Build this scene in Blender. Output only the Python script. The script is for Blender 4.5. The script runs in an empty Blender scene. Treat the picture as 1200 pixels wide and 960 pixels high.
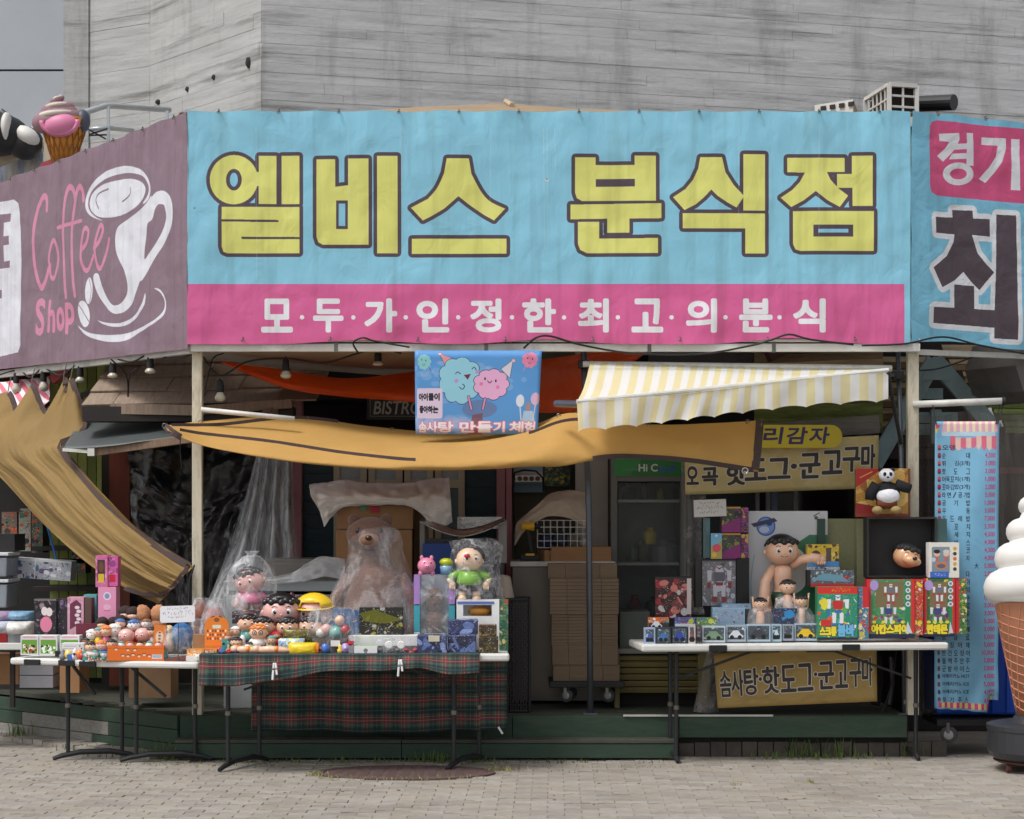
import bpy, math, random
import numpy as np
from mathutils import Vector, Matrix, noise, Euler
from mathutils.geometry import tessellate_polygon
R = math.radians
rnd = random.Random(7)
sc = bpy.context.scene
C = sc.collection
# ---------------------------------------------------------------- camera, sky, light, exposure
FP, EYE = 2333.0, 1.55            # focal length in photo pixels, eye height
cam = bpy.data.cameras.new('camera'); camo = bpy.data.objects.new('camera', cam); C.objects.link(camo)
camo.location = (0, 0, EYE); camo.rotation_euler = (R(90), 0, 0)
cam.sensor_width = 36.0; cam.lens = FP / 1200 * 36; cam.shift_y = 0.1; cam.clip_end = 600; cam.clip_start = .1
sc.camera = camo
wd = bpy.data.worlds.new('World'); sc.world = wd; wd.use_nodes = True
nt = wd.node_tree; nt.nodes.clear()
sky = nt.nodes.new('ShaderNodeTexSky'); sky.sky_type = 'NISHITA'; sky.sun_disc = False
SUN_EL, SUN_ROT = R(60), R(232)
sky.sun_elevation = SUN_EL; sky.sun_rotation = SUN_ROT; sky.dust_density = 4.0; sky.air_density = 1.0; sky.ozone_density = 1.0
hs = nt.nodes.new('ShaderNodeHueSaturation'); hs.inputs['Saturation'].default_value = .3
bgn = nt.nodes.new('ShaderNodeBackground'); bgn.inputs['Strength'].default_value = .13
wo = nt.nodes.new('ShaderNodeOutputWorld')
nt.links.new(sky.outputs[0], hs.inputs['Color']); nt.links.new(hs.outputs[0], bgn.inputs['Color']); nt.links.new(bgn.outputs[0], wo.inputs['Surface'])
sun = bpy.data.lights.new('sun', 'SUN'); sun.energy = 1.5; sun.angle = R(14); sun.color = (1, .97, .93)
suno = bpy.data.objects.new('sun', sun); C.objects.link(suno)
_sd = Vector((math.sin(SUN_ROT) * math.cos(SUN_EL), math.cos(SUN_ROT) * math.cos(SUN_EL), math.sin(SUN_EL)))
suno.rotation_euler = (-_sd).to_track_quat('-Z', 'Y').to_euler()
sc.view_settings.view_transform = 'Standard'; sc.view_settings.look = 'None'
sc.view_settings.exposure = 0.38; sc.view_settings.gamma = 1.0
sc.cycles.max_bounces = 8; sc.cycles.transparent_max_bounces = 24; sc.cycles.use_denoising = True

# ---------------------------------------------------------------- helpers
def W(px, py, D):                 # where photo point (px, py) lies at distance D
    return Vector(((px - 600) * D / FP, D, EYE - (py - 600) * D / FP))
def X(px, D): return (px - 600) * D / FP
def Z(py, D): return EYE - (py - 600) * D / FP
def lin(c):
    return tuple(((v / 255) / 12.92 if v / 255 <= .04045 else ((v / 255 + .055) / 1.055) ** 2.4) for v in c) + (1,)

class G:
    """collects vertices, faces, material slots and uvs for one mesh"""
    def __init__(s): s.v = []; s.f = []; s.m = []; s.uv = []
    def add(s, vs, fs, mi=0, uvs=None):
        b = len(s.v); s.v += [tuple(v) for v in vs]
        for k, f in enumerate(fs):
            s.f.append([b + i for i in f]); s.m.append(mi)
            s.uv.append(uvs[k] if uvs else [(0, 0)] * len(f))
        return s
    def obox(s, c, size, rot=None, mi=0, top=None):
        sx, sy, sz = [d / 2 for d in size]; M = rot.to_matrix() if hasattr(rot, 'to_matrix') else (rot or Matrix.Identity(3))
        tx, ty = top or (1, 1)
        P = [(-sx, -sy, -sz), (sx, -sy, -sz), (sx, sy, -sz), (-sx, sy, -sz), (-sx * tx, -sy * ty, sz), (sx * tx, -sy * ty, sz), (sx * tx, sy * ty, sz), (-sx * tx, sy * ty, sz)]
        P = [Vector(c) + M @ Vector(p) for p in P]
        uq = [(0, 0), (1, 0), (1, 1), (0, 1)]
        return s.add(P, [(0, 3, 2, 1), (4, 5, 6, 7), (0, 1, 5, 4), (1, 2, 6, 5), (2, 3, 7, 6), (3, 0, 4, 7)], mi, [uq] * 6)
    def box(s, x0, x1, y0, y1, z0, z1, mi=0):
        return s.obox(((x0 + x1) / 2, (y0 + y1) / 2, (z0 + z1) / 2), (abs(x1 - x0), abs(y1 - y0), abs(z1 - z0)), None, mi)
    def beam(s, a, b, w, h=None, mi=0, up=(0, 0, 1)):
        a, b = Vector(a), Vector(b); h = h or w; d = b - a; L = d.length; d.normalize(); u = Vector(up)
        if abs(d.dot(u)) > .98: u = Vector((0, 1, 0))
        sd = d.cross(u).normalized(); u = sd.cross(d)
        M = Matrix((d, sd, u)).transposed()
        return s.obox((a + b) / 2, (L, w, h), M, mi)
    def tube(s, pts, r, n=8, mi=0, cap=True):
        pts = [Vector(p) for p in pts]; rs = r if isinstance(r, (list, tuple)) else [r] * len(pts)
        vs = []; prev = None
        for i, p in enumerate(pts):
            d = (pts[min(i + 1, len(pts) - 1)] - pts[max(i - 1, 0)])
            d = d.normalized() if d.length > 1e-9 else Vector((0, 0, 1))
            if prev is None: a = d.orthogonal().normalized()
            else: a = (prev - d * prev.dot(d)); a = a.normalized() if a.length > 1e-6 else d.orthogonal().normalized()
            prev = a; b = d.cross(a)
            for k in range(n):
                t = 2 * math.pi * k / n; vs.append(p + (a * math.cos(t) + b * math.sin(t)) * rs[i])
        fs = [(i * n + k, i * n + (k + 1) % n, (i + 1) * n + (k + 1) % n, (i + 1) * n + k) for i in range(len(pts) - 1) for k in range(n)]
        if cap: fs += [tuple(range(n - 1, -1, -1)), tuple((len(pts) - 1) * n + k for k in range(n))]
        return s.add(vs, fs, mi)
    def ell(s, c, r, rot=None, nu=14, nv=9, mi=0, fn=None):
        if not isinstance(r, (list, tuple)): r = (r, r, r)
        M = rot.to_matrix() if hasattr(rot, 'to_matrix') else (rot or Matrix.Identity(3)); c = Vector(c)
        vs = []
        for j in range(1, nv):
            ph = math.pi * j / nv
            for i in range(nu):
                th = 2 * math.pi * i / nu
                q = Vector((math.sin(ph) * math.cos(th), math.sin(ph) * math.sin(th), math.cos(ph)))
                k = fn(q) if fn else 1
                vs.append(c + M @ Vector((q.x * r[0] * k, q.y * r[1] * k, q.z * r[2] * k)))
        k0 = fn(Vector((0, 0, 1))) if fn else 1; k1 = fn(Vector((0, 0, -1))) if fn else 1
        vs += [c + M @ Vector((0, 0, r[2] * k0)), c + M @ Vector((0, 0, -r[2] * k1))]
        n0 = (nv - 1) * nu
        fs = [(j * nu + i, (j + 1) * nu + i, (j + 1) * nu + (i + 1) % nu, j * nu + (i + 1) % nu) for j in range(nv - 2) for i in range(nu)]
        fs += [(n0, i, (i + 1) % nu) for i in range(nu)] + [(n0 + 1, (nv - 2) * nu + (i + 1) % nu, (nv - 2) * nu + i) for i in range(nu)]
        return s.add(vs, fs, mi)
    def lathe(s, prof, c=(0, 0, 0), n=20, mi=0, rot=None, fn=None):
        M = rot.to_matrix() if hasattr(rot, 'to_matrix') else (rot or Matrix.Identity(3)); c = Vector(c); vs = []
        for j, (r, z) in enumerate(prof):
            for i in range(n):
                th = 2 * math.pi * i / n; rr = r * (fn(th, z) if fn else 1)
                vs.append(c + M @ Vector((rr * math.cos(th), rr * math.sin(th), z)))
        fs = [(j * n + i, j * n + (i + 1) % n, (j + 1) * n + (i + 1) % n, (j + 1) * n + i) for j in range(len(prof) - 1) for i in range(n)]
        fs += [tuple(range(n - 1, -1, -1)), tuple((len(prof) - 1) * n + k for k in range(n))]
        return s.add(vs, fs, mi)
    def prism(s, poly, thick, fr, mi=0, uvbox=None):
        """2-D polygon list (a, b) -> fr(a, b, depth) point; depth 0 and thick"""
        n = len(poly); P = [fr(a, b, 0) for a, b in poly] + [fr(a, b, thick) for a, b in poly]
        tr = tessellate_polygon([[Vector((a, b, 0)) for a, b in poly]])
        fs = [tuple(t) for t in tr] + [tuple(n + i for i in reversed(t)) for t in tr]
        fs += [(i, n + i, n + (i + 1) % n, (i + 1) % n) for i in range(n)]
        return s.add(P, fs, mi)
    def quad(s, a, b, c, d, mi=0):
        return s.add([a, b, c, d], [(0, 1, 2, 3)], mi, [[(0, 0), (1, 0), (1, 1), (0, 1)]])
    def grid(s, fn, nu, nv, mi=0, closed=False):
        """fn(u, v) u,v in 0..1; uv = (u, v)"""
        b = [fn(i / nu, j / nv) for j in range(nv + 1) for i in range(nu + 1)]
        fs = []; uvs = []
        for j in range(nv):
            for i in range(nu):
                a = j * (nu + 1) + i; fs.append((a, a + 1, a + nu + 2, a + nu + 1))
                uvs.append([(i / nu, j / nv), ((i + 1) / nu, j / nv), ((i + 1) / nu, (j + 1) / nv), (i / nu, (j + 1) / nv)])
        return s.add(b, fs, mi, uvs)
    def obj(s, name, mats, parent=None, smooth=False, bev=0, solid=0):
        me = bpy.data.meshes.new(name); me.from_pydata(s.v, [], s.f)
        uvl = me.uv_layers.new(name='UVMap')
        flat = [c for f in s.uv for p in f for c in p]
        uvl.data.foreach_set('uv', flat)
        mats = mats if isinstance(mats, (list, tuple)) else [mats]
        for m in mats: me.materials.append(m)
        if len(mats) > 1: me.polygons.foreach_set('material_index', s.m)
        if smooth: me.polygons.foreach_set('use_smooth', [True] * len(me.polygons))
        me.validate(); me.update()
        o = bpy.data.objects.new(name, me); C.objects.link(o)
        if parent: par(o, parent)
        if solid:
            md = o.modifiers.new('thickness', 'SOLIDIFY'); md.thickness = solid; md.offset = 0
        if bev:
            md = o.modifiers.new('edge', 'BEVEL'); md.width = bev; md.segments = 2; md.limit_method = 'ANGLE'; md.angle_limit = R(40)
        return o
def par(o, p):
    o.parent = p
    if p.parent is None and p.type == 'EMPTY':
        o.matrix_parent_inverse = (Matrix.Translation(p.location) @ p.rotation_euler.to_matrix().to_4x4()).inverted()
def thing(name, label, cat, loc=(0, 0, 0), rz=0, group=None):
    o = bpy.data.objects.new(name, None); C.objects.link(o); o.empty_display_size = .1
    o.location = loc; o.rotation_euler = (0, 0, rz); o['label'] = label; o['category'] = cat
    if group: o['group'] = group
    return o
def tag(o, label, cat, group=None):
    o['label'] = label; o['category'] = cat
    if group: o['group'] = group
    return o
def struct(o, kind='structure'): o['kind'] = kind; return o
def dup(root, loc, rz=None, label=None, group=None, scale=None):
    r = root.copy(); C.objects.link(r); r.location = loc
    if rz is not None: r.rotation_euler = (0, 0, rz)
    if scale: r.scale = scale if isinstance(scale, tuple) else (scale,) * 3
    if label: r['label'] = label
    if group: r['group'] = group
    def rec(src, dst):
        for ch in list(src.children):
            if ch.name in C.objects:
                c = ch.copy(); C.objects.link(c); c.parent = dst; rec(ch, c)
    rec(root, r)
    return r
def cr(pts, t):
    """Catmull-Rom through pts, t in 0..1"""
    n = len(pts) - 1; x = min(max(t, 0), 1) * n; i = min(int(x), n - 1); u = x - i
    p = [Vector(pts[min(max(i + k, 0), n)]) for k in (-1, 0, 1, 2)]
    return .5 * ((2 * p[1]) + (-p[0] + p[2]) * u + (2 * p[0] - 5 * p[1] + 4 * p[2] - p[3]) * u * u + (-p[0] + 3 * p[1] - 3 * p[2] + p[3]) * u ** 3)
def PW(rows): return [[W(*p) for p in r] for r in rows]
def loft(rows, nu, nv, wr=0, ws=6, stretch=(1, 1), seed=0, fold=None):
    """cloth through rows of world points, wrinkled along its normal"""
    g = G(); off = Vector((seed * 7.3, seed * 3.1, 0))
    def f(u, v):
        col = [cr(r, u) for r in rows]; p = cr(col, v)
        if wr:
            q = Vector((u * stretch[0] * ws, v * stretch[1] * ws, 0)) + off
            n1 = noise.noise(q) + .5 * noise.noise(q * 2.3) + .25 * noise.noise(q * 5)
            p = p + Vector((0, -1, .2)) * n1 * wr
        if fold: p = p + fold(u, v)
        return p
    return g.grid(f, nu, nv)

# ---------------------------------------------------------------- materials
_mc = {}
def M(name, col, rough=.6, var=.12, scale=6, bump=0, bs=60, metal=0, dirt=0, dcol=(60, 55, 48), ds=3, alpha=1, stretch=(1, 1, 1), coat=0, spec=.5, transl=0, film=None, sheen=0, world=False):
    key = name
    if key in _mc: return _mc[key]
    m = bpy.data.materials.new(name); m.use_nodes = True; n = m.node_tree.nodes; L = m.node_tree.links
    b = n['Principled BSDF']; out = n['Material Output']
    tc = n.new('ShaderNodeTexCoord'); mp = n.new('ShaderNodeMapping'); mp.inputs['Scale'].default_value = stretch
    L.new(n.new('ShaderNodeNewGeometry').outputs['Position'] if world else tc.outputs['Object'], mp.inputs[0])
    src = None
    def mix(a, bcol, fac):
        x = n.new('ShaderNodeMix'); x.data_type = 'RGBA'
        if hasattr(a, 'links') or hasattr(a, 'node'): L.new(a, x.inputs[6])
        else: x.inputs[6].default_value = a
        if hasattr(bcol, 'node'): L.new(bcol, x.inputs[7])
        else: x.inputs[7].default_value = bcol
        L.new(fac, x.inputs[0]); return x.outputs[2]
    def nz(sc_, det=5, ro=.6, lo=None, hi=None):
        t = n.new('ShaderNodeTexNoise'); t.inputs['Scale'].default_value = sc_; t.inputs['Detail'].default_value = det; t.inputs['Roughness'].default_value = ro
        L.new(mp.outputs[0], t.inputs['Vector'])
        if lo is None: return t.outputs['Fac']
        r = n.new('ShaderNodeMapRange'); r.inputs[1].default_value = lo; r.inputs[2].default_value = hi; L.new(t.outputs['Fac'], r.inputs[0]); return r.outputs[0]
    c = lin(col)
    if callable(film): src = film(n, L, mp)
    else:
        c0 = tuple(min(1, v * (1 + var)) for v in c[:3]) + (1,); c1 = tuple(v * (1 - var) for v in c[:3]) + (1,)
        src = mix(c0, c1, nz(scale, lo=.3, hi=.7))
    if dirt:
        d = nz(ds, 8, .7, .5, .75); mm = n.new('ShaderNodeMath'); mm.operation = 'MULTIPLY'; mm.inputs[1].default_value = dirt; L.new(d, mm.inputs[0])
        src = mix(src, lin(dcol), mm.outputs[0])
    L.new(src, b.inputs['Base Color'])
    b.inputs['Roughness'].default_value = rough; b.inputs['Metallic'].default_value = metal
    b.inputs['Specular IOR Level'].default_value = spec
    if coat: b.inputs['Coat Weight'].default_value = coat; b.inputs['Coat Roughness'].default_value = .1
    if sheen: b.inputs['Sheen Weight'].default_value = sheen
    if bump:
        bn = n.new('ShaderNodeBump'); bn.inputs['Strength'].default_value = 1; bn.inputs['Distance'].default_value = bump
        L.new(nz(bs, 6, .65), bn.inputs['Height']); L.new(bn.outputs[0], b.inputs['Normal'])
    if transl:
        tr = n.new('ShaderNodeBsdfTranslucent'); L.new(src, tr.inputs['Color']); ms = n.new('ShaderNodeMixShader'); ms.inputs[0].default_value = transl
        L.new(b.outputs[0], ms.inputs[1]); L.new(tr.outputs[0], ms.inputs[2]); L.new(ms.outputs[0], out.inputs['Surface'])
    _mc[key] = m
    return m
def film(name, tint=(225, 228, 232), base=.12, streak=.5, scale=9, stretch=(1, 1, 1), rough=.15, lo=.5, hi=.75):
    """clear plastic sheet: see-through with whitish creases"""
    if name in _mc: return _mc[name]
    m = bpy.data.materials.new(name); m.use_nodes = True; n = m.node_tree.nodes; L = m.node_tree.links
    b = n['Principled BSDF']; out = n['Material Output']; b.inputs['Base Color'].default_value = lin(tint); b.inputs['Roughness'].default_value = rough
    tc = n.new('ShaderNodeTexCoord'); mp = n.new('ShaderNodeMapping'); mp.inputs['Scale'].default_value = stretch; L.new(tc.outputs['Object'], mp.inputs[0])
    t = n.new('ShaderNodeTexNoise'); t.inputs['Scale'].default_value = scale; t.inputs['Detail'].default_value = 6; t.inputs['Roughness'].default_value = .7; t.inputs['Distortion'].default_value = .8
    L.new(mp.outputs[0], t.inputs['Vector'])
    r = n.new('ShaderNodeMapRange'); r.inputs[1].default_value = lo; r.inputs[2].default_value = hi; r.inputs[3].default_value = base; r.inputs[4].default_value = base + streak; L.new(t.outputs['Fac'], r.inputs[0])
    bn = n.new('ShaderNodeBump'); bn.inputs['Distance'].default_value = .01; L.new(t.outputs['Fac'], bn.inputs['Height']); L.new(bn.outputs[0], b.inputs['Normal'])
    tp = n.new('ShaderNodeBsdfTransparent'); ms = n.new('ShaderNodeMixShader')
    L.new(r.outputs[0], ms.inputs[0]); L.new(tp.outputs[0], ms.inputs[1]); L.new(b.outputs[0], ms.inputs[2]); L.new(ms.outputs[0], out.inputs['Surface'])
    _mc[name] = m; return m

# ---------------------------------------------------------------- flat print: drawn here, pixel by pixel
_tx = {}; _gt = {}
def glyph(txt):
    """outline edges of a piece of text, box-normalised, y down"""
    if txt in _tx: return _tx[txt]
    if 'o' not in _gt:
        cu = bpy.data.curves.new('glyph', 'FONT'); cu.resolution_u = 4; _gt['o'] = bpy.data.objects.new('glyph', cu)
    o = _gt['o']; o.data.body = txt; me = o.to_mesh()
    V = np.array([v.co[:2] for v in me.vertices], dtype=float); cnt = {}
    for p in me.polygons:
        for e in p.edge_keys: cnt[e] = cnt.get(e, 0) + 1
    E = np.array([[V[a], V[b]] for (a, b), k in cnt.items() if k == 1])
    o.to_mesh_clear()
    mn = E.reshape(-1, 2).min(0); mx = E.reshape(-1, 2).max(0)
    E = (E - mn) / (mx - mn); E[..., 1] = 1 - E[..., 1]
    _tx[txt] = (E, (mx - mn)[0] / (mx - mn)[1]); return _tx[txt]
def circ(cx, cy, rx, ry=None, rot=0, n=40, a0=0, a1=360):
    ry = ry or rx; t = np.radians(np.linspace(a0, a1, n, endpoint=(a1 - a0 != 360))); x = rx * np.cos(t); y = ry * np.sin(t); c, s = math.cos(R(rot)), math.sin(R(rot))
    return np.stack([cx + x * c - y * s, cy + x * s + y * c], 1)
def rrect(x0, y0, x1, y1, r):
    P = []
    for cx, cy, a in ((x1 - r, y0 + r, -90), (x1 - r, y1 - r, 0), (x0 + r, y1 - r, 90), (x0 + r, y0 + r, 180)): P.append(circ(cx, cy, r, n=7, a0=a, a1=a + 90))
    return np.concatenate(P)
def spl(pts, n=8):
    P = [(*p, 0) for p in pts]; k = (len(P) - 1) * n
    return np.array([cr(P, i / k)[:2] for i in range(k + 1)])
def scribble(cv, x0, x1, y, h, col, seed=0, step=1.0):
    """handwriting too small to read: a row of tiny strokes"""
    r = random.Random(seed); x = x0
    while x < x1:
        for _ in range(3): a = (x + r.uniform(0, step), y + r.uniform(0, h)); cv.line([a, (a[0] + r.uniform(-.5, .5) * step, a[1] + r.uniform(-.4, .4) * h)], .35, col)
        x += step * (1.25 if r.random() < .85 else 2)
class Cv:
    def __init__(s, x0, y0, x1, y1, S=3, bg=(255, 255, 255), T=None, size=None):
        s.x0, s.y0, s.S = x0, y0, S
        s.T = T or (lambda p: (np.asarray(p, float) - (x0, y0)) * S)
        s.w, s.h = size or (int(round((x1 - x0) * S)), int(round((y1 - y0) * S)))
        s.a = np.empty((s.h, s.w, 3), np.float32); s.a[:] = np.array(bg, np.float32) / 255
    def edges(s, P):
        P = s.T(np.asarray(P, float)); return np.stack([P, np.roll(P, -1, 0)], 1)
    def mask(s, E, pad=0):
        q = E.reshape(-1, 2); x0, y0 = np.floor(q.min(0)).astype(int) - pad - 1; x1, y1 = np.ceil(q.max(0)).astype(int) + pad + 1
        x0, y0, x1, y1 = max(x0, 0), max(y0, 0), min(x1, s.w), min(y1, s.h)
        if x1 <= x0 or y1 <= y0: return None
        m = np.zeros((y1 - y0, x1 - x0), bool); X_ = np.arange(x0, x1) + .5
        for (ax, ay), (bx, by) in E:
            if ay == by: continue
            if ay > by: ax, ay, bx, by = bx, by, ax, ay
            r0 = max(int(math.ceil(ay - .5)), y0); r1 = min(int(math.ceil(by - .5)), y1)
            if r1 <= r0: continue
            ys = np.arange(r0, r1) + .5; xi = ax + (ys - ay) * (bx - ax) / (by - ay)
            m[r0 - y0:r1 - y0] ^= X_[None, :] < xi[:, None]
        return m, x0, y0
    def put(s, mk, col, al=1):
        if mk is None: return
        m, x0, y0 = mk; h, w = m.shape; v = s.a[y0:y0 + h, x0:x0 + w]
        k = (m * al)[..., None].astype(np.float32); v[:] = v * (1 - k) + k * np.array(col, np.float32) / 255
    def grow(s, mk, r):
        if mk is None or r < 1: return mk
        m, x0, y0 = mk; r = int(round(r)); h, w = m.shape; o = np.zeros_like(m)
        cs = np.concatenate([np.zeros((h, 1), int), np.cumsum(m, 1)], 1)
        for dy in range(-r, r + 1):
            dx = int(math.sqrt(r * r - dy * dy)); lo = np.clip(np.arange(w) - dx, 0, w); hi = np.clip(np.arange(w) + dx + 1, 0, w)
            d = (cs[:, hi] - cs[:, lo]) > 0
            a, b = max(0, dy), min(h, h + dy); o[a:b] |= d[a - dy:b - dy]
        return o, x0, y0
    def poly(s, P, col, al=1, out=None):
        """out = (px, colour) outline"""
        E = np.concatenate([s.edges(p) for p in P]) if isinstance(P, list) and len(np.shape(P[0])) == 2 else s.edges(P)
        if out: s.put(s.grow(s.mask(E, int(out[0]) + 2), out[0]), out[1])
        if col is not None: s.put(s.mask(E), col, al)
    def rect(s, x0, y0, x1, y1, col, al=1): s.poly([(x0, y0), (x1, y0), (x1, y1), (x0, y1)], col, al)
    def line(s, pts, w, col, al=1):
        pts = np.asarray(pts, float); tot = None
        Q = s.T(pts); k = np.linalg.norm(s.T(pts[:1] + [[0, 1.]]) - s.T(pts[:1])) * w / 2
        mn = np.floor(Q.min(0) - k - 1).astype(int); mx = np.ceil(Q.max(0) + k + 1).astype(int)
        x0, y0, x1, y1 = max(mn[0], 0), max(mn[1], 0), min(mx[0], s.w), min(mx[1], s.h)
        if x1 <= x0 or y1 <= y0: return
        yy, xx = np.mgrid[y0:y1, x0:x1] + .5; m = np.zeros(xx.shape, bool)
        for a, b in zip(Q[:-1], Q[1:]):
            d = b - a; L2 = max(d @ d, 1e-9); t = np.clip(((xx - a[0]) * d[0] + (yy - a[1]) * d[1]) / L2, 0, 1)
            m |= (xx - a[0] - t * d[0]) ** 2 + (yy - a[1] - t * d[1]) ** 2 <= k * k
        s.put((m, x0, y0), col, al)
    def text(s, t, x0, y0, x1, y1, col, bold=0, out=None, skew=0, al=1):
        E, asp = glyph(t); P = E.reshape(-1, 2).copy()
        P = np.stack([x0 + P[:, 0] * (x1 - x0) + (1 - P[:, 1]) * skew, y0 + P[:, 1] * (y1 - y0)], 1)
        Q = s.T(P).reshape(-1, 2, 2); pad = int(bold + (out[0] if out else 0)) + 2
        m = s.mask(Q, pad); m = s.grow(m, bold)
        if out: s.put(s.grow(m, out[0]), out[1])
        s.put(m, col, al)
    def grime(s, amt=.06, sc_=(60, 8), seed=1, tint=(.75, .72, .65)):
        """weathering of the print itself: faint irregular stains"""
        r = np.random.RandomState(seed); k = np.zeros((s.h, s.w), np.float32)
        for o in range(3):
            gy, gx = max(2, int(s.h / (sc_[0] / 2 ** o))), max(2, int(s.w / (sc_[1] / 2 ** o)))
            gx = min(gx, s.w); gy = min(gy, s.h)
            q = r.rand(gy + 1, gx + 1).astype(np.float32); yi = np.linspace(0, gy - 1e-3, s.h); xi = np.linspace(0, gx - 1e-3, s.w)
            y_, x_ = yi.astype(int), xi.astype(int); fy, fx = (yi - y_)[:, None], (xi - x_)[None]
            k += (q[y_][:, x_] * (1 - fy) * (1 - fx) + q[y_ + 1][:, x_] * fy * (1 - fx) + q[y_][:, x_ + 1] * (1 - fy) * fx + q[y_ + 1][:, x_ + 1] * fy * fx) / 2 ** o
        k = np.clip((k / 1.75 - .5) * 3, 0, 1)[..., None] * amt
        s.a[:] = s.a * (1 - k) + s.a * np.array(tint, np.float32) * k
    def mat(s, name, rough=.45, bump=.0, bs=30, transl=0, coat=0, stretch=(1, 1, 1)):
        im = bpy.data.images.new(name, s.w, s.h); px = np.ones((s.h, s.w, 4), np.float32); px[..., :3] = s.a[::-1]
        im.pixels.foreach_set(px.ravel()); im.update(); im.pack()
        m = bpy.data.materials.new(name); m.use_nodes = True; n = m.node_tree.nodes; L = m.node_tree.links; b = n['Principled BSDF']
        t = n.new('ShaderNodeTexImage'); t.image = im; t.extension = 'EXTEND'; L.new(t.outputs[0], b.inputs['Base Color'])
        b.inputs['Roughness'].default_value = rough
        if coat: b.inputs['Coat Weight'].default_value = coat; b.inputs['Coat Roughness'].default_value = .15
        if bump:
            tc = n.new('ShaderNodeTexCoord'); mp = n.new('ShaderNodeMapping'); mp.inputs['Scale'].default_value = stretch; L.new(tc.outputs['Object'], mp.inputs[0])
            z = n.new('ShaderNodeTexNoise'); z.inputs['Scale'].default_value = bs; z.inputs['Detail'].default_value = 5; z.inputs['Distortion'].default_value = .6; L.new(mp.outputs[0], z.inputs['Vector'])
            bn = n.new('ShaderNodeBump'); bn.inputs['Distance'].default_value = bump; L.new(z.outputs['Fac'], bn.inputs['Height']); L.new(bn.outputs[0], b.inputs['Normal'])
        if transl:
            tr = n.new('ShaderNodeBsdfTranslucent'); L.new(t.outputs[0], tr.inputs['Color']); ms = n.new('ShaderNodeMixShader'); ms.inputs[0].default_value = transl
            L.new(b.outputs[0], ms.inputs[1]); L.new(tr.outputs[0], ms.inputs[2]); L.new(ms.outputs[0], n['Material Output'].inputs['Surface'])
        return m
# ================================================================= SETTING
DK = .265                                    # deck height
FD = 12.6                                    # deck front edge distance
rnd = random.Random(11)
m_soil = M('paver joints', (132, 124, 114), .95, .2, 3, .004, 90)
pv = [M('paver %s' % k, c, .85, .10, 14, .0015, 160, dirt=.55, dcol=(104, 97, 86), ds=1.3, world=True) for k, c in
      (('grey', (144, 138, 130)), ('warm', (147, 139, 127)), ('pale', (150, 145, 137)), ('dull', (137, 131, 123)))]
g = G(); g.add([(-120, -40, -.005), (120, -40, -.005), (120, 160, -.005), (-120, 160, -.005)], [(0, 1, 2, 3)])
ground = struct(g.obj('ground', m_soil))
def paver_mesh(m, s):
    r = random.Random(s); L_, Wd, jg, gp = .178, .088, .014, .0017
    lo = [(0, 0), (.25, jg), (.5, 0), (.75, jg), (1, 0)]
    P = [(gp + a * (L_ - 2 * gp), b + gp) for a, b in lo] + [(gp + a * (L_ - 2 * gp), b + Wd - gp) for a, b in reversed(lo)]
    P = [(x - L_ / 2 + r.uniform(-.001, .001), y - Wd / 2) for x, y in P]
    g = G(); n = len(P); ins = [(x * .975, y * .94) for x, y in P]
    vs = [(x, y, -.012) for x, y in P] + [(x, y, -.002) for x, y in P] + [(x, y, 0) for x, y in ins]
    fs = [(i, (i + 1) % n, n + (i + 1) % n, n + i) for i in range(n)] + [(n + i, n + (i + 1) % n, 2 * n + (i + 1) % n, 2 * n + i) for i in range(n)]
    fs += [tuple(2 * n + i for i in (0, 1, 8, 9)), tuple(2 * n + i for i in (1, 2, 7, 8)), tuple(2 * n + i for i in (2, 3, 6, 7)), tuple(2 * n + i for i in (3, 4, 5, 6))]
    g.add(vs, fs); return g
protos = []
for k in range(8):
    o = paver_mesh(pv[k % 4], k).obj('paver', pv[k % 4]); protos.append(o.data); bpy.data.objects.remove(o)
rest = G(); cnt = 0; tilt = R(-1.2)
hole = (X(475, 11.75), 11.83)
cells = []
for j in range(-20, 42):
    for i in range(-32, 33):
        x = i * .178 + (.089 if j % 2 else 0); y = 9.98 + (j + .5) * .088
        xx, yy = x * math.cos(tilt) - (y - 10) * math.sin(tilt), 10 + x * math.sin(tilt) + (y - 10) * math.cos(tilt)
        if yy > 12.72 and xx > -2.1: continue
        if xx < -1.9 and (xx + 2.08) * 1.3 + (yy - 12.6) * 1.495 > -.16: continue
        if ((xx - hole[0]) / .56) ** 2 + ((yy - hole[1]) / .34) ** 2 < 1: continue
        cells.append((yy, xx))
cells.sort()
seen = [c for c in cells if c[0] > 9.99 and abs(c[1]) < c[0] * .262]
near = set(seen[:285])
for yy, xx in cells:
    zz = rnd.gauss(0, .0012) + .003 * noise.noise((xx * .9, yy * .9, 0)); tx, ty = rnd.gauss(0, .004), rnd.gauss(0, .006)
    k = rnd.randrange(8)
    if (yy, xx) in near:
        o = bpy.data.objects.new('paver', protos[k]); C.objects.link(o); o.parent = ground
        o.location = (xx, yy, zz); o.rotation_euler = (ty, tx, tilt + rnd.gauss(0, .004))
    else:
        me = protos[k]; Mx = Matrix.Translation((xx, yy, zz)) @ Euler((ty, tx, tilt)).to_matrix().to_4x4()
        rest.add([Mx @ v.co for v in me.vertices], [tuple(p.vertices) for p in me.polygons], k % 4)
o = rest.obj('paving', pv, ground); o['kind'] = 'stuff'
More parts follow.
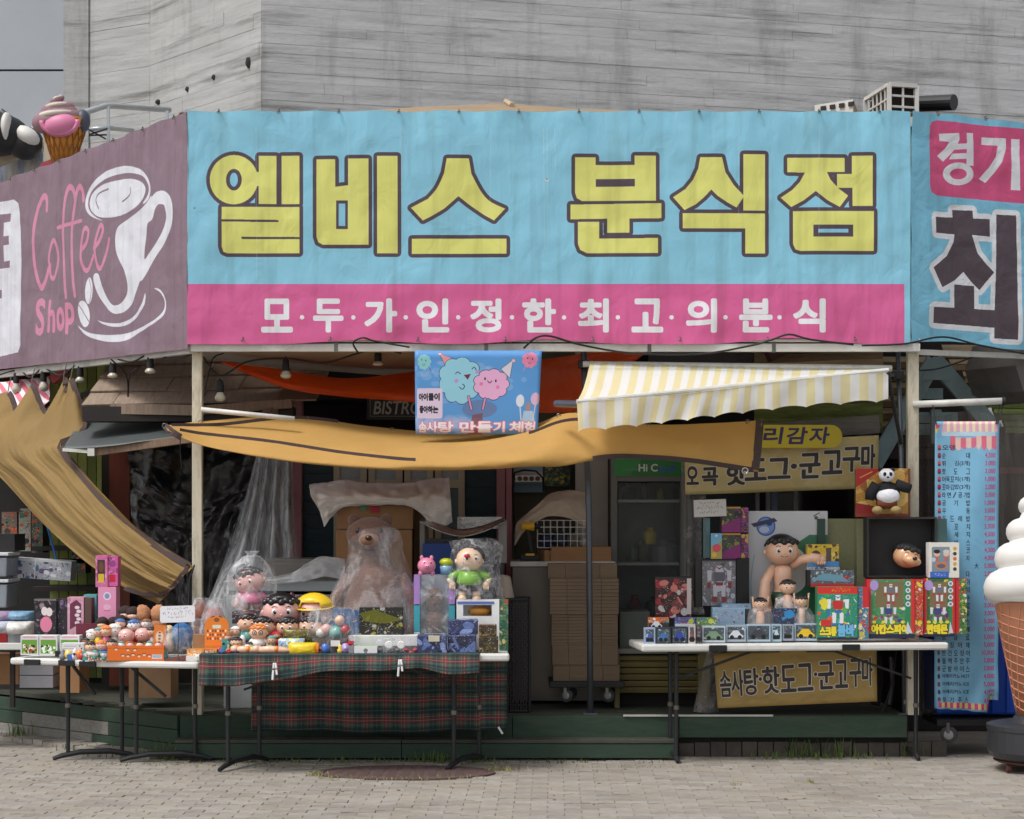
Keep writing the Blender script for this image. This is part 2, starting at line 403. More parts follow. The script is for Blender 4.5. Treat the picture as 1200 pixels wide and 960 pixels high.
# soldier course of pavers along the left deck
LA = Vector((X(212, FD), FD, 0)); LBp = Vector((-3.59, 13.95, 0)); ld = (LBp - LA).normalized(); ln = Vector((ld.y, -ld.x, 0)); ln = ln if ln.y < 0 else -ln
for k in range(26):
    g = G(); c = LA + ld * (.06 + k * .115) + ln * .14
    g.obox((c.x, c.y, .004), (.108, .2, .05), Matrix.Rotation(math.atan2(ld.y, ld.x) + rnd.gauss(0, .02), 3, 'Z') @ Matrix.Rotation(rnd.gauss(0, .03), 3, 'X'))
    g.obj('paver', pv[k % 4], ground)

# ---------------------------------------------------------------- manhole cover
mh = thing('manhole_cover', 'rust brown oval manhole cover set in the pavers before the deck', 'manhole cover', (hole[0], hole[1], 0))
m_iron = M('rusty iron', (96, 78, 76), .75, .2, 25, .002, 90, metal=.3, dirt=.4, dcol=(120, 100, 84), ds=6)
g = G(); g.lathe([(.53, -.02), (.53, .006), (.49, .006), (.49, .0)], (0, 0, 0), 40); o = g.obj('rim', m_iron); o.scale = (1, .6, 1); par(o, mh); o.location = (hole[0], hole[1], 0)
g = G(); g.lathe([(.485, -.02), (.485, .004), (.47, .007), (.01, .007)], (0, 0, 0), 40)
for a in range(-5, 6):
    for b in range(-5, 6):
        if a * a + b * b < 27: g.box(a * .08 - .025, a * .08 + .025, b * .08 - .025, b * .08 + .025, .007, .0095)
o = g.obj('lid', m_iron); o.scale = (1, .6, 1); par(o, mh); o.location = (hole[0], hole[1], 0)

# ---------------------------------------------------------------- wooden deck
m_green = M('green deck paint', (40, 62, 48), .7, .18, 7, .002, 60, stretch=(1, 4, 6), dirt=.5, dcol=(60, 68, 58), ds=3)
m_green2 = M('worn green deck paint', (48, 70, 54), .75, .2, 9, .002, 60, stretch=(1, 4, 6), dirt=.6, dcol=(80, 82, 70), ds=2.5)
m_bare = M('bare grey wood', (128, 126, 120), .85, .2, 9, .003, 50, stretch=(1, 5, 8), dirt=.6, dcol=(98, 94, 86), ds=4)
m_tread = M('worn deck boards', (66, 68, 58), .8, .2, 6, .003, 50, stretch=(1, 6, 1), dirt=.5, dcol=(60, 62, 54), ds=3)
m_base = M('deck base bricks', (70, 64, 58), .95, .3, 8, .006, 40)
dk = thing('wooden_deck', 'low dark green plank deck that the stall stands on, with one step', 'deck', (0, FD, 0))
x0, x1 = LA.x, X(1062, FD)
y = FD + .005; k = 0
while y < 14.9:
    g = G(); xl = x0 - (y - FD) * .87; sp = rnd.uniform(-.6, 1.2)
    z = DK + rnd.uniform(-.002, .002)
    g.box(xl, sp - .002, y, y + .112, z - .03, z); g.obj('plank', m_tread, dk)
    g = G(); z = DK + rnd.uniform(-.002, .002); g.box(sp + .002, x1, y, y + .112, z - .03, z); g.obj('plank', m_tread, dk)
    y += .118
for a, b, z0, z1, m, yy in ((x0, X(600, FD), .125, DK - .004, m_green, FD), (X(600, FD) + .004, X(795, FD), .122, DK - .006, m_green2, FD + .002), (X(795, FD) + .004, x1, .125, DK - .005, m_green2, FD)):
    g = G(); g.box(a, b, yy - .028, yy, z0, z1); g.obj('plank', m, dk, bev=.003)
sx0, sx1 = X(205, 12.4), X(792, 12.4)      # the step
for a, b in ((sx0, X(470, 12.4)), (X(470, 12.4) + .004, sx1)):
    g = G(); g.box(a, b, 12.4, 12.5, .108, .13); g.obj('plank', m_tread, dk, bev=.003)
    g = G(); g.box(a, b, 12.503, 12.57, .107, .129); g.obj('plank', m_tread, dk, bev=.003)
    g = G(); g.box(a, b, 12.405, 12.43, .015, .105); g.obj('plank', m_green, dk, bev=.003)
g = G(); g.box(x0 + .05, x1, FD + .03, 14.9, -.05, .12); g.obj('deck_base', M('dark underfloor', (40, 38, 35), .95), dk)
for k in range(17):
    g = G(); xb = X(795, 12.66) + k * .1; g.box(xb, xb + .093, 12.6, 12.66, .0, .09 + rnd.uniform(-.006, .006)); g.obj('brick', m_base, dk)
g = G(); g.box(X(730, FD), X(905, FD), FD - .04, FD - .03, DK - .006, DK + .006); g.obj('edge_strip', M('white strip', (190, 190, 185), .6), dk)
# left flank planks
Ll = 3.3; brk = [[0, 1.15, 3.3], [0, .72, 1.7, 3.3], [0, .9, 2.0, 3.3]]
rz = math.atan2(ld.y, ld.x)
for row in range(3):
    z1 = DK - .004 - row * .09; z0 = z1 - .086
    for a, b in zip(brk[row][:-1], brk[row][1:]):
        g = G(); c = LA + ld * ((a + b) / 2) + ln * .014 * (1 + .1 * rnd.random()); g.obox((c.x, c.y, (z0 + z1) / 2), (b - a - .004, .028, z1 - z0), Matrix.Rotation(rz, 3, 'Z'))
        g.obj('plank', m_bare if (row and .7 < (a + b) / 2 < 1.9) else (m_green if row != 2 else m_green2), dk, bev=.003)
for k in range(2, 9):
    yy = .12 * k
    g = G(); c = LA + ld * (Ll / 2) - ln * (.02 + .118 * k); g.obox((c.x, c.y, DK + .004 - .014), (Ll, .112, .028), Matrix.Rotation(rz, 3, 'Z')); g.obj('plank', m_tread, dk)
g = G(); c = LA + ld * 1.7 - ln * .62; g.obox((c.x, c.y, DK / 2 - .04), (3.3, 1.1, DK - .05), Matrix.Rotation(rz, 3, 'Z')); g.obj('deck_base', M('dark underfloor', (40, 38, 35)), dk)

# ---------------------------------------------------------------- board-marked concrete building
def conc(col):
    def f(n, L, mp):
        def tex(stretch, sc_, lo, hi, a, b, dis=0):
            tc = n.new('ShaderNodeTexCoord'); q = n.new('ShaderNodeMapping'); q.inputs['Scale'].default_value = stretch; L.new(tc.outputs['Object'], q.inputs[0])
            t = n.new('ShaderNodeTexNoise'); t.inputs['Scale'].default_value = sc_; t.inputs['Detail'].default_value = 7; t.inputs['Roughness'].default_value = .68; t.inputs['Distortion'].default_value = dis; L.new(q.outputs[0], t.inputs['Vector'])
            r = n.new('ShaderNodeMapRange'); r.inputs[1].default_value = lo; r.inputs[2].default_value = hi; r.inputs[3].default_value = a; r.inputs[4].default_value = b; L.new(t.outputs['Fac'], r.inputs[0]); return r.outputs[0]
        base = n.new('ShaderNodeMix'); base.data_type = 'RGBA'; base.inputs[6].default_value = lin([v * .93 for v in col]); base.inputs[7].default_value = lin([min(255, v * 1.06) for v in col]); L.new(tex((.5, .5, 5), 2.2, .35, .65, 0, 1), base.inputs[0])
        d1 = n.new('ShaderNodeMix'); d1.data_type = 'RGBA'; L.new(base.outputs[2], d1.inputs[6]); d1.inputs[7].default_value = lin((82, 80, 76)); L.new(tex((.4, .4, 5), 1.5, .53, .74, 0, .8), d1.inputs[0])
        d2 = n.new('ShaderNodeMix'); d2.data_type = 'RGBA'; L.new(d1.outputs[2], d2.inputs[6]); d2.inputs[7].default_value = lin((96, 95, 92)); L.new(tex((2.6, 2.6, .5), 1.3, .52, .78, 0, .55), d2.inputs[0])
        d3 = n.new('ShaderNodeMix'); d3.data_type = 'RGBA'; L.new(d2.outputs[2], d3.inputs[6]); d3.inputs[7].default_value = lin((206, 206, 204)); L.new(tex((1, 1, 3), 9, .62, .8, 0, .5), d3.inputs[0])
        return d3.outputs[2]
    return f
m_conc = M('board-marked concrete', (160, 162, 164), .9, film=conc((184, 186, 188)), bump=.004, bs=22)
m_concl = M('sun-offset board-marked concrete', (180, 180, 178), .9, film=conc((168, 169, 168)), bump=.004, bs=22)  # left faces: colour darkened to offset the sun that brightens them
bld = thing('concrete_building', 'large grey board-marked concrete building rising behind the banners', 'building', (-2.26, 18, 0))
def cwall(P0, d, L_, z0, z1, h, m, name='wall'):
    d = Vector((*d, 0)).normalized(); nrm = Vector((d.y, -d.x, 0)); nrm = nrm if nrm.y < 0 else -nrm; P0 = Vector(P0); g = G()
    a = P0; b = P0 + d * L_; bk = -nrm * .35
    g.add([a + Vector((0, 0, z0)), b + Vector((0, 0, z0)), b + Vector((0, 0, z1)), a + Vector((0, 0, z1)), a + bk + Vector((0, 0, z0)), b + bk + Vector((0, 0, z0)), b + bk + Vector((0, 0, z1)), a + bk + Vector((0, 0, z1))],
          [(0, 1, 2, 3), (5, 4, 7, 6), (1, 5, 6, 2), (4, 0, 3, 7), (3, 2, 6, 7)])
    z = z0
    while z < z1 - .01:
        hh = h * rnd.uniform(.85, 1.15); s = -rnd.uniform(0, 1.5)
        while s < L_:
            l = rnd.uniform(1.4, 3.2); s0, s1 = max(s, 0) + .002, min(s + l, L_) - .002; s += l
            if s1 <= s0 + .01: continue
            of = rnd.choice((.001, .002, .003, .004)); gp = rnd.choice((.001, .0015, .003)); z2 = min(z + hh, z1) - gp; dz = rnd.uniform(-.002, .002)
            P = [P0 + d * s0 + Vector((0, 0, z)), P0 + d * s1 + Vector((0, 0, z + dz)), P0 + d * s1 + Vector((0, 0, z2 + dz)), P0 + d * s0 + Vector((0, 0, z2))]
            q = [p + nrm * .001 for p in P] + [p + nrm * (of + .001) for p in P]
            g.add(q, [(4, 5, 6, 7), (0, 1, 5, 4), (1, 2, 6, 5), (2, 3, 7, 6), (3, 0, 4, 7)])
        z += hh
    return g.obj(name, m, bld)
cwall((-2.26, 18, 0), (8454, 2333), 17, 0, 8.4, .088, m_conc)
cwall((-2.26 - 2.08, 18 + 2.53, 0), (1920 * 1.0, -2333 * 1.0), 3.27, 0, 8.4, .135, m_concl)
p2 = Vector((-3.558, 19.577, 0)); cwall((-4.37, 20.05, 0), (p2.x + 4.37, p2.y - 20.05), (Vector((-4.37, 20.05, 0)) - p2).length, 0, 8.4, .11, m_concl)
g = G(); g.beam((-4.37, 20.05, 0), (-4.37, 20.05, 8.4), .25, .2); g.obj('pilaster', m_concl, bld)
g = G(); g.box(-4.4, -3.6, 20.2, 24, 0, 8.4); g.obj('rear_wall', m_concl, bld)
m_hole = M('dark recess', (45, 42, 38), .9)
for px, py in ((293, 74), (253, 91), (222, 105), (187, 120)):      # broken tie holes on the left face
    t = (px - 307) / (176 - 307.); P = Vector((-2.26, 18, 0)).lerp(p2, t); D_ = P.y
    g = G(); q = W(px, py, D_) + Vector((-.01, -.012, 0)); g.ell(q, (.03, .015, .025 if px < 290 else .05), fn=lambda v: 1 + .3 * noise.noise(v * 3)); g.obj('tie_hole', m_hole, bld)
# far blue-grey building
m_fb = M('blue grey panels', (168, 174, 180), .6, .05, .6, dirt=.15, dcol=(110, 118, 125), ds=.7)
fb = thing('panel_building', 'smooth blue grey building with a dark joint, seen past the concrete wall', 'building', (-12, 30, 0))
g = G(); g.box(-20, -4.2, 30.06, 36, 0, 14); g.obj('core', M('joint dark', (50, 52, 55)), fb)
for a, b in ((0, Z(84.5, 30) - .0), (Z(82, 30), 14)):
    for c, d in ((-20, -4.2),): g = G(); g.box(c, d, 29.95, 30.05, a, b); g.obj('panel', m_fb, fb)

# ================================================================= BANNERS
m_beige = M('beige tarpaulin', (172, 150, 122), .7, .12, 3, .004, 20, transl=.3)
class Panel:
    def __init__(s, P0, d, L_, zt, zb, res):
        s.P0 = np.array(P0, float); s.d = np.array(d, float) / np.hypot(*d); s.L = L_; s.zt, s.zb = zt, zb
        s.w, s.h = int(L_ * res), int((zt - zb) * res)
    def T(s, p):
        p = np.asarray(p, float).reshape(-1, 2); k = (p[:, 0] - 600) / FP
        # P0 + d*t : x = k*y
        t = (k * s.P0[1] - s.P0[0]) / (s.d[0] - k * s.d[1]); Y = s.P0[1] + s.d[1] * t; z = EYE - (p[:, 1] - 600) * Y / FP
        return np.stack([t / s.L * s.w, (s.zt - z) / (s.zt - s.zb) * s.h], 1)
    def mesh(s, ztf, zbf, nu, nv, disp):
        nrm = Vector((s.d[1], -s.d[0], 0)); nrm = nrm if nrm.y < 0 else -nrm; g = G(); V_ = []; U_ = []
        for j in range(nv + 1):
            for i in range(nu + 1):
                t = i / nu * s.L; a, b = zbf(t), ztf(t); z = a + (b - a) * j / nv
                p = Vector((s.P0[0] + s.d[0] * t, s.P0[1] + s.d[1] * t, z)) + nrm * disp(t, (z - s.zb) / (s.zt - s.zb), i == 0 or i == nu)
                V_.append(p); U_.append((t / s.L, (z - s.zb) / (s.zt - s.zb)))
        fs = []; uv = []
        for j in range(nv):
            for i in range(nu):
                a = j * (nu + 1) + i; f = (a, a + 1, a + nu + 2, a + nu + 1); fs.append(f); uv.append([U_[q] for q in f])
        return g.add(V_, fs, 0, uv)
ZT, ZB = 4.085, 2.585
BD = 12.5
def disp(seed, gr=.40, low=1.0):
    def f(t, v, edge):
        q = Vector((t * 1.1, v * 1.5, seed)); a = .013 * noise.noise(q) * low + .009 * noise.noise(q * 3.1) + .004 * noise.noise(q * 8)
        top = math.exp(-(1 - v) / .10); bot = math.exp(-v / .08)
        a += (top * .009 + bot * .006) * math.cos(2 * math.pi * t / gr + .6 * noise.noise((t, seed, 1)))
        # folds running down from the eyelets
        a += .012 * math.exp(-(1 - v) / .25) * noise.noise((t * 8 + 4 * v, v * 2.2, seed + 5)) + .007 * noise.noise((t * 2.2 + v * 3, v * 2 - t * 1.5, seed + 2)) * low
        a += .011 * math.exp(-v / .14) * noise.noise((t * 3, v * 12, seed + 9))
        return a
    return f
# --- main banner art, traced in photo pixels
pm = Panel((X(219.5, BD), BD), (1, 0), X(1067, BD) - X(219.5, BD), ZT, ZB, 560)
BL, PK, YE, DKP, WH = (140, 204, 229), (218, 100, 156), (226, 227, 126), (84, 70, 82), (236, 238, 244)
cv = Cv(0, 0, 1, 1, bg=BL, T=pm.T, size=(pm.w, pm.h))
cv.rect(215, 333, 1060, 420, PK)
Sh = []                                            # (outer polys, holes)
def q3(L_, ox, oy=0): return [(ox + x / 3, oy + y / 3) for x, y in L_]
def rc(x0, y0, x1, y1): return [(x0, y0), (x1, y0), (x1, y1), (x0, y1)]
el = [q3(rc(868, 605, 915, 655), 0), q3(rc(910, 548, 972, 718), 0), q3(rc(990, 548, 1053, 718), 0), q3([(780, 728), (1053, 728), (1053, 891), (800, 891), (785, 885), (780, 868)], 0), circ(274, 210.6, 28.3, 29)]
bi = [[(371, 187), (393, 187), (393, 219), (408, 217), (408, 186), (432, 186), (432, 287), (379, 287), (373, 284), (371, 278)], rc(442, 183, 466, 297)]
def siot(cx, ax, tw, ty, tipy, lx, rx, apy, by):
    return np.concatenate([[(cx - tw, ty), (cx + tw, ty)], spl([(cx + tw + 3, ty + 18), (cx + tw + 14, ty + 38), (cx + tw + 25, ty + 50), (rx, tipy - 14)], 5), [(rx - 13, tipy)], spl([(rx - 24, tipy - 6), (ax + 14, apy + 11), (ax, apy)], 5), spl([(ax - 14, apy + 13), (lx + 24, tipy - 5), (lx + 14, tipy)], 5)[1:], [(lx, tipy - 15)], spl([(cx - tw - 22, ty + 47), (cx - tw - 11, ty + 34), (cx - tw - 3, ty + 17)], 5)])
su = [siot(536.5, 537.3, 13, 186, 258.5, 481.5, 592, 230, 258), rc(482.5, 280, 593.5, 297.5)]
bun = [[(674, 184.5), (698, 184.5), (698, 193.5), (743.5, 193.5), (743.5, 182.5), (768.5, 182.5), (768.5, 235.5), (682, 235.5), (676, 232), (674, 226)],
       [(668.5, 239.5), (775, 238.5), (775, 256), (737.5, 256.3), (737.5, 272.8), (711.5, 272.8), (711.5, 256.3), (668.5, 256.8)],
       [(677.3, 260), (702.3, 260), (702.3, 279.5), (771, 279.3), (771, 296.8), (688, 296.8), (680, 293), (677.3, 286)]]
sik = [[(820.5, 184.5), (846, 184.5), (850, 202), (860, 217.5), (872, 230), (863, 243.5), (852, 237.5), (841, 230), (833.3, 222.5), (825, 231.5), (815, 240), (802, 246.5), (788.5, 231.5), (803, 222), (812, 211), (818, 198)], rc(871, 181, 896.5, 247), [(800, 250.3), (896.5, 250.3), (896.5, 297.3), (873.3, 297.3), (873.3, 267.7), (800, 267.7)]]
jm = [np.array(q3([(368, 555), (570, 555), (570, 605), (508, 605), (520, 632), (548, 662), (582, 688), (552, 728), (510, 705), (468, 672), (425, 705), (382, 728), (345, 695), (385, 668), (412, 640), (430, 607), (368, 605)], 800)),
      q3([(543, 612), (595, 612), (595, 548), (668, 548), (668, 725), (597, 725), (597, 661), (543, 661)], 800), q3([(388, 743), (672, 743), (672, 883), (416, 883), (397, 877), (388, 858)], 800)]
allg = el + bi + su + bun + sik + jm
for p in allg: cv.poly(p, None, out=(pm.w / (1067 - 219.5) * 4.3, DKP))
for p in allg: cv.poly(p, YE)
cv.poly(circ(274, 210.6, 9.3, 12.7), DKP); cv.poly(circ(274, 210.6, 4.7, 8.2), BL)
cv.line([(259, 258.4), (325, 259)], 2.6, DKP); cv.line([(284, 278.8), (352, 279)], 2.6, DKP)
cv.line([(326.8, 182), (326.8, 240)], 5.2, DKP); cv.line([(258, 241), (352, 241)], 3, DKP)
for b in ((394, 235, 407.5, 268.5),): cv.rect(*b, DKP)
cv.rect(397, 238.5, 404.5, 265, BL)
cv.rect(698.3, 210, 744, 219, DKP)
cv.rect(953, 263.5, 999.5, 277.5, DKP); cv.rect(958.5, 268.5, 994, 273, BL)
for t, a, b in (('모', 306, 343), ('두', 367, 402.5), ('가', 427, 465.5), ('인', 488, 526.5), ('정', 551, 587.5), ('한', 612, 651.5), ('최', 677.5, 713.5), ('고', 740, 777), ('의', 804, 840), ('분', 866, 905), ('식', 929.5, 967.5)):
    cv.text(t, a + 1.5, 351.5, b - 1.5, 388, WH, bold=5.0)
for x in (354, 414, 475.5, 537, 600, 661, 724, 787, 850, 913.5): cv.poly(circ(x, 372, 2.6), WH)
cv.grime(.6, (400, 26), 3, (.86, .86, .84)); cv.grime(.3, (60, 160), 8, (.9, .88, .86))
rr = np.random.RandomState(4)
for x in (408, 637, 641, 650, 866, 470, 300, 960, 575): cv.line([(x, 150), (x + rr.uniform(-1, 1), rr.uniform(200, 330))], .9, (215, 232, 236), .25)
cv.poly(circ(641, 211, 2, 1.6), (225, 215, 205)); cv.poly(circ(641, 210, .8), (80, 70, 60)); cv.poly(circ(228, 244, .8), (90, 90, 90))
mt_main = cv.mat('main banner print', .4, .011, 4, stretch=(1.6, 1, 1), transl=.1)
top = lambda ph, gr: (lambda t: ZT - .016 - .006 * abs(math.sin(math.pi * t / gr + ph)) + .004 * noise.noise((t * 2, 0, 0)))
gr = .40
mb = thing('main_banner', 'long sky blue and pink vinyl banner with big yellow outlined Korean letters', 'banner', (X(640, BD), BD, 2.6))
def bot_main(t):
    px = 600 + (pm.P0[0] + t) * FP / BD
    a = 403.5
    for c, w_, h_ in ((425, 60, 5), (640, 55, 6), (925, 60, 7)): a -= h_ * math.exp(-((px - c) / w_) ** 2)
    return Z(a, BD)
pm.mesh(top(0, gr), bot_main, 230, 60, disp(1)).obj('vinyl_sheet', mt_main, mb, smooth=True)
m_white = M('white painted steel', (205, 205, 200), .5, .06, 5, dirt=.5, dcol=(140, 128, 108), ds=5)
m_ring = M('dull metal', (120, 118, 112), .4, .2, 20, metal=.8)
m_blk = M('black rubber', (22, 22, 24), .6)
def eyelets(P, parent, z, n, off=.2):
    for k in range(n):
        t = off + k * (P.L - 2 * off) / (n - 1); g = G(); c = Vector((P.P0[0] + P.d[0] * t, P.P0[1] + P.d[1] * t - .028, z))
        g.tube([c + Vector((.008 * math.cos(a), 0, .008 * math.sin(a))) for a in np.linspace(0, 2 * math.pi, 9)], .003, 5); g.obj('eyelet', m_ring, parent)
        g = G(); g.tube([c, c + Vector((0, .01, .02)), c + Vector((0, .05, .02))], .003, 5); g.obj('cable_tie', m_blk, parent)
eyelets(pm, mb, ZT - .03, 12); eyelets(pm, mb, ZB + .04, 8, .35)
# --- right banner
pr = Panel((X(1067.5, BD), BD - .005), (5295, 2333), 1.5, ZT, ZB, 560)
cv = Cv(0, 0, 1, 1, bg=(128, 196, 224), T=pr.T, size=(pr.w, pr.h)); RP = (214, 86, 134)
cv.poly([(1098, 141), (1320, 163), (1320, 250), (1098, 229), (1092, 225), (1090, 218), (1090, 148), (1092, 143)], RP)
def gl(L_, col, ox=800, oy=0, out=None, sc_=3.):
    P = [(ox + x / sc_, oy + y / sc_) for x, y in L_]; cv.poly(P, col, out=out)
W2 = (228, 230, 236); k3 = 560 / FP * BD
# 경
gl([(903, 470), (972, 468), (974, 490), (965, 515), (948, 538), (918, 568), (897, 548), (925, 522), (940, 498), (906, 496)], W2)
gl([(1000, 467), (1025, 467), (1027, 582), (1001, 582)], W2)
gl([(958, 506), (1001, 504), (1001, 524), (955, 526)], W2); gl([(950, 540), (1001, 538), (1001, 558), (938, 560)], W2)
cv.poly([circ(800 + 972 / 3, 611 / 3, 55 / 3, 40 / 3), circ(800 + 972 / 3, 611 / 3, 30 / 3, 19 / 3)], W2)
# 기
gl([(1055, 482), (1140, 486), (1140, 520), (1125, 570), (1098, 610), (1070, 642), (1047, 628), (1080, 590), (1105, 550), (1112, 512), (1055, 508)], W2)
gl([(1158, 488), (1186, 490), (1187, 670), (1156, 667)], W2)
cv.text('도', 1204, 164, 1236, 220, W2, bold=9)
ch = [[(950, 738), (1022, 740), (1024, 768), (1083, 770), (1083, 832), (1020, 826), (1040, 890), (1070, 930), (1096, 958), (1048, 1020), (1015, 985), (992, 955), (960, 985), (915, 1010), (882, 940), (930, 900), (955, 850), (958, 824), (893, 818), (893, 762), (952, 765)],
      [(1106, 754), (1175, 757), (1178, 1195), (1100, 1190), (1100, 1152), (885, 1135), (885, 1078), (958, 1082), (958, 1000), (1030, 1005), (1030, 1086), (1100, 1090)]]
ch = [np.array([(800 + x / 3, y / 3) for x, y in p]) for p in ch]
for p in ch: cv.poly(p, None, out=(19, (228, 232, 238)))
for p in ch: cv.poly(p, (84, 72, 80))
cv.text('고', 1212, 250, 1290, 396, (84, 72, 80), bold=16, out=(14, (228, 232, 238)))
cv.grime(.4, (200, 30), 5, (.84, .84, .84))
rb = thing('right_banner', 'blue vinyl banner on the right with a pink box and one huge dark letter', 'banner', (pr.P0[0], BD, 2.6))
pr.mesh(top(.6, .38), lambda t: Z(404, BD) + .015 - .02 * math.sin(t * 2) + .03 * math.exp(-((t - .35) / .25) ** 2), 80, 60, disp(9, .38, 1.6)).obj('vinyl_sheet', cv.mat('right banner print', .42, .02, 5, transl=.12), rb, smooth=True)
eyelets(pr, rb, ZT - .03, 4)
# --- left banner
pl = Panel((X(220, BD), BD), (-1617, 2333), 4.2, ZT, ZB - .03, 460)
cv = Cv(0, 0, 1, 1, bg=(136, 112, 125), T=pl.T, size=(pl.w, pl.h)); S4 = lambda L_: np.array([(x / 3.84, 170 + y / 3.84) for x, y in L_]); PKL = (214, 138, 168); CW = (226, 228, 236)
def cp(L_, col, out=None): cv.poly(S4(L_), col, out=out)
def cs(L_, n=6): return [tuple(p) for p in spl(L_, n)]
# white plate with cut letters at the far left
cv.poly([(-160, 250), (0, 237), (17, 234), (22, 238), (23.5, 250), (24.5, 405), (22, 413), (0, 418), (-160, 440)], CW)
cp([(-60, 320), (50, 308), (48, 345), (18, 350), (18, 412), (44, 408), (43, 448), (18, 452), (18, 525), (44, 520), (42, 552), (-60, 565)], (136, 112, 125))
cp([(-60, 655), (8, 652), (8, 690), (-60, 692)], (136, 112, 125))
# cup
cp(cs([(455, 340), (410, 322), (385, 290), (382, 245), (400, 195), (440, 145), (500, 108), (565, 94), (625, 106), (665, 140), (682, 190), (675, 240), (650, 265)]) + cs([(645, 262), (668, 225), (672, 185), (650, 145), (605, 128), (555, 128), (495, 143), (435, 180), (402, 222), (394, 265), (405, 300), (430, 325), (458, 338)]), CW)
cp(cs([(400, 260), (412, 220), (455, 182), (520, 160), (590, 152), (640, 168), (658, 200), (640, 250), (590, 295), (520, 322), (450, 325), (412, 300), (400, 260)]), CW)
BR = (136, 112, 125)
for L_ in ([(485, 198), (440, 220), (428, 250), (440, 285)], [(587, 192), (585, 225), (550, 255)]): cv.line(S4(cs(L_)), 2.0, BR)
cp(cs([(686, 228), (660, 265), (610, 310), (545, 352), (520, 380), (512, 430), (520, 490), (555, 560), (572, 615), (570, 670), (545, 710), (515, 722), (490, 705), (465, 665), (445, 605), (435, 580), (420, 578), (414, 600), (425, 650), (455, 705), (490, 745), (520, 760), (560, 748), (590, 715), (612, 660), (630, 615), (640, 610), (660, 580), (700, 510), (745, 440), (775, 370), (783, 290), (770, 235), (745, 208), (715, 210), (690, 235)], 5), CW)
cp(cs([(742, 268), (720, 268), (705, 290), (692, 335), (670, 355), (664, 400), (655, 450), (650, 512), (665, 498), (700, 450), (735, 390), (752, 330), (748, 285), (742, 268)], 5), BR)
cp(cs([(432, 788), (480, 800), (540, 800), (600, 770), (640, 715), (654, 668), (658, 690), (650, 725), (610, 780), (560, 812), (510, 818), (460, 806), (432, 788)]), CW)
cp(cs([(343, 812), (400, 845), (480, 855), (560, 848), (640, 820), (710, 778), (740, 740), (742, 700), (725, 665), (698, 645), (722, 650), (742, 680), (750, 720), (740, 765), (700, 800), (620, 850), (560, 880), (490, 886), (420, 872), (370, 845), (343, 812)]), CW)
for c in (((394, 655), (16, 60), 3), ((373, 760), (25, 60), -8)):
    (cx, cy), (rx, ry), ro = c; cv.poly(circ(cx / 3.84, 170 + cy / 3.84, rx / 3.84, ry / 3.84, ro), CW)
cv.line(S4(cs([(394, 600), (404, 650), (396, 708)])), 1.1, BR); cv.line(S4([(352, 720), (372, 755), (396, 795)]), 1.4, BR)
# Coffee
def br(L_, w): cv.line(S4(cs(L_)), w * 1.35, PKL)
br([(208, 290), (207, 245), (193, 232), (172, 280), (155, 370), (150, 470), (157, 570), (178, 640), (195, 620), (215, 560)], 5.6)
br([(222, 560), (218, 500), (238, 430), (252, 460), (255, 530), (240, 595), (224, 590), (222, 540)], 4.2)
br([(335, 250), (328, 205), (308, 190), (290, 250), (280, 370), (282, 500), (295, 680)], 5.4)
br([(372, 245), (368, 200), (350, 190), (335, 250), (320, 370), (322, 500), (335, 675)], 5.2); br([(256, 372), (300, 358), (365, 340)], 3.2)
br([(362, 470), (385, 440), (397, 390), (380, 375), (365, 430), (360, 500), (372, 555), (390, 560), (415, 500)], 4.2)
br([(420, 465), (445, 430), (462, 380), (450, 362), (430, 420), (422, 480), (432, 545), (450, 550), (472, 490), (486, 425)], 4.4)
for t, a, b, c, d in (('S', 160, 696, 200, 852), ('h', 218, 702, 248, 838), ('o', 258, 735, 284, 832), ('p', 292, 715, 326, 845)):
    cv.text(t, a / 3.84, 170 + b / 3.84, b and c / 3.84, 170 + d / 3.84, PKL, bold=5)
cv.grime(.35, (300, 14), 6, (.8, .8, .8)); cv.grime(.3, (40, 160), 9, (.85, .8, .82))
lb = thing('left_banner', 'mauve vinyl banner with a white coffee cup and pink Coffee Shop lettering', 'banner', (pl.P0[0], BD, 2.6))
pl.mesh(top(.2, .42), lambda t: Z(408, BD) - .005 + .02 * t, 150, 60, disp(17, .42, 1.2)).obj('vinyl_sheet', cv.mat('left banner print', .45, .011, 5, transl=.12), lb, smooth=True)
eyelets(pl, lb, ZT - .035, 9)

# ---------------------------------------------------------------- frame that carries the banners
m_peel = M('peeling cream paint', (205, 198, 178), .7, .08, 9, .001, 60, stretch=(4, 4, 1), dirt=.75, dcol=(128, 104, 76), ds=5)
fr = thing('canopy_frame', 'pale painted post and beam frame carrying the banners, feet on the deck', 'frame', (0, FD, DK))
LP = Vector((X(231, FD), FD + .02, 0)); RPp = Vector((X(1070, FD), FD + .02, 0))
g = G(); g.box(LP.x - .031, LP.x + .031, LP.y - .03, LP.y + .03, DK, 4.05); g.obj('post', m_peel, fr, bev=.003)
g = G(); g.box(RPp.x - .035, RPp.x + .035, RPp.y - .03, RPp.y + .03, DK, 4.05); g.obj('post', m_peel, fr, bev=.003)
zb = Z(408.5, FD)
for zz, w_ in ((zb, .05), (zb + .045, .02)):
    g = G(); g.beam((LP.x - .03, FD - .055, zz), (RPp.x + .03, FD - .055, zz), .045, w_); g.obj('beam', m_white, fr, bev=.003)
ldv = Vector((pl.d[0], pl.d[1], 0)); rdv = Vector((pr.d[0], pr.d[1], 0))
a = Vector((X(220, FD) + .03, FD - .02, zb - .006)); g = G(); g.beam(a, a + ldv * 4.4 + Vector((0, 0, .04)), .045, .055); g.obj('beam', m_white, fr, bev=.003)
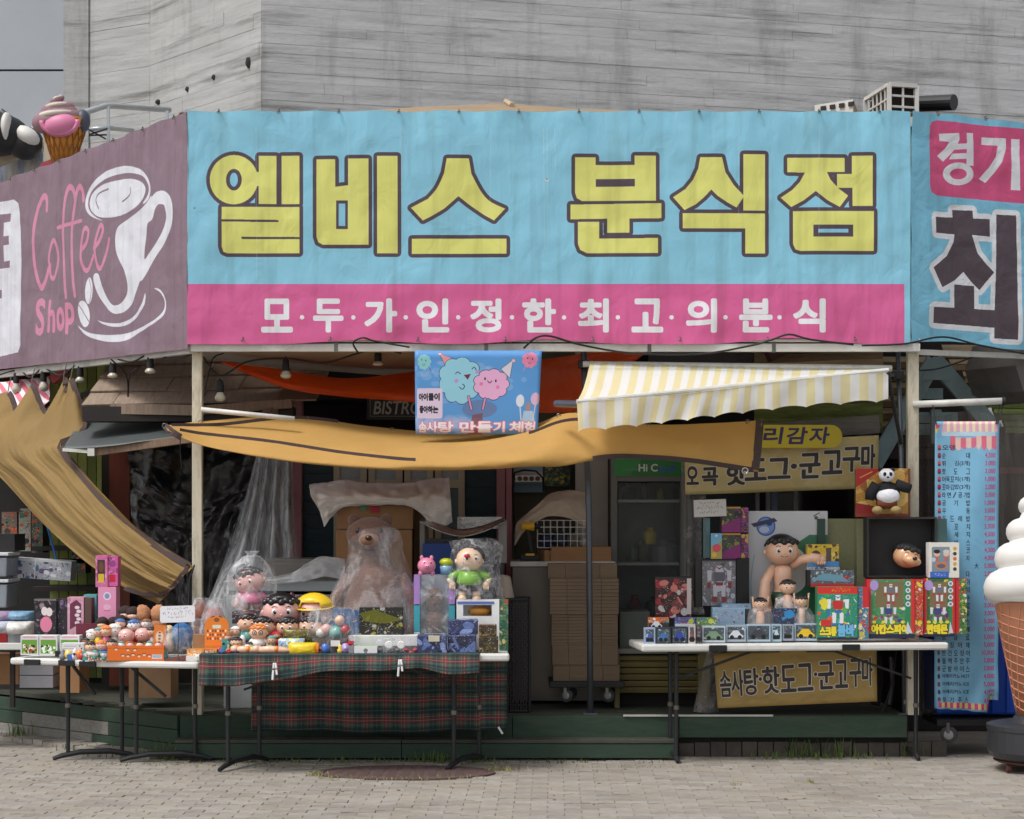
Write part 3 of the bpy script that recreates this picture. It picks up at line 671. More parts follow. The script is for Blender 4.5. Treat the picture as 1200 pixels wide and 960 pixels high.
a = Vector((X(1072, FD), FD + .03, zb - .02)); g = G(); g.beam(a, a + rdv * 1.9, .04, .035); g.obj('beam', m_white, fr, bev=.003)
for zz in (4.0,):
    g = G(); g.beam((LP.x, FD - .03, zz), (RPp.x, FD - .03, zz), .04, .04); g.obj('beam', m_white, fr)
    a = Vector((LP.x, FD - .02, zz)); g = G(); g.beam(a, a + ldv * 4.4, .04); g.obj('beam', m_white, fr)
    a = Vector((RPp.x, FD - .02, zz)); g = G(); g.beam(a, a + rdv * 1.9, .04); g.obj('beam', m_white, fr)
for px in (395, 570, 760, 905): g = G(); g.box(X(px, FD) - .012, X(px, FD) + .012, FD - .08, FD - .03, zb - .03, zb + .032); g.obj('clamp', m_ring, fr)

# ---------------------------------------------------------------- tarpaulin roof behind the banners
rf = thing('tarpaulin_roof', 'beige tarpaulin roof sheet just showing above the blue banner', 'roof sheet', (0, 13, 4))
def roofz(px, k):
    return 4.075 + k * (.035 + .21 * max(0, 1 - abs(px - 590) / 420.) ** .8)
g = G(); cols = []
def rfn(u, v):
    px = 212 + u * (1075 - 212); D_ = FD - .02 + v * 4.4; k = min(1, v / .2); x = X(px, FD) + (v * (-1.2 + 1.9 * u))
    return Vector((x, D_, roofz(px, k) + .012 * noise.noise((x * 2, D_ * 2, 3)) * k + (.0 if v < .25 else (v - .25) * .25)))
g.grid(rfn, 60, 16); g.obj('sheet', m_beige, rf, smooth=True, solid=.004)
def rfl(u, v):
    p = Vector((X(220, FD), FD, 4.04)) + ldv * (4.4 * u); q = Vector((-1.9 + u * -2.3, 17.2, 3.95)); r_ = p.lerp(q, v); r_.z += .01 * noise.noise(r_ * 3); return r_
def rfr(u, v):
    p = Vector((X(1072, FD), FD, 4.04)) + rdv * (1.9 * u); q = Vector((3.2 + u * 2.5, 17.2, 4.1)); return p.lerp(q, v)
g = G(); g.tube([W(593, 119, 13.4), W(600, 124, 13.05)], .02, 6); g.obj('ridge_strap', M('pale strap', (178, 158, 130)), rf)
# ================================================================= STALL FABRIC, KIOSK FRONTS BEHIND
rnd = random.Random(23)
class Cloth:
    def __init__(s, rows, wr=.0, ws=5, st=(1, 1), seed=0, fold=None, nrm=(0, -1, .2)):
        s.rows = PW(rows); s.wr, s.ws, s.st, s.seed, s.fold, s.n = wr, ws, st, seed, fold, Vector(nrm)
    def f(s, u, v):
        p = cr([cr(r, u) for r in s.rows], v)
        if s.wr:
            q = Vector((u * s.st[0] * s.ws + s.seed * 7.3, v * s.st[1] * s.ws + s.seed * 3.1, 0))
            p = p + s.n * (noise.noise(q) + .5 * noise.noise(q * 2.3) + .25 * noise.noise(q * 5.1)) * s.wr
        return p + s.fold(u, v) if s.fold else p
    def mesh(s, nu, nv): return G().grid(s.f, nu, nv)
    def ribbon(s, path, w, off=.006, n=24):
        """strip w wide (metres) along a (u, v) path, lying just proud of the cloth"""
        P = [s.f(*cr([(*a, 0) for a in path], i / n)[:2]) for i in range(n + 1)]; g = G(); vs = []
        for i, p in enumerate(P):
            d = (P[min(i + 1, n)] - P[max(i - 1, 0)]).normalized(); sd = d.cross(s.n.normalized()).normalized()
            vs += [p - sd * w / 2 + s.n * off, p + sd * w / 2 + s.n * off]
        return g.add(vs, [(2 * i, 2 * i + 1, 2 * i + 3, 2 * i + 2) for i in range(n)])
m_must = M('mustard cloth', (188, 146, 78), .8, .06, 3, .006, 14, dirt=.15, dcol=(158, 120, 66), ds=4, transl=.14)
m_must2 = M('olive mustard cloth', (138, 112, 64), .8, .08, 3, .006, 14, dirt=.2, dcol=(130, 108, 70), ds=4, transl=.12)
m_strap = M('dark brown webbing', (62, 46, 44), .8)
m_org = M('orange tarpaulin', (244, 92, 26), .5, .1, 4, .004, 14, transl=.5)
aw = thing('mustard_awning', 'long sagging mustard yellow cloth awning slung across the stall front', 'awning', (X(540, 12.3), 12.3, 2))
CL = Cloth([[(193, 499, 12.3), (235, 494, 12.6), (340, 488, 12.8), (430, 499, 12.9), (500, 506, 12.9), (560, 507, 12.8), (620, 498, 12.65), (680, 485, 12.5), (760, 498, 12.55), (860, 495, 12.5), (893, 492, 12.42)],
            [(195, 502, 12.2), (240, 512, 12.28), (340, 523, 12.2), (430, 532, 12.15), (500, 534, 12.12), (560, 532, 12.1), (620, 525, 12.1), (680, 514, 12.15), (760, 517, 12.25), (860, 518, 12.28), (891, 516, 12.32)],
            [(197, 505, 12.18), (240, 523, 12.15), (340, 541, 12.05), (430, 549, 12.0), (500, 551, 12.0), (560, 550, 12.0), (620, 547, 12.0), (680, 542, 12.05), (760, 536, 12.1), (840, 545, 12.15), (889, 552, 12.2)],
            [(199, 503, 12.3), (240, 516, 12.35), (340, 533, 12.35), (430, 542, 12.35), (500, 545, 12.35), (560, 543, 12.35), (620, 540, 12.35), (680, 536, 12.35), (760, 531, 12.35), (840, 538, 12.35), (886, 545, 12.3)]],
           wr=.012, ws=5, st=(2.2, 1), seed=3, fold=lambda u, v: Vector((0, 0, .012 * math.sin(u * 40 + v * 5) * math.exp(-((u - .7) / .1) ** 2))))
CL.mesh(120, 24).obj('sheet', m_must, aw, smooth=True)
for path, w in (([(.05, .28), (.16, .3), (.28, .36), (.38, .42)], .03), ([(.03, .1), (.12, .12), (.2, .04), (.26, .02)], .035), ([(.60, .15), (.68, .12), (.78, .05)], .03), ([(.985, .0), (.985, .3), (.985, .65)], .05), ([(.72, .62), (.82, .64), (.9, .65), (.98, .66)], .03), ([(.0, .1), (.02, .5), (.05, .66)], .04)):
    CL.ribbon(path, w).obj('strap', m_strap, aw)
g = G(); c = W(873, 552, 12.1); g.tube([c + Vector((.018 * math.cos(a), 0, .018 * math.sin(a))) for a in np.linspace(0, 6.28, 11)], .005, 6); g.obj('ring', M('chrome', (200, 200, 200), .2, metal=1), aw)
# striped awning
n_st = 42; cv = Cv(0, 0, n_st, 2, S=16, bg=(240, 240, 238))
for k in range(0, n_st, 2): cv.rect(k, 0, k + 1, 2, (236, 226, 178))
cv.grime(.25, (20, 40), 2, (.85, .83, .78)); mst = cv.mat('cream stripe print', .6, .006, 8, transl=.3)
sa = thing('striped_awning', 'cream and white striped awning with scalloped valance, tilted on a steel pole', 'awning', W(860, 460, 12.2))
fr_ = [(676, 471, 11.8), (740, 467, 11.87), (800, 462, 11.95), (851, 456, 12.0), (905, 449, 12.08), (975, 441, 12.2), (1041, 434, 12.3)]
tp_ = [(692, 424, 12.6), (750, 426, 12.6), (810, 428, 12.6), (860, 430, 12.6), (910, 432, 12.6), (980, 433, 12.6), (1041, 432, 12.6)]
S1 = Cloth([tp_, [((a[0] + b[0]) / 2, (a[1] + b[1]) / 2 + (7 if i < 5 else 1), (a[2] + b[2]) / 2) for i, (a, b) in enumerate(zip(tp_, fr_))], fr_], wr=.007, ws=4, seed=5)
S1.mesh(84, 12).obj('canopy', mst, sa, smooth=True)
lo_ = [(678, 504), (738, 499), (790, 493), (846, 486), (905, 479), (975, 473), (1041, 469)]
def val(u, v):
    p = cr([W(*q) for q in fr_], u); q = cr([W(a, b, c[2] - .01) for (a, b), c in zip(lo_, fr_)], u)
    r_ = p.lerp(q, v); r_.z += v * .018 * (abs(math.sin(math.pi * u * 10.5)) ** .7 - .6); r_.y -= .012 * v * math.sin(u * 50) + .02 * v * noise.noise((u * 14, v, 3)); return r_
G().grid(val, 168, 8).obj('valance', mst, sa, smooth=True)
m_st = M('grey steel tube', (98, 104, 112), .35, .1, 8, metal=.6)
g = G(); g.tube([W(683, 427, 12.62), W(1045, 432, 12.62)], .022, 10); g.obj('rail', m_white, sa)
g = G(); g.tube([W(676, 471, 11.81), W(1041, 434, 12.31)], .014, 8); g.obj('front_bar', m_white, sa)
g = G(); g.tube([W(652, 473, 12.2), W(680, 474, 11.9)], .022, 8); g.obj('arm', m_st, sa)
for a, b in (((1040, 436, 12.3), (1056, 520, 12.62)), ((1042, 440, 12.3), (1048, 440, 12.6))):
    g = G(); g.tube([W(*a), W(*b)], .012, 8); g.obj('arm', m_blk, sa)
for px, top_, lab in ((684, 412, 'grey steel pole standing on the deck edge under the striped awning, beside the carton stack'), (1052, 406, 'grey steel pole just left of the peeling cream post')):
    o = thing('steel_pole', lab, 'pole', (X(px + 5, 12.66), 12.66, DK), group='steel poles of the awning')
    g = G(); g.tube([W(px, top_, 12.66), W(px + 6, 600, 12.66), Vector((X(px + 8, 12.66), 12.66, DK))], .02 if px < 900 else .016, 10); g.obj('tube', m_st, o, smooth=True)
    g = G(); g.obox((X(px + 8, 12.66), 12.66, DK + .004), (.09, .09, .008)); g.obj('foot', m_st, o)
    g = G(); q = W(px, 427 if px < 900 else 440, 12.64); g.obox(q, (.07, .06, .05)); g.obj('clamp', m_blk, o, bev=.004)
# hanging mustard curtain at the left
def crow(L_, Rr, D0, D1, n=9, bow=0): return [(L_[0] + (Rr[0] - L_[0]) * i / (n - 1), L_[1] + (Rr[1] - L_[1]) * i / (n - 1) + bow * math.sin(math.pi * i / (n - 1)), D0 + (D1 - D0) * i / (n - 1) - .12 * math.sin(math.pi * i / (n - 1))) for i in range(n)]
lc = thing('mustard_curtain', 'olive mustard cloth curtain hung in peaks and swept down to the left post', 'curtain', W(110, 560, 13.4))
R0 = [(-22, 474, 14.9), (8, 459, 14.7), (23, 487, 14.55), (37, 451, 14.4), (55, 486, 14.2), (73, 445, 14.05), (78, 458, 14.0), (84, 444, 13.95), (100, 493, 13.8)]
LC = Cloth([R0, crow((-40, 500), (97, 510), 14.75, 13.65), crow((-25, 540), (72, 522), 14.5, 13.5), crow((2, 562), (97, 553), 14.1, 13.3), crow((46, 610), (126, 584), 13.6, 13.05, bow=2), crow((97, 656), (162, 620), 13.1, 12.85), crow((148, 690), (203, 649), 12.85, 12.65), crow((186, 707), (226, 664), 12.7, 12.55)],
           wr=.035, ws=3, st=(2.2, .7), seed=8, fold=lambda u, v: Vector((0, -.06, 0)) * noise.noise((u * 4, v * 1.3, 2)) + Vector((0, -.009, 0)) * noise.noise((u * 16, v * 1.2, 7)) * max(0, 1.1 - v))
LC.mesh(72, 70).obj('sheet', m_must2, lc, smooth=True)
LC.ribbon([(.98, .0), (.985, .3), (.93, .55), (.93, .75), (.95, .97)], .045).obj('strap', m_strap, lc)
LC.ribbon([(.97, .96), (.7, .985), (.4, .985), (.15, .95), (.0, .85)], .03).obj('strap', m_strap, lc)
for a, b in ((.125, .25), (.375, .5), (.625, .75), (.875, .99)):
    LC.ribbon([(a + .005, .0), ((a + b) / 2, .0), (b, .0)], .04, n=8).obj('strap', m_strap, lc)
g = G(); q = W(222, 680, 12.5); g.tube([W(228, 662, 12.5), q, W(221, 710, 12.48), W(222, 728, 12.45)], .006, 6); g.obj('tie_cord', m_blk, lc)
# orange tarp and grey sheet under the roof
ot = thing('orange_tarp', 'bright orange tarpaulin slung under the roof behind the cotton candy poster', 'tarp', W(500, 450, 13))
Cloth([[(258, 423, 12.95), (330, 433, 13.2), (400, 443, 13.35), (480, 436, 13.35), (560, 425, 13.3), (640, 420, 13.2), (720, 411, 13.1), (775, 406, 13)],
       [(260, 424, 12.93), (330, 445, 13.0), (400, 455, 13.05), (480, 457, 13.05), (560, 455, 13.05), (640, 452, 13.05), (700, 437, 13.0), (760, 412, 12.95)],
       [(262, 426, 12.95), (330, 454, 12.98), (400, 465, 12.98), (480, 471, 12.98), (560, 477, 12.98), (640, 484, 12.98), (685, 478, 13), (720, 440, 13)]], wr=.02, ws=5, st=(2, 1), seed=4).mesh(60, 14).obj('sheet', m_org, ot, smooth=True)
gs = thing('grey_sheet', 'dull grey beige sheet stretched under the roof above the orange tarp', 'tarp', W(420, 420, 13.3))
Cloth([[(235, 410, 12.8), (300, 412, 12.8), (400, 412, 12.8), (500, 412, 12.8), (600, 410, 12.8)], [(235, 420, 13.4), (300, 428, 13.5), (400, 436, 13.6), (500, 442, 13.6), (600, 438, 13.6)]], wr=.03, ws=5, seed=6).mesh(40, 10).obj('sheet', M('grey beige sheet', (150, 142, 132), .8, .1, 4, .003, 20), gs, smooth=True)

# ---------------------------------------------------------------- kiosk fronts
m_teal = M('dark teal boards', (30, 52, 62), .5, .25, 5, .002, 50, stretch=(1, 1, 5))
m_pink = M('faded pink paint', (168, 112, 120), .65, .15, 5, .001, 60, dirt=.4, dcol=(110, 84, 84))
m_crm = M('cream door paint', (176, 164, 142), .6, .08, 5, dirt=.25, dcol=(130, 116, 96))
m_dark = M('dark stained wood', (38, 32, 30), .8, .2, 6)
m_glass = M('dim glass', (88, 100, 106), .12, .05, spec=.8)
m_wood = M('weathered brown shingle', (128, 106, 88), .85, .18, 9, .003, 60, stretch=(6, 1, 1), dirt=.6, dcol=(84, 70, 58), ds=4)
m_wood2 = M('greyed shingle', (142, 124, 108), .85, .18, 9, .003, 60, stretch=(6, 1, 1), dirt=.5, dcol=(92, 78, 66), ds=4)
m_moss = M('mossy green board', (112, 124, 66), .85, .25, 7, .003, 50, stretch=(1, 1, 4), dirt=.7, dcol=(62, 66, 40), ds=4)
m_moss2 = M('faded brown board', (150, 130, 100), .85, .2, 7, .003, 50, stretch=(1, 1, 4), dirt=.6, dcol=(80, 72, 48), ds=4)
kb = thing('bistro_kiosk', 'dark kiosk front with pink posts, cream folding doors and teal boards', 'kiosk', (X(470, 14), 14.1, DK))
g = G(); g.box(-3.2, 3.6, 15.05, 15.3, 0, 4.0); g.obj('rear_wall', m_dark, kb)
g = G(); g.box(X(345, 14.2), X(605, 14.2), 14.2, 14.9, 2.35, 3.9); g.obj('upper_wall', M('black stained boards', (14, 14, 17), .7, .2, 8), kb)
D_ = 14.1
for a, b in ((352, 392), (545, 583)):
    z = DK
    while z < 2.2:
        g = G(); g.obox((X((a + b) / 2, D_), D_ + .05, z + .05), (X(b, D_) - X(a, D_), .02, .104), Matrix.Rotation(R(9), 3, 'X')); g.obj('board', m_teal, kb); z += .097
for a, b in ((342, 354), (582, 592), (593, 600)):
    g = G(); g.box(X(a, D_), X(b, D_), D_ - .03, D_ + .1, DK, 3.6); g.obj('post', m_pink, kb, bev=.004)
for a, b in ((390, 430), (431, 472), (473, 508), (509, 545)):
    d = G(); x0_, x1_ = X(a, D_) + .003, X(b, D_) - .003; y0_ = D_ + .02; z0_, z1_ = DK, 2.0
    w_ = .045
    d.box(x0_, x0_ + w_, y0_, y0_ + .04, z0_, z1_); d.box(x1_ - w_, x1_, y0_, y0_ + .04, z0_, z1_)
    for zz in (z0_, .95, 1.72, z1_ - .06): d.box(x0_ + w_, x1_ - w_, y0_ + .002, y0_ + .038, zz, zz + .06)
    d.box(x0_ + w_, x1_ - w_, y0_ + .02, y0_ + .03, z0_ + .06, .95)
    do = d.obj('door_leaf', m_crm, kb, bev=.002)
    g = G(); g.box(x0_ + w_, x1_ - w_, y0_ + .022, y0_ + .028, 1.01, 1.72); g.obj('pane', m_glass, do)
    g = G(); g.box(x0_ + w_, x1_ - w_, y0_ + .022, y0_ + .028, 1.78, 1.94); g.obj('pane', M('pale glass', (150, 158, 160), .2), do)
# bistro sign
cv = Cv(430, 464, 500, 492, S=6, bg=(26, 26, 28))
cv.line([(434, 468), (498, 468)], .8, (120, 118, 112)); cv.line([(434, 488), (498, 488)], .8, (120, 118, 112)); cv.line([(434, 468), (434, 488)], .8, (120, 118, 112))
cv.text('BISTRO', 438, 470.5, 493, 485.5, (150, 146, 138), bold=1.5, skew=2)
o = thing('bistro_sign', 'small black sign with faded BISTRO lettering behind the orange tarp', 'sign', W(465, 478, 13.9))
g = G(); g.obox(W(465, 478, 13.9), (70 * 13.9 / FP, .03, 28 * 13.9 / FP)); o2 = g.obj('board', [cv.mat('bistro print', .6)], o)
# white framed utility recess, boxes on the wall, power strip
ub = thing('service_panel', 'pale wall panel with door seam between the wire basket and the fridge', 'wall panel', (X(697, 13.9), 13.9, DK))
m_pan = M('grey beige panel', (160, 156, 150), .5, .06, 4, dirt=.2)
for a, b in ((674, 687), (688, 713), (714, 722)):
    g = G(); g.box(X(a, 13.9) + .002, X(b, 13.9) - .002, 13.9, 13.96, DK, 2.75); g.obj('panel', m_pan if a < 714 else m_white, ub, bev=.003)
g = G(); g.box(X(600, 14.3), X(676, 14.3), 14.3, 14.34, DK, 2.9); g.obj('back_panel', M('dull olive wall', (92, 92, 80), .8), ub)
def cbox(name, label, cat, px0, px1, py0, py1, D, dep, front, side, rot=0, group=None, bev=0, parent=None, tilt=0, topm=None):
    """box with a printed front; a thing when parent is None"""
    c = Vector((X((px0 + px1) / 2, D), D + dep / 2, (Z(py0, D) + Z(py1, D)) / 2)); g = G()
    g.obox((0, 0, 0), (X(px1, D) - X(px0, D), dep, Z(py0, D) - Z(py1, D)), None, 0); g.m[2] = 1
    if topm: g.m[1] = 2
    o = g.obj(name, [side, front] + ([topm] if topm else []), parent, bev=bev); o.location = c; o.rotation_euler = (0, tilt, rot)
    if parent is None: tag(o, label, cat, group)
    return o
cv = Cv(602, 540, 636, 577, S=5, bg=(150, 180, 200)); cv.rect(602, 553, 636, 563, (196, 204, 206)); cv.line([(604, 545), (622, 545)], 1.5, (60, 90, 130)); cv.rect(602, 565, 636, 577, (96, 128, 150)); scribble(cv, 605, 632, 567, 3, (40, 60, 90), 1, 1.6)
cbox('drinks_poster', 'pale blue printed panel behind the power strip', 'poster', 602, 636, 540, 577, 14.2, .02, cv.mat('blue panel print'), m_pan)
def busy(x0, y0, x1, y1, S, bg, cols, n, seed, r=(1, 4)):
    cv = busy0(x0, y0, x1, y1, S, bg, cols, n, seed, r); q = np.random.RandomState(seed + 900); m = min(260, 60 + 4 * n)
    for k in range(m):
        cx, cy = q.uniform(x0, x1), q.uniform(y0, y1); c = cols[q.randint(len(cols))] if k % 4 else (tuple(q.randint(20, 90, 3)) if k % 8 else (225, 225, 225))
        if k % 2: cv.rect(cx, cy, cx + q.uniform(.3, 1.6), cy + q.uniform(.3, .9), c, .8)
        else: cv.line([(cx, cy), (cx + q.uniform(-1.5, 1.5), cy + q.uniform(-1.2, 1.2))], .4, c, .8)
    return cv
def busy0(x0, y0, x1, y1, S, bg, cols, n, seed, r=(1, 4)):
    cv = Cv(x0, y0, x1, y1, S=S, bg=bg); q = np.random.RandomState(seed)
    for k in range(n):
        cx, cy = q.uniform(x0, x1), q.uniform(y0, y1); a = q.uniform(*r)
        if k % 3: cv.poly(circ(cx, cy, a, a * q.uniform(.4, 1), q.uniform(0, 180), n=10), cols[q.randint(len(cols))])
        else: cv.line([(cx, cy), (cx + q.uniform(-2, 2) * a, cy + q.uniform(-2, 2) * a)], a * .4, cols[q.randint(len(cols))])
    return cv
cbox('jungle_picture', 'small green and yellow leafy picture beside the power strip', 'picture', 638, 668, 538, 570, 14.2, .03, busy(638, 538, 668, 570, 5, (60, 84, 60), [(120, 140, 50), (40, 60, 50), (190, 170, 60), (90, 140, 150), (30, 44, 36)], 70, 3).mat('leafy print'), m_dark)
ps = thing('power_strip', 'white power strip with four round sockets and a black cable', 'power strip', W(620, 561, 14.1))
g = G(); g.obox(W(620, 561, 14.1), (.2, .03, .05)); g.obj('body', M('white plastic', (225, 225, 222), .4), ps, bev=.006)
for k in range(4): g = G(); g.lathe([(.017, 0), (.017, .006)], W(609 + k * 7, 561, 14.08), 12, rot=Matrix.Rotation(R(90), 3, 'X')); g.obj('socket', M('brown socket', (90, 60, 50), .5), ps)
g = G(); g.tube([W(604, 562, 14.08), W(601, 560, 14.08), W(603, 554, 14.08), W(614, 551, 14.07), W(628, 552, 14.08), W(636, 560, 14.08), W(637, 575, 14.1)], .007, 6); g.obj('cable', m_blk, ps)
g = G(); g.tube([W(603, 556, 14.1), W(601, 575, 14.1), W(602, 610, 14.1), W(604, 650, 14.0)], .007, 6); tag(g.obj('black_cable', m_blk), 'thin black cable hanging down the wall left of the wire basket', 'cable')

# fridge
fg = thing('display_fridge', 'glass door drinks fridge with a green Hi header, dim shelves inside', 'fridge', (X(761, 13.7), 13.7, DK))
m_fr = M('grey fridge enamel', (112, 114, 112), .4, .05, 4)
fx0, fx1, fy = X(716, 13.7), X(804, 13.7), 13.7
for a, b, c, d in ((fx0, fx0 + .045, DK, 2.0), (fx1 - .04, fx1, DK, 2.0), (fx0 + .045, fx1 - .04, DK, DK + .08)):
    g = G(); g.box(a, b, fy, fy + .5, c, d); g.obj('side', m_fr, fg, bev=.004)
g = G(); g.box(fx0 + .045, fx1 - .04, fy + .46, fy + .5, DK, 2.0); g.obj('back', M('fridge inner', (112, 118, 118), .5), fg)
g = G(); g.box(fx0 + .045, fx1 - .04, fy, fy + .5, 1.76, 2.0); g.obj('top', m_fr, fg)
cv = Cv(722, 528, 800, 558, S=6, bg=(46, 128, 70)); cv.poly([(722, 528), (760, 528), (740, 558), (722, 558)], (56, 148, 80)); cv.text('Hi C', 750, 544, 771, 552.5, (225, 228, 230), bold=2); cv.text('ool', 772, 545, 790, 552.5, (60, 90, 190), bold=2); cv.rect(731, 549, 749, 551.5, (80, 150, 100))
g = G(); g.quad((fx0 + .02, fy - .006, Z(558, fy)), (fx1 - .02, fy - .006, Z(558, fy)), (fx1 - .02, fy - .006, Z(528, fy)), (fx0 + .02, fy - .006, Z(528, fy))); g.obj('header', cv.mat('fridge header print', .35), fg)
for py in (587, 661): g = G(); g.box(fx0 + .05, fx1 - .045, fy + .04, fy + .44, Z(py, fy) - .01, Z(py, fy) + .008); g.obj('shelf', M('pale shelf', (170, 175, 172), .4), fg)
for px, py, w, h, c in ((757, 587, 10, 24, (58, 60, 62)), (776, 587, 9, 14, (150, 140, 70)), (738, 587, 14, 20, (66, 74, 70)), (757, 661, 14, 30, (80, 78, 60)), (764, 640, 16, 20, (200, 180, 40)), (745, 661, 12, 22, (84, 110, 90)), (782, 661, 34, 26, (110, 118, 116)), (746, 730, 16, 30, (120, 40, 40)), (770, 728, 22, 26, (66, 70, 72))):
    g = G(); r_ = w * fy / FP / 2; zz = Z(py, fy) + .009; hh = h * fy / FP; g.lathe([(r_, 0), (r_, hh * .7), (r_ * .5, hh * .88), (r_ * .5, hh)], (X(px, fy), fy + .22, zz), 12); tag(g.obj('bottle', M('stock %d %d' % (px, py), c, .4), None, smooth=False), {757: 'dark bottle', 776: 'olive can', 738: 'grey green jar', 764: 'bright yellow tub', 745: 'dull green jar', 782: 'wide grey bag', 746: 'dark red bottle', 770: 'squat grey tub'}[px] + ' on the %s shelf inside the fridge' % ('upper' if py < 600 else 'middle' if py < 700 else 'bottom'), 'bottle')
g = G(); g.box(fx0 + .05, fx1 - .045, fy + .004, fy + .012, DK + .08, 1.75); g.obj('door_glass', film('fridge glass', (120, 130, 130), .16, .12, 2, rough=.08), fg)

# stainless cabinet, drill, cloth, basket, cartons on dolly
m_ss = M('dull stainless steel', (96, 91, 85), .35, .06, 3, metal=.7)
sc_ = thing('steel_cabinet', 'dull stainless cabinet with white worktop behind the black crate', 'cabinet', (X(625, 13.3), 13.3, DK))
g = G(); g.box(X(600, 13.3), X(720, 13.3), 13.3, 13.85, DK + .02, Z(664, 13.3)); g.obj('body', m_ss, sc_, bev=.005)
g = G(); g.box(X(598, 13.3), X(721, 13.3), 13.28, 13.87, Z(664, 13.3), Z(658, 13.3)); g.obj('worktop', M('white top', (196, 194, 188), .4, dirt=.3), sc_, bev=.004)
m_bc = M('beige cloth', (186, 172, 156), .85, .08, 4, .003, 25)
cl = Cloth([[(628, 600, 13.5), (640, 582, 13.5), (655, 576, 13.5), (672, 575, 13.5), (686, 578, 13.55)], [(606, 612, 13.38), (630, 596, 13.35), (650, 588, 13.35), (670, 590, 13.38), (688, 600, 13.4)], [(603, 640, 13.36), (615, 622, 13.33), (640, 606, 13.33), (668, 608, 13.35), (690, 622, 13.4)]], wr=.03, ws=5, seed=12)
tag(cl.mesh(30, 20).obj('dust_cloth', m_bc, smooth=True, solid=.004), 'crumpled beige cloth thrown over the things on the steel cabinet', 'cloth')
wbk = thing('wire_basket', 'white wire basket with dark blue contents on the steel cabinet', 'basket', W(660, 643, 13.35))
mw = M('white wire', (215, 215, 215), .4); bx0, bx1, bz0, bz1 = X(630, 13.35), X(692, 13.35), Z(642, 13.35), Z(610, 13.35)
g = G()
for k in range(9): xx = bx0 + (bx1 - bx0) * k / 8; g.tube([(xx, 13.35, bz0), (xx, 13.35, bz1)], .0022, 4); g.tube([(xx, 13.6, bz0), (xx, 13.6, bz1)], .0022, 4)
for k in range(5): zz = bz0 + (bz1 - bz0) * k / 4; g.tube([(bx0, 13.35, zz), (bx1, 13.35, zz), (bx1, 13.6, zz), (bx0, 13.6, zz), (bx0, 13.35, zz)], .0022, 4)
g.obj('wires', mw, wbk)
for a, b, c in ((640, 14, (38, 52, 92)), (656, 15, (52, 66, 84)), (672, 14, (120, 118, 112)), (684, 9, (180, 180, 172))):
    g = G(); g.ell((X(a, 13.45), 13.47, bz0 + b * .0035), (b * .0035, .07, b * .0038), fn=lambda v: 1 + .25 * noise.noise(v * 2 + Vector((a, 0, 0)))); tag(g.obj('bundle', M('bundle %d' % a, c, .7)), {640: 'navy cloth bundle at the left end of the wire basket', 656: 'slate blue bundle in the middle of the wire basket', 672: 'grey cloth bundle in the wire basket', 684: 'pale bundle at the right end of the wire basket'}[a], 'bundle')
m_card = M('corrugated cardboard', (122, 104, 84), .85, .08, 5, .001, 80, dirt=.2, dcol=(112, 92, 70))
m_cardd = M('kraft cardboard', (160, 120, 84), .85, .08, 5, .001, 80)
cbox('carton', 'low brown carton tucked under the wire basket', 'carton', 646, 716, 641, 658, 13.32, .28, m_cardd, m_cardd)
cbox('carton', 'small open brown carton lying beside the yellow drill', 'carton', 634, 646, 645, 658, 13.34, .15, m_cardd, m_cardd, rot=.3)
dr = thing('power_drill', 'yellow and black cordless drill standing on the steel cabinet', 'drill', W(620, 657, 13.32))
m_ye = M('tool yellow', (222, 172, 30), .5)
g = G(); q = W(620, 617, 13.32); g.tube([q + Vector((-.05, 0, 0)), q + Vector((.035, 0, 0))], [.026, .03], 12); g.obj('motor_housing', m_ye, dr, smooth=False)
g = G(); g.tube([q + Vector((.035, 0, 0)), q + Vector((.075, 0, 0))], [.024, .014], 12); g.obj('chuck', m_blk, dr)
g = G(); g.beam(q + Vector((-.01, 0, -.01)), W(623, 648, 13.32), .03, .035); g.obj('handle', m_blk, dr, bev=.006)
g = G(); g.obox(W(621, 653, 13.32), (.13, .07, .045)); g.obj('battery', m_blk, dr, bev=.006)
g = G(); g.obox(W(621, 650, 13.3), (.06, .04, .012)); g.obj('battery_band', m_ye, dr)
dl = thing('dolly', 'flat black dolly on castors carrying the folded cardboard', 'dolly', (X(685, 13.0), 13.0, DK))
g = G(); g.box(X(644, 12.9), X(732, 12.9), 12.9, 13.28, Z(806, 12.9), Z(799, 12.9)); g.obj('platform', m_blk, dl, bev=.004)
def wheel(px, py, D, r, parent, mr=None, w=.03):
    c = W(px, py, D); q = Matrix.Rotation(R(90), 3, 'Y') @ Matrix.Rotation(R(0), 3, 'X'); q = Matrix.Rotation(R(70), 3, 'Z') @ Matrix.Rotation(R(90), 3, 'Y')
    g = G(); g.lathe([(r * .6, -w / 2), (r, -w / 2 + .004), (r, w / 2 - .004), (r * .6, w / 2)], c, 20, rot=q); cst = g.obj('castor', mr or M('grey rubber', (60, 62, 64), .7), parent, smooth=False)
    g = G(); g.lathe([(r * .25, -w / 2 - .004), (r * .55, -w / 2 - .002), (r * .55, w / 2 + .002), (r * .25, w / 2 + .004)], c, 14, rot=q); g.obj('hub', M('hub metal', (150, 150, 150), .4, metal=.5), cst)
    g = G(); g.obox(c + Vector((-.01, -.0, r * .8)), (.02, .05, r * 1.2)); g.obj('fork', m_ring, cst)
for px, D in ((664, 12.95), (713, 12.98), (668, 13.2), (716, 13.2)): wheel(px, 815 if D < 13.1 else 812, D, .044, dl)
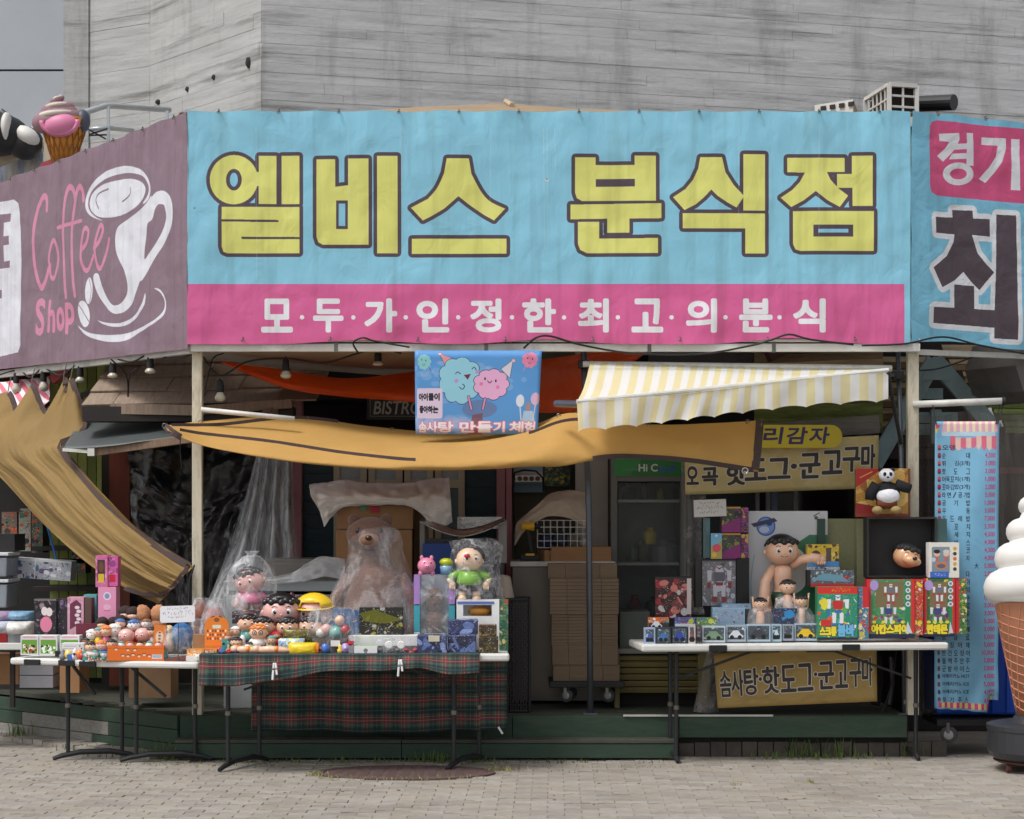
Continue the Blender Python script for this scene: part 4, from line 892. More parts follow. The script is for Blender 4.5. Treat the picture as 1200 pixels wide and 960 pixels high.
for k, (a, b, c, d, dd) in enumerate(((642, 723, 661, 678, 12.98), (644, 725, 678, 720, 12.96), (646, 724, 720, 757, 12.97), (647, 724, 757, 779, 12.95), (648, 726, 779, 798, 12.96))):
    g = G(); w0, w1 = X(a, dd), X(b, dd); nz_ = 10; nx_ = 4
    for i in range(nz_):      # stacked sheets with slightly uneven edges
        z0 = Z(d, dd) + (Z(c, dd) - Z(d, dd)) * i / nz_; z1 = Z(d, dd) + (Z(c, dd) - Z(d, dd)) * (i + .93) / nz_
        for j in range(nx_ - 1):
            xa = w0 + (w1 - w0) * (0, .25, .75)[j] + .002; xb = w0 + (w1 - w0) * (.25, .75, 1)[j]
            g.box(xa, xb, dd + rnd.uniform(0, .006), dd + .25, z0, z1)
    tag(g.obj('folded_cardboard', m_card), '%s bundle of folded brown cardboard on the black dolly' % ('topmost', 'second from the top', 'middle', 'second from the bottom', 'lowest')[k], 'cardboard', 'bundles of folded cardboard on the dolly')
ck = thing('plastic_crate', 'black perforated plastic crate on end at the right end of the plaid table', 'crate', (X(608, 12.75), 12.75, DK))
g = G(); cx0, cx1, cz0, cz1 = X(594, 12.75), X(621, 12.75), DK, Z(701, 12.75); nx, nz2 = 9, 36
for i in range(nx): xx = cx0 + (cx1 - cx0) * (i + .5) / nx; g.box(xx - .004, xx + .004, 12.75, 12.765, cz0 + .02, cz1 - .02)
for j in range(nz2):
    zz = cz0 + .02 + (cz1 - cz0 - .04) * (j + .5) / nz2
    for i in range(nx - 1):
        if (i + j) % 2: xx = cx0 + (cx1 - cx0) * (i + .5) / nx; g.box(xx + .004, xx + (cx1 - cx0) / nx - .004, 12.751, 12.764, zz - .004, zz + .005)
g.obj('mesh_panel', m_blk, ck)
g = G()
for a, b, c, d in ((cx0 - .006, cx0 + .012, cz0, cz1), (cx1 - .012, cx1 + .006, cz0, cz1), (cx0 + .012, cx1 - .012, cz0, cz0 + .02), (cx0 + .012, cx1 - .012, cz1 - .02, cz1)): g.box(a, b, 12.74, 13.02, c, d)
g.obj('rim', m_blk, ck, bev=.006)
# green grey storage box and louvred yellow bench
cbox('storage_box', 'grey green lidded box standing on the yellow louvred bench', 'box', 726, 762, 717, 760, 13.1, .35, M('grey green box', (78, 86, 80), .6), M('grey green box', (104, 112, 104), .6), bev=.004)
lv = thing('louvred_bench', 'yellow slatted bench box on the deck below the fridge', 'bench', (X(780, 13.05), 13.05, DK))
m_yl = M('dull yellow paint', (116, 106, 66), .6, .12, 6, dirt=.3)
for k in range(6):
    g = G(); zz = Z(771 + k * 7.6, 13.05); g.obox(((X(722, 13.05) + X(820, 13.05)) / 2, 13.07, zz), (X(820, 13.05) - X(722, 13.05), .02, .03), Matrix.Rotation(R(25), 3, 'X')); g.obj('slat', m_yl, lv)
for a, b in ((720, 726), (818, 832)): g = G(); g.box(X(a, 13.05), X(b, 13.05), 13.04, 13.3, DK, Z(765, 13.05)); g.obj('post', m_yl, lv, bev=.003)
g = G(); g.box(X(719, 13.05), X(832, 13.05), 13.03, 13.4, Z(766, 13.05), Z(760, 13.05)); g.obj('top', M('grey bench top', (112, 110, 104), .7), lv, bev=.003)
g = G(); g.box(X(726, 13.05), X(818, 13.05), 13.2, 13.22, DK, Z(768, 13.05)); g.obj('back', m_dark, lv)

# ---------------------------------------------------------------- left: dark interior, shingled eave, roof sheet
le = thing('shingle_eave', 'weathered brown shingle eave of the kiosk behind the left post', 'roof', (X(230, 13.6), 13.6, 2.4))
def eave(A, B, up, rows, w, mset, parent, name='shingle', ov=.05, th=.012, jit=.01):
    """A -> B lower edge (world), up = vector per course"""
    A, B = Vector(A), Vector(B); d = (B - A); L_ = d.length; d.normalize(); upn = Vector(up).normalized(); nr = d.cross(upn).normalized()
    if nr.z < 0: nr = -nr
    for j in range(rows):
        s = -rnd.uniform(0, w)
        while s < L_:
            ww = w * rnd.uniform(.75, 1.3); a, b = max(s, 0), min(s + ww, L_); s += ww
            if b - a < .02: continue
            c = A + d * (a + b) / 2 + Vector(up) * (j + .5) + nr * (rnd.uniform(0, .004) + .006); h = Vector(up).length + ov
            tl = Matrix((d, (upn + nr * -.07).normalized(), nr)).transposed()
            g = G(); g.obox(c + upn * rnd.uniform(-jit, jit), (b - a - .005, h, th), tl); g.obj(name, rnd.choice(mset), parent)
eave(W(97, 476, 13.5), W(372, 470, 13.4), (0.02, .19, .105), 5, .62, [m_wood, m_wood2], le)
g = G(); g.beam(W(130, 479, 13.42), W(232, 481, 13.38), .03, .07); g.obj('fascia', m_wood2, le)
g = G(); g.beam(W(232, 481, 13.38), W(342, 473, 13.36), .03, .06); g.obj('fascia', m_wood, le)
g = G(); g.beam(W(100, 486, 13.5), W(345, 486, 13.5), .2, .1); g.obj('soffit', m_dark, le)
g = G(); g.beam(W(342, 465, 13.6), W(300, 500, 13.2), .05, .09); g.obj('rafter', m_wood, le)
rs = thing('sheet_awning', 'sloping grey sheet awning with a pale frame under the left eave', 'awning', W(150, 505, 13.5))
SA = Cloth([[(98, 486, 14.1), (160, 486, 14.0), (232, 486, 13.9), (262, 488, 13.9)], [(74, 526, 13.3), (120, 524, 13.2), (180, 516, 13.15), (240, 508, 13.1)]], wr=.01, ws=6, seed=15)
SA.mesh(30, 8).obj('sheet', M('grey green sheet', (74, 80, 80), .5, .1, 4, stretch=(1, 6, 6)), rs, smooth=True, solid=.004)
g = G(); g.beam(W(74, 527, 13.29), W(112, 530, 13.25), .02, .022); g.obj('frame', m_white, rs)
g = G(); g.beam(W(112, 530, 13.26), W(240, 512, 13.1), .05, .05); g.obj('frame', m_wood, rs)
g = G(); g.obox(W(107, 530, 13.22), (.045, .03, .05)); g.obj('bracket', m_white, rs)
# striped cloth and lime boards far left
n = 12; cv = Cv(0, 0, 60, 40, S=5, bg=(232, 226, 230))
for k in range(-4, 12): cv.poly([(k * 8, 40), (k * 8 + 4, 40), (k * 8 + 24, 0), (k * 8 + 20, 0)], (222, 110, 128))
st = Cloth([[(-30, 452, 15.3), (0, 448, 15.2), (30, 444, 15.1), (58, 441, 15)], [(-30, 500, 15), (0, 500, 14.9), (30, 490, 14.8), (58, 470, 14.7)]], wr=.03, ws=4, seed=2)
tag(st.mesh(16, 10).obj('striped_cloth', cv.mat('red stripe print'), smooth=True), 'pink and white striped cloth seen between the peaks of the curtain', 'cloth')
lbk = thing('lime_kiosk', 'kiosk of lime green upright boards behind the left light bulbs', 'kiosk', (X(100, 15), 15, 0))
m_lime = M('lime paint', (150, 162, 86), .7, .15, 5, dirt=.4, dcol=(96, 104, 56))
for k in range(8):
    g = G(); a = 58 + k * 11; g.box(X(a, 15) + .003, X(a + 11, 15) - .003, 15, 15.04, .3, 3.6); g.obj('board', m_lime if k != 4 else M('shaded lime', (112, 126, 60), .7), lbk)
g = G(); g.beam(W(62, 446, 14.95), W(80, 432, 14.9), .04, .06); g.obj('trim', M('rose red trim', (196, 84, 96), .6), lbk)
for k in range(4): g = G(); g.beam(W(48 + k * 3, 484 - k * 2, 14.6), W(98 + k * 3, 466 - k * 3, 14.7), .03, .02); g.obj('pipe', m_ring, lbk)
# left back store: dark wall, red-brown door, shelves
ls = thing('store_room', 'dark open store behind the curtain, with a red brown door', 'kiosk', (X(80, 15.2), 15.2, 0))
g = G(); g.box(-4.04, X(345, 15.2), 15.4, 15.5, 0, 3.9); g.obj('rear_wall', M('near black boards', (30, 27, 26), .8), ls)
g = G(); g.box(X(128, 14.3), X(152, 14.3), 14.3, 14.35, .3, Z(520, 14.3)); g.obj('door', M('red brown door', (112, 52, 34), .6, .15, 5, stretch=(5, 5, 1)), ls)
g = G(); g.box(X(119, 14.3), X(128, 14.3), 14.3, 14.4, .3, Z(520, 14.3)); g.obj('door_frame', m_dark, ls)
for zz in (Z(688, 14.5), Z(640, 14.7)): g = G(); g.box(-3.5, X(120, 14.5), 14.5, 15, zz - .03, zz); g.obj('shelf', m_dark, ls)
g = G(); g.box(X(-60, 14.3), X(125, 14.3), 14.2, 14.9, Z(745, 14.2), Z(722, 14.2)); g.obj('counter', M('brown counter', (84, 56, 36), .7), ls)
g = G(); g.tube([W(52, 605, 13.9), W(66, 655, 13.9)], .008, 6); tag(g.obj('blue_pole', M('blue tube', (40, 100, 170), .4)), 'thin bright blue tube leaning behind the curtain edge', 'pole')
m_tub = M('clear grey tub', (150, 158, 166), .3, transl=.2)
for k, (a, b, lab) in enumerate(((648, 676, 'upper'), (679, 712, 'lower'))):
    o = thing('plastic_tub', '%s translucent plastic tub in the stack at the left picture edge' % lab, 'tub', W(0, b, 13.6), group='stacked plastic tubs')
    g = G(); g.obox(W(-8, (a + b) / 2 + 2, 13.6), (44 * 13.6 / FP, .3, (b - a - 6) * 13.6 / FP), top=(1.06, 1.04)); g.obj('body', m_tub, o, bev=.008)
    g = G(); g.obox(W(-8, a + 1, 13.6), (50 * 13.6 / FP, .33, .022)); g.obj('lid', M('white lid', (205, 208, 210), .4), o, bev=.005)
cbox('black_case', 'black case standing on top of the plastic tubs', 'box', -20, 17, 626, 646, 13.6, .3, m_blk, m_blk)
cv = busy(14, 655, 80, 682, 6, (176, 182, 190), [(70, 120, 160), (50, 60, 90), (220, 225, 228), (110, 80, 120)], 50, 5); cv.rect(14, 655, 80, 658, (200, 204, 210)); cv.rect(38, 655, 39, 682, (230, 230, 230))
cbox('model_kit_box', 'long pale printed box lying on its side beside the plastic tubs', 'box', 14, 80, 656, 679, 13.8, .3, cv.mat('long box print'), M('pale card', (190, 192, 196)), tilt=R(4), rot=.1)
for k, (a, b, c, d, col) in enumerate(((2, 20, 600, 640, (120, 96, 84)), (22, 36, 596, 646, (150, 150, 140)), (37, 50, 600, 648, (70, 90, 80)), (60, 100, 655, 672, (70, 66, 64)), (84, 110, 640, 660, (56, 58, 62)))):
    cbox('shelf_box', ('brown', 'white and green', 'teal and black', 'dark flat', 'grey flat')[k] + ' box on the dim shelves behind the curtain', 'box', a, b, c, d, 14.6, .2, busy(a, c, b, d, 5, col, [(40, 50, 44), (180, 80, 40), (60, 110, 80), (30, 30, 34)], 26, 30 + k).mat('shelf box print %d' % k), m_dark)
# dark plastic drape + clear film
m_bp = M('glossy black plastic', (30, 30, 33), .16, .15, 5, .012, 9, spec=.7)
bp = Cloth([[(150, 520, 14.2), (180, 518, 14.0), (215, 516, 13.9), (250, 516, 13.8), (290, 518, 13.7), (320, 522, 13.7)], [(152, 560, 14.1), (180, 572, 13.9), (215, 585, 13.8), (248, 580, 13.75), (280, 570, 13.7), (306, 560, 13.7)], [(156, 620, 14.0), (180, 630, 13.85), (212, 640, 13.8), (240, 635, 13.75), (265, 625, 13.7), (285, 612, 13.7)], [(185, 720, 13.9), (200, 722, 13.8), (222, 724, 13.8), (245, 720, 13.75), (262, 715, 13.7), (275, 700, 13.7)]],
           wr=.05, ws=4, st=(1, 1.8), seed=19, fold=lambda u, v: Vector((0, .025 * math.sin(u * 30 + 8 * (v - .3)), 0)) * (1 - .3 * v))
tag(bp.mesh(90, 60).obj('black_plastic_sheet', m_bp, smooth=True), 'glossy black plastic sheet gathered behind the left post', 'plastic sheet')
m_film = film('clear film', (232, 236, 240), .3, .5, 5, (3, 3, .6), lo=.45, hi=.75)
cf = Cloth([[(300, 534, 13.6), (308, 534, 13.5), (318, 534, 13.5), (330, 535, 13.5), (342, 536, 13.5)], [(282, 600, 13.6), (298, 600, 13.45), (312, 600, 13.5), (326, 600, 13.45), (344, 600, 13.5)], [(262, 660, 13.5), (284, 662, 13.4), (304, 664, 13.45), (326, 664, 13.4), (350, 666, 13.5)], [(236, 722, 13.4), (262, 726, 13.3), (290, 728, 13.35), (318, 722, 13.3), (350, 716, 13.4)]],
           wr=.03, ws=5, st=(2, .6), seed=21, fold=lambda u, v: Vector((0, .04 * math.sin(u * 26), 0)))
tag(cf.mesh(60, 40).obj('clear_plastic_curtain', m_film, smooth=True), 'clear plastic curtain falling in folds left of the pink post', 'plastic sheet')
cf = Cloth([[(798, 536, 13.3), (806, 536, 13.25), (815, 538, 13.3), (824, 540, 13.3)], [(800, 600, 13.3), (808, 600, 13.2), (820, 600, 13.3), (828, 600, 13.3)], [(802, 680, 13.2), (808, 690, 13.1), (815, 690, 13.2), (822, 690, 13.2)], [(806, 720, 13.1), (810, 720, 13.05), (818, 720, 13.1), (826, 720, 13.1)]], wr=.02, ws=5, st=(1, 2), seed=24)
tag(cf.mesh(20, 40).obj('plastic_strip', film('dusty film', (190, 188, 186), .35, .4, 6), smooth=True), 'dusty plastic strip hanging at the right edge of the fridge', 'plastic sheet')
cf = Cloth([[(828, 764, 12.9), (836, 764, 12.85), (846, 764, 12.9)], [(820, 800, 12.85), (830, 800, 12.8), (842, 800, 12.85)], [(812, 834, 12.8), (828, 836, 12.75), (842, 835, 12.8)]], wr=.03, ws=5, seed=25)
tag(cf.mesh(16, 20).obj('plastic_strip', film('dusty film'), smooth=True), 'bunched plastic sheet hanging under the right table beside its left leg', 'plastic sheet')

# ---------------------------------------------------------------- freezer, big carton, cover sheet, foil box
fz = thing('chest_freezer', 'pale blue grey chest freezer behind the dolls on the plaid table', 'freezer', (X(345, 13.0), 13.0, DK))
m_fz = M('pale freezer enamel', (172, 180, 182), .4, .04, 4, dirt=.15)
g = G(); g.box(X(262, 13.0), X(492, 13.0), 13.0, 13.6, DK, Z(697, 13.0)); g.obj('body', m_fz, fz, bev=.008)
g = G(); g.box(X(262, 13.0), X(408, 13.0), 12.99, 13.62, Z(693, 13.0), Z(681, 13.0)); g.obj('lid', m_fz, fz, bev=.006)
g = G(); g.box(X(410, 13.0), X(492, 13.0), 12.99, 13.62, Z(693, 13.0), Z(683, 13.0)); g.obj('lid', m_fz, fz, bev=.006)
g = G(); g.box(X(310, 13.1), X(400, 13.1), 13.1, 13.5, Z(681, 13.1), Z(655, 13.1)); g.box(X(320, 13.1), X(395, 13.1), 13.09, 13.1, Z(675, 13.1), Z(660, 13.1)); tag(g.obj('glass_case', M('grey glass case', (110, 108, 104), .3), bev=.005), 'low grey glass case on the freezer lid', 'case')
cm_ = Cloth([[(310, 677, 13.0), (340, 672, 13.0), (360, 660, 13.0), (378, 652, 13.0), (404, 655, 13.0)], [(312, 684, 12.96), (340, 684, 12.95), (362, 680, 12.93), (382, 676, 12.93), (404, 680, 12.95)]], wr=.03, ws=6, seed=31)
tag(cm_.mesh(24, 10).obj('plastic_wrap', film('milky film', (226, 228, 230), .6, .3, 8), smooth=True), 'crumpled milky plastic lying on the freezer lid', 'plastic sheet')
bc = thing('large_carton', 'big brown cardboard carton under the crumpled white cover sheet', 'carton', (X(442, 13.15), 13.15, 1))
g = G(); g.box(X(394, 13.15), X(483, 13.15), 13.15, 13.55, Z(684, 13.15), Z(621, 13.15)); g.obj('lower_half', m_cardd, bc, bev=.004)
g = G(); g.box(X(395, 13.15), X(484, 13.15), 13.152, 13.55, Z(620, 13.15), Z(592, 13.15)); g.obj('upper_half', m_cardd, bc, bev=.004)
g = G(); g.box(X(435, 13.15), X(444, 13.15), 13.14, 13.15, Z(601, 13.15), Z(593, 13.15)); g.obj('sticker', M('red label', (190, 30, 50), .5), bc)
g = G(); g.box(X(423, 13.15), X(429, 13.15), 13.14, 13.15, Z(598, 13.15), Z(593, 13.15)); g.obj('sticker', M('green label', (60, 150, 130), .5), bc)
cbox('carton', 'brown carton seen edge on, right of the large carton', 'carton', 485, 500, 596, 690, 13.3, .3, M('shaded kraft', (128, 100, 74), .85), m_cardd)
m_cov = M('crumpled white cover', (232, 228, 226), .65, .05, 5, .006, 16)
ws_ = Cloth([[(363, 568, 13.3), (400, 563, 13.4), (440, 566, 13.4), (480, 566, 13.4), (505, 561, 13.4), (526, 560, 13.4)], [(364, 580, 13.08), (400, 578, 13.08), (440, 580, 13.06), (480, 582, 13.06), (505, 580, 13.1), (528, 584, 13.15)], [(374, 598, 13.05), (400, 590, 13.05), (440, 590, 13.04), (480, 592, 13.04), (505, 602, 13.08), (529, 600, 13.14)], [(380, 618, 13.08), (400, 596, 13.08), (440, 592, 13.06), (482, 594, 13.06), (510, 618, 13.1), (530, 612, 13.2)]], wr=.035, ws=6, st=(2, 1), seed=33)
tag(ws_.mesh(60, 30).obj('cover_sheet', m_cov, smooth=True, solid=.003), 'crumpled off-white cover sheet over the large carton', 'cover')
m_foil = M('silver foil', (190, 190, 190), .25, .1, 8, .01, 12, metal=.9)
fx = thing('foil_box', 'silver foil lined box with a sagging rim, behind the green shirted doll', 'box', W(540, 640, 13.05))
FC = Cloth([[(494, 606, 13.1), (515, 614, 13.05), (540, 620, 13.05), (565, 616, 13.05), (592, 606, 13.1)], [(492, 612, 13.05), (515, 623, 13.0), (540, 629, 13.0), (565, 624, 13.0), (592, 612, 13.05)]], wr=.006, ws=8, seed=36)
FC.mesh(30, 4).obj('foil_rim', m_foil, fx, smooth=True, solid=.003)
g = G(); g.box(X(494, 13.1), X(590, 13.1), 13.12, 13.4, Z(690, 13.1), Z(632, 13.1)); g.obj('body', M('grey insulated wall', (70, 70, 74), .3, .2, 6, .008, 12, metal=.5), fx)
for a, b in ((492, 498), (584, 594)): g = G(); g.box(X(a, 13.1), X(b, 13.1), 13.08, 13.4, Z(660, 13.1), Z(610, 13.1)); g.obj('side', M('grey foam', (140, 138, 136), .6), fx, bev=.004)
g = G(); g.box(X(535, 13.3), X(588, 13.3), 13.5, 13.52, Z(620, 13.3), Z(606, 13.3)); g.obj('back_flap', m_foil, fx)
cbox('blue_bin', 'plain blue box behind the pink pig toy', 'box', 495, 530, 637, 690, 12.85, .15, M('blue card', (30, 66, 140), .5), M('blue card', (30, 66, 140), .5), bev=.003)
m_cel = film('crinkled cellophane', (220, 222, 226), .12, .7, 16, lo=.42, hi=.62)
cf = Cloth([[(526, 634, 12.75), (550, 632, 12.8), (575, 630, 12.75), (590, 640, 12.8)], [(536, 670, 12.7), (556, 670, 12.78), (578, 670, 12.7), (586, 672, 12.75)], [(540, 704, 12.65), (560, 706, 12.7), (580, 706, 12.66), (592, 704, 12.7)]], wr=.04, ws=8, seed=39)
tag(cf.mesh(30, 30).obj('cellophane', m_cel, smooth=True), 'crinkled cellophane sheet standing behind the green shirted doll', 'plastic sheet')
cf = Cloth([[(583, 674, 12.9), (592, 674, 12.85), (598, 676, 12.9)], [(583, 704, 12.85), (594, 702, 12.8), (603, 703, 12.85)]], wr=.01, ws=5, seed=40)
tag(cf.mesh(8, 8).obj('grey_cloth', m_bc, smooth=True, solid=.004), 'pale cloth corner hanging above the black crate', 'cloth')

# ---------------------------------------------------------------- right: window wall, boards, gable, pipe
rk = thing('snack_kiosk', 'dark snack kiosk front with mossy green lap boards above the food banner', 'kiosk', (X(940, 13.6), 13.6, 0))
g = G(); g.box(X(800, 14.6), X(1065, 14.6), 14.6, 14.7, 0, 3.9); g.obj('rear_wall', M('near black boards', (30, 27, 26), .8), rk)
for k in range(7):
    a = W(884, 500 - k * 15.5, 13.35 + .02 * k); b = W(1034, 494 - k * 14.5, 13.35 + .02 * k)
    g = G(); g.beam(a, b, .03, .098, up=(0, -.35, 1)); g.obj('board', m_moss if k < 3 else m_moss2, rk, bev=.003)
g = G(); g.beam(W(882, 432, 13.2), W(1032, 426, 13.2), .2, .05); g.obj('eave_beam', m_moss2, rk)
g = G(); g.beam(W(900, 418, 13.3), W(985, 380, 13.5), .06, .07); g.obj('beam', M('dull red beam', (96, 60, 60), .7), rk)
g = G(); g.beam(W(760, 421, 13.5), W(890, 418, 13.5), .06, .1); g.obj('beam', M('dim patterned beam', (60, 58, 60), .7, film=None), rk)
g = G(); g.beam(W(884, 508, 13.3), W(1030, 497, 13.3), .05, .12); g.obj('beam', m_bare, rk, bev=.003)
for a, b, m in ((898, 903, m_fr), (904, 911, M('slate blue frame', (84, 98, 118), .5)), (930, 935, m_fr), (1024, 1030, m_dark), (886, 890, m_fr)):
    g = G(); g.box(X(a, 13.7), X(b, 13.7), 13.7, 13.76, .3, 2.2); g.obj('window_bar', m, rk)
for a, b in ((911, 930), (935, 1024)): g = G(); g.box(X(a, 13.7), X(b, 13.7), 13.72, 13.73, .9, 2.1); g.obj('pane', M('black glass', (12, 14, 16), .08, spec=.8), rk)
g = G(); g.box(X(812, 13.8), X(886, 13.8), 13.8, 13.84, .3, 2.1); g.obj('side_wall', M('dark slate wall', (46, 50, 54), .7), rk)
m_gb = M('blue grey gable paint', (146, 170, 174), .65, .12, 6, dirt=.35, dcol=(70, 84, 86))
gk = thing('gabled_hut', 'small gabled hut front in blue grey boards behind the right post', 'hut', (X(1095, 13.9), 13.9, 0))
ap = W(1095, 422, 13.8)
for a, b in (((1024, 545), 'l'), ((1166, 505), 'r')):
    g = G(); g.beam(ap + Vector((0, 0, .0)), W(a[0], a[1], 13.8), .05, .115); g.obj('barge_board', m_gb, gk, bev=.003)
g = G(); g.obox(ap + Vector((0, -.03, -.06)), (.2, .012, .16), top=(.15, 1)); g.obj('peak_board', m_gb, gk)
for k in range(6):
    zz = Z(455 + k * 14, 13.95); hw = (455 + k * 14 - 430) * .62 * 13.95 / FP
    g = G(); g.box(ap.x - hw, ap.x + hw, 13.95, 13.98, zz - .075, zz); g.obj('board', m_gb if k in (0, 2, 3) else M('dark brown board', (48, 30, 30), .7), gk)
g = G(); g.box(X(1095, 13.9) - .02, X(1095, 13.9) + .05, 13.9, 13.95, Z(520, 13.9), Z(480, 13.9)); g.obj('stud', m_gb, gk)
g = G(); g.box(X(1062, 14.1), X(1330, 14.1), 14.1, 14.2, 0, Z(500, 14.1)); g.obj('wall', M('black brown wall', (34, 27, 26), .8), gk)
g = G(); g.box(X(1170, 14.05), X(1330, 14.05), 14.0, 14.05, Z(555, 14.05), Z(548, 14.05)); g.obj('rail', M('dull red rail', (96, 40, 40), .6), gk)
rr2 = thing('board_roof', 'mossy stepped board roof sloping beside the gable at the right', 'roof', (X(1150, 14), 14, 2.4))
for k in range(7):
    a = W(1176 - k * 12 if k < 5 else 1112 - (k - 5) * 8, 497 - k * 14.5, 13.75 + .09 * k); b = W(1330, 500 - k * 14.5, 13.7 + .09 * k)
    g = G(); g.beam(a, b, .13, .03, up=(0, -.5, 1)); g.obj('board', m_moss if k < 3 else m_moss2, rr2, bev=.003)
    g = G(); g.beam(a + Vector((0, -.07, -.045)), b + Vector((0, -.07, -.045)), .02, .035); g.obj('board', m_moss if k < 3 else m_moss2, rr2)
for k in range(6):
    a = W(1012, 500 - k * 15, 13.9 + .06 * k); b = W(1068 + k * 4, 500 - k * 15, 13.9 + .06 * k)
    g = G(); g.beam(a, b, .1, .05, up=(0, -.5, 1)); g.obj('board', m_moss2, rr2)
pp = thing('vent_duct', 'wide grey duct mouth with a dark opening at the right edge under the banner', 'duct', W(1200, 430, 13.2))
c = W(1222, 430, 13.2); q = Matrix.Rotation(R(28), 3, 'Z') @ Matrix.Rotation(R(-90), 3, 'X')
g = G(); g.lathe([(.2, -.02), (.235, 0), (.235, .5), (.18, .5), (.18, .01)], c, 8, rot=q); g.obj('casing', M('grey duct', (110, 108, 106), .6, dirt=.4), pp)
g = G(); g.lathe([(.18, .05), (.17, .06)], c, 8, rot=q); g.obj('opening', m_dark, pp)
cf = Cloth([[(1062, 498, 13.0), (1068, 490, 12.9), (1080, 486, 12.85), (1100, 488, 12.9), (1130, 482, 12.9), (1180, 486, 13), (1240, 484, 13)], [(1058, 640, 13.0), (1068, 640, 12.85), (1082, 640, 12.95), (1100, 640, 12.85), (1130, 640, 12.95), (1180, 640, 12.9), (1240, 640, 13)], [(1060, 835, 12.9), (1070, 838, 12.8), (1082, 838, 12.9), (1100, 838, 12.8), (1130, 838, 12.9), (1180, 838, 12.9), (1240, 838, 13)]],
            wr=.03, ws=6, st=(2, .5), seed=44, fold=lambda u, v: Vector((0, .03 * math.sin(u * 60), 0)))
tag(cf.mesh(100, 30).obj('smoky_plastic_curtain', film('smoky film', (120, 112, 106), .35, .35, 4, (3, 3, .5)), smooth=True), 'smoky plastic curtain hanging behind the menu banner and right post', 'plastic sheet')
for k, px in enumerate((1028, 1044, 1068)):
    g = G(); g.tube([W(px, 770, 12.95), W(px + 2, 800, 12.93), W(px - 2, 826, 12.9)], .016 if k else .03, 8); tag(g.obj('hanging_pipe', m_dark if k != 1 else m_ring), ('thick dark', 'thin pale', 'dark')[k] + ' pipe hanging in the gloom under the right end of the table', 'pipe')

# ================================================================= PRINTED BANNERS AND POSTERS
def sheet4(name, cv, P, D, label, cat, nu=20, nv=8, wr=.01, thick=.0015, seed=1, rough=.5, transl=.1, bump=.002):
    """flat print hung through photo corners TL, TR, BR, BL"""
    c = Cloth([[(*P[0], D), (*P[1], D)], [(*P[3], D), (*P[2], D)]], wr=wr, ws=3, seed=seed)
    g = G(); g.grid(lambda u, v: c.f(u, 1 - v), nu, nv)
    return tag(g.obj(name, cv.mat(name + ' print %d' % seed, rough, bump, 12, transl=transl), smooth=True, solid=thick), label, cat)
# cotton candy poster
cv = Cv(486, 411, 635, 509, S=6, bg=(92, 158, 222)); q = np.random.RandomState(2)
for k in range(150):
    x, y = q.uniform(486, 635), q.uniform(411, 509); w = math.exp(-((y - 440 - (x - 486) * .1) / 14) ** 2) * (1 if x < 575 else .5)
    if q.rand() < w: cv.poly(circ(x, y, q.uniform(3, 8), q.uniform(2, 4)), (170, 196, 232), .35)
for k in range(60): cv.poly(circ(q.uniform(486, 560), q.uniform(485, 509), 7, 5), (190, 190, 226), .25)
def puff(cx, cy, r, col, out=None, n=9, ry=None):
    ry = ry or r; L_ = [circ(cx, cy, r * .8, ry * .8)] + [circ(cx + r * .68 * math.cos(a), cy + ry * .68 * math.sin(a), r * .36, ry * .33) for a in np.linspace(0, 6.28, n, endpoint=False)]
    if out:
        for p in L_: cv.poly(p, None, out=(out, (46, 60, 96)))
    for p in L_: cv.poly(p, col)
puff(502, 428, 10, (142, 208, 214)); puff(616, 425, 11, (232, 140, 176))
cv.line([(509, 434), (512, 440)], .6, (60, 80, 110)); cv.line([(610, 434), (607, 439)], .6, (230, 140, 176))
for x, y in ((499, 426), (505, 427), (612, 424), (619, 425)): cv.poly(circ(x, y, .7, 1.1), (40, 40, 60))
cv.line(spl([(500, 431), (502, 433), (504, 431)], 4), .5, (40, 40, 60)); cv.line(spl([(613, 429), (615, 431), (617, 429)], 4), .5, (40, 40, 60))
cv.poly(circ(563, 476, 17, 9), (110, 110, 150), .55); cv.poly([(552, 509), (556, 482), (566, 480), (566, 509)], (130, 76, 84), .8)
cv.poly([(528, 432), (522, 417), (541, 427)], (232, 160, 164), out=(3, (46, 60, 96))); cv.poly(circ(522.5, 417, 2), (238, 190, 200), out=(2, (46, 60, 96)))
puff(543, 447, 21, (150, 210, 230), 4, ry=24)
cv.poly([(583, 437), (595, 426), (592, 446)], (220, 214, 228), out=(3, (46, 60, 96))); cv.poly(circ(595.5, 427, 2), (238, 190, 200), out=(2, (46, 60, 96)))
puff(574, 452, 17, (232, 178, 218), 4, ry=15)
for P in ([(539, 442), (541, 440), (544, 442)], [(555, 437), (557, 435), (559, 438)], [(570, 449), (572, 451), (574, 449)], [(543, 455), (546, 457), (548, 454), (546, 452)]): cv.line(spl(P, 5), .8, (40, 40, 70))
cv.poly([(547, 443), (554, 442), (551, 448)], (120, 40, 70)); cv.poly(circ(540, 449, 2), (190, 150, 210)); cv.poly(circ(560, 440, 2), (190, 150, 210)); cv.poly(circ(564, 452, 1.8), (230, 130, 180)); cv.poly(circ(580, 455, 1.8), (230, 130, 180))
for x, y in ((567.5, 447), (578, 449)): cv.poly(circ(x, y, .8, 1.5), (40, 40, 60))
for a, b in (((552, 464), (555, 476)), ((568, 466), (566, 476))): cv.line([a, b], 2.8, (46, 60, 96)); cv.line([a, b], 1.8, (220, 150, 190))
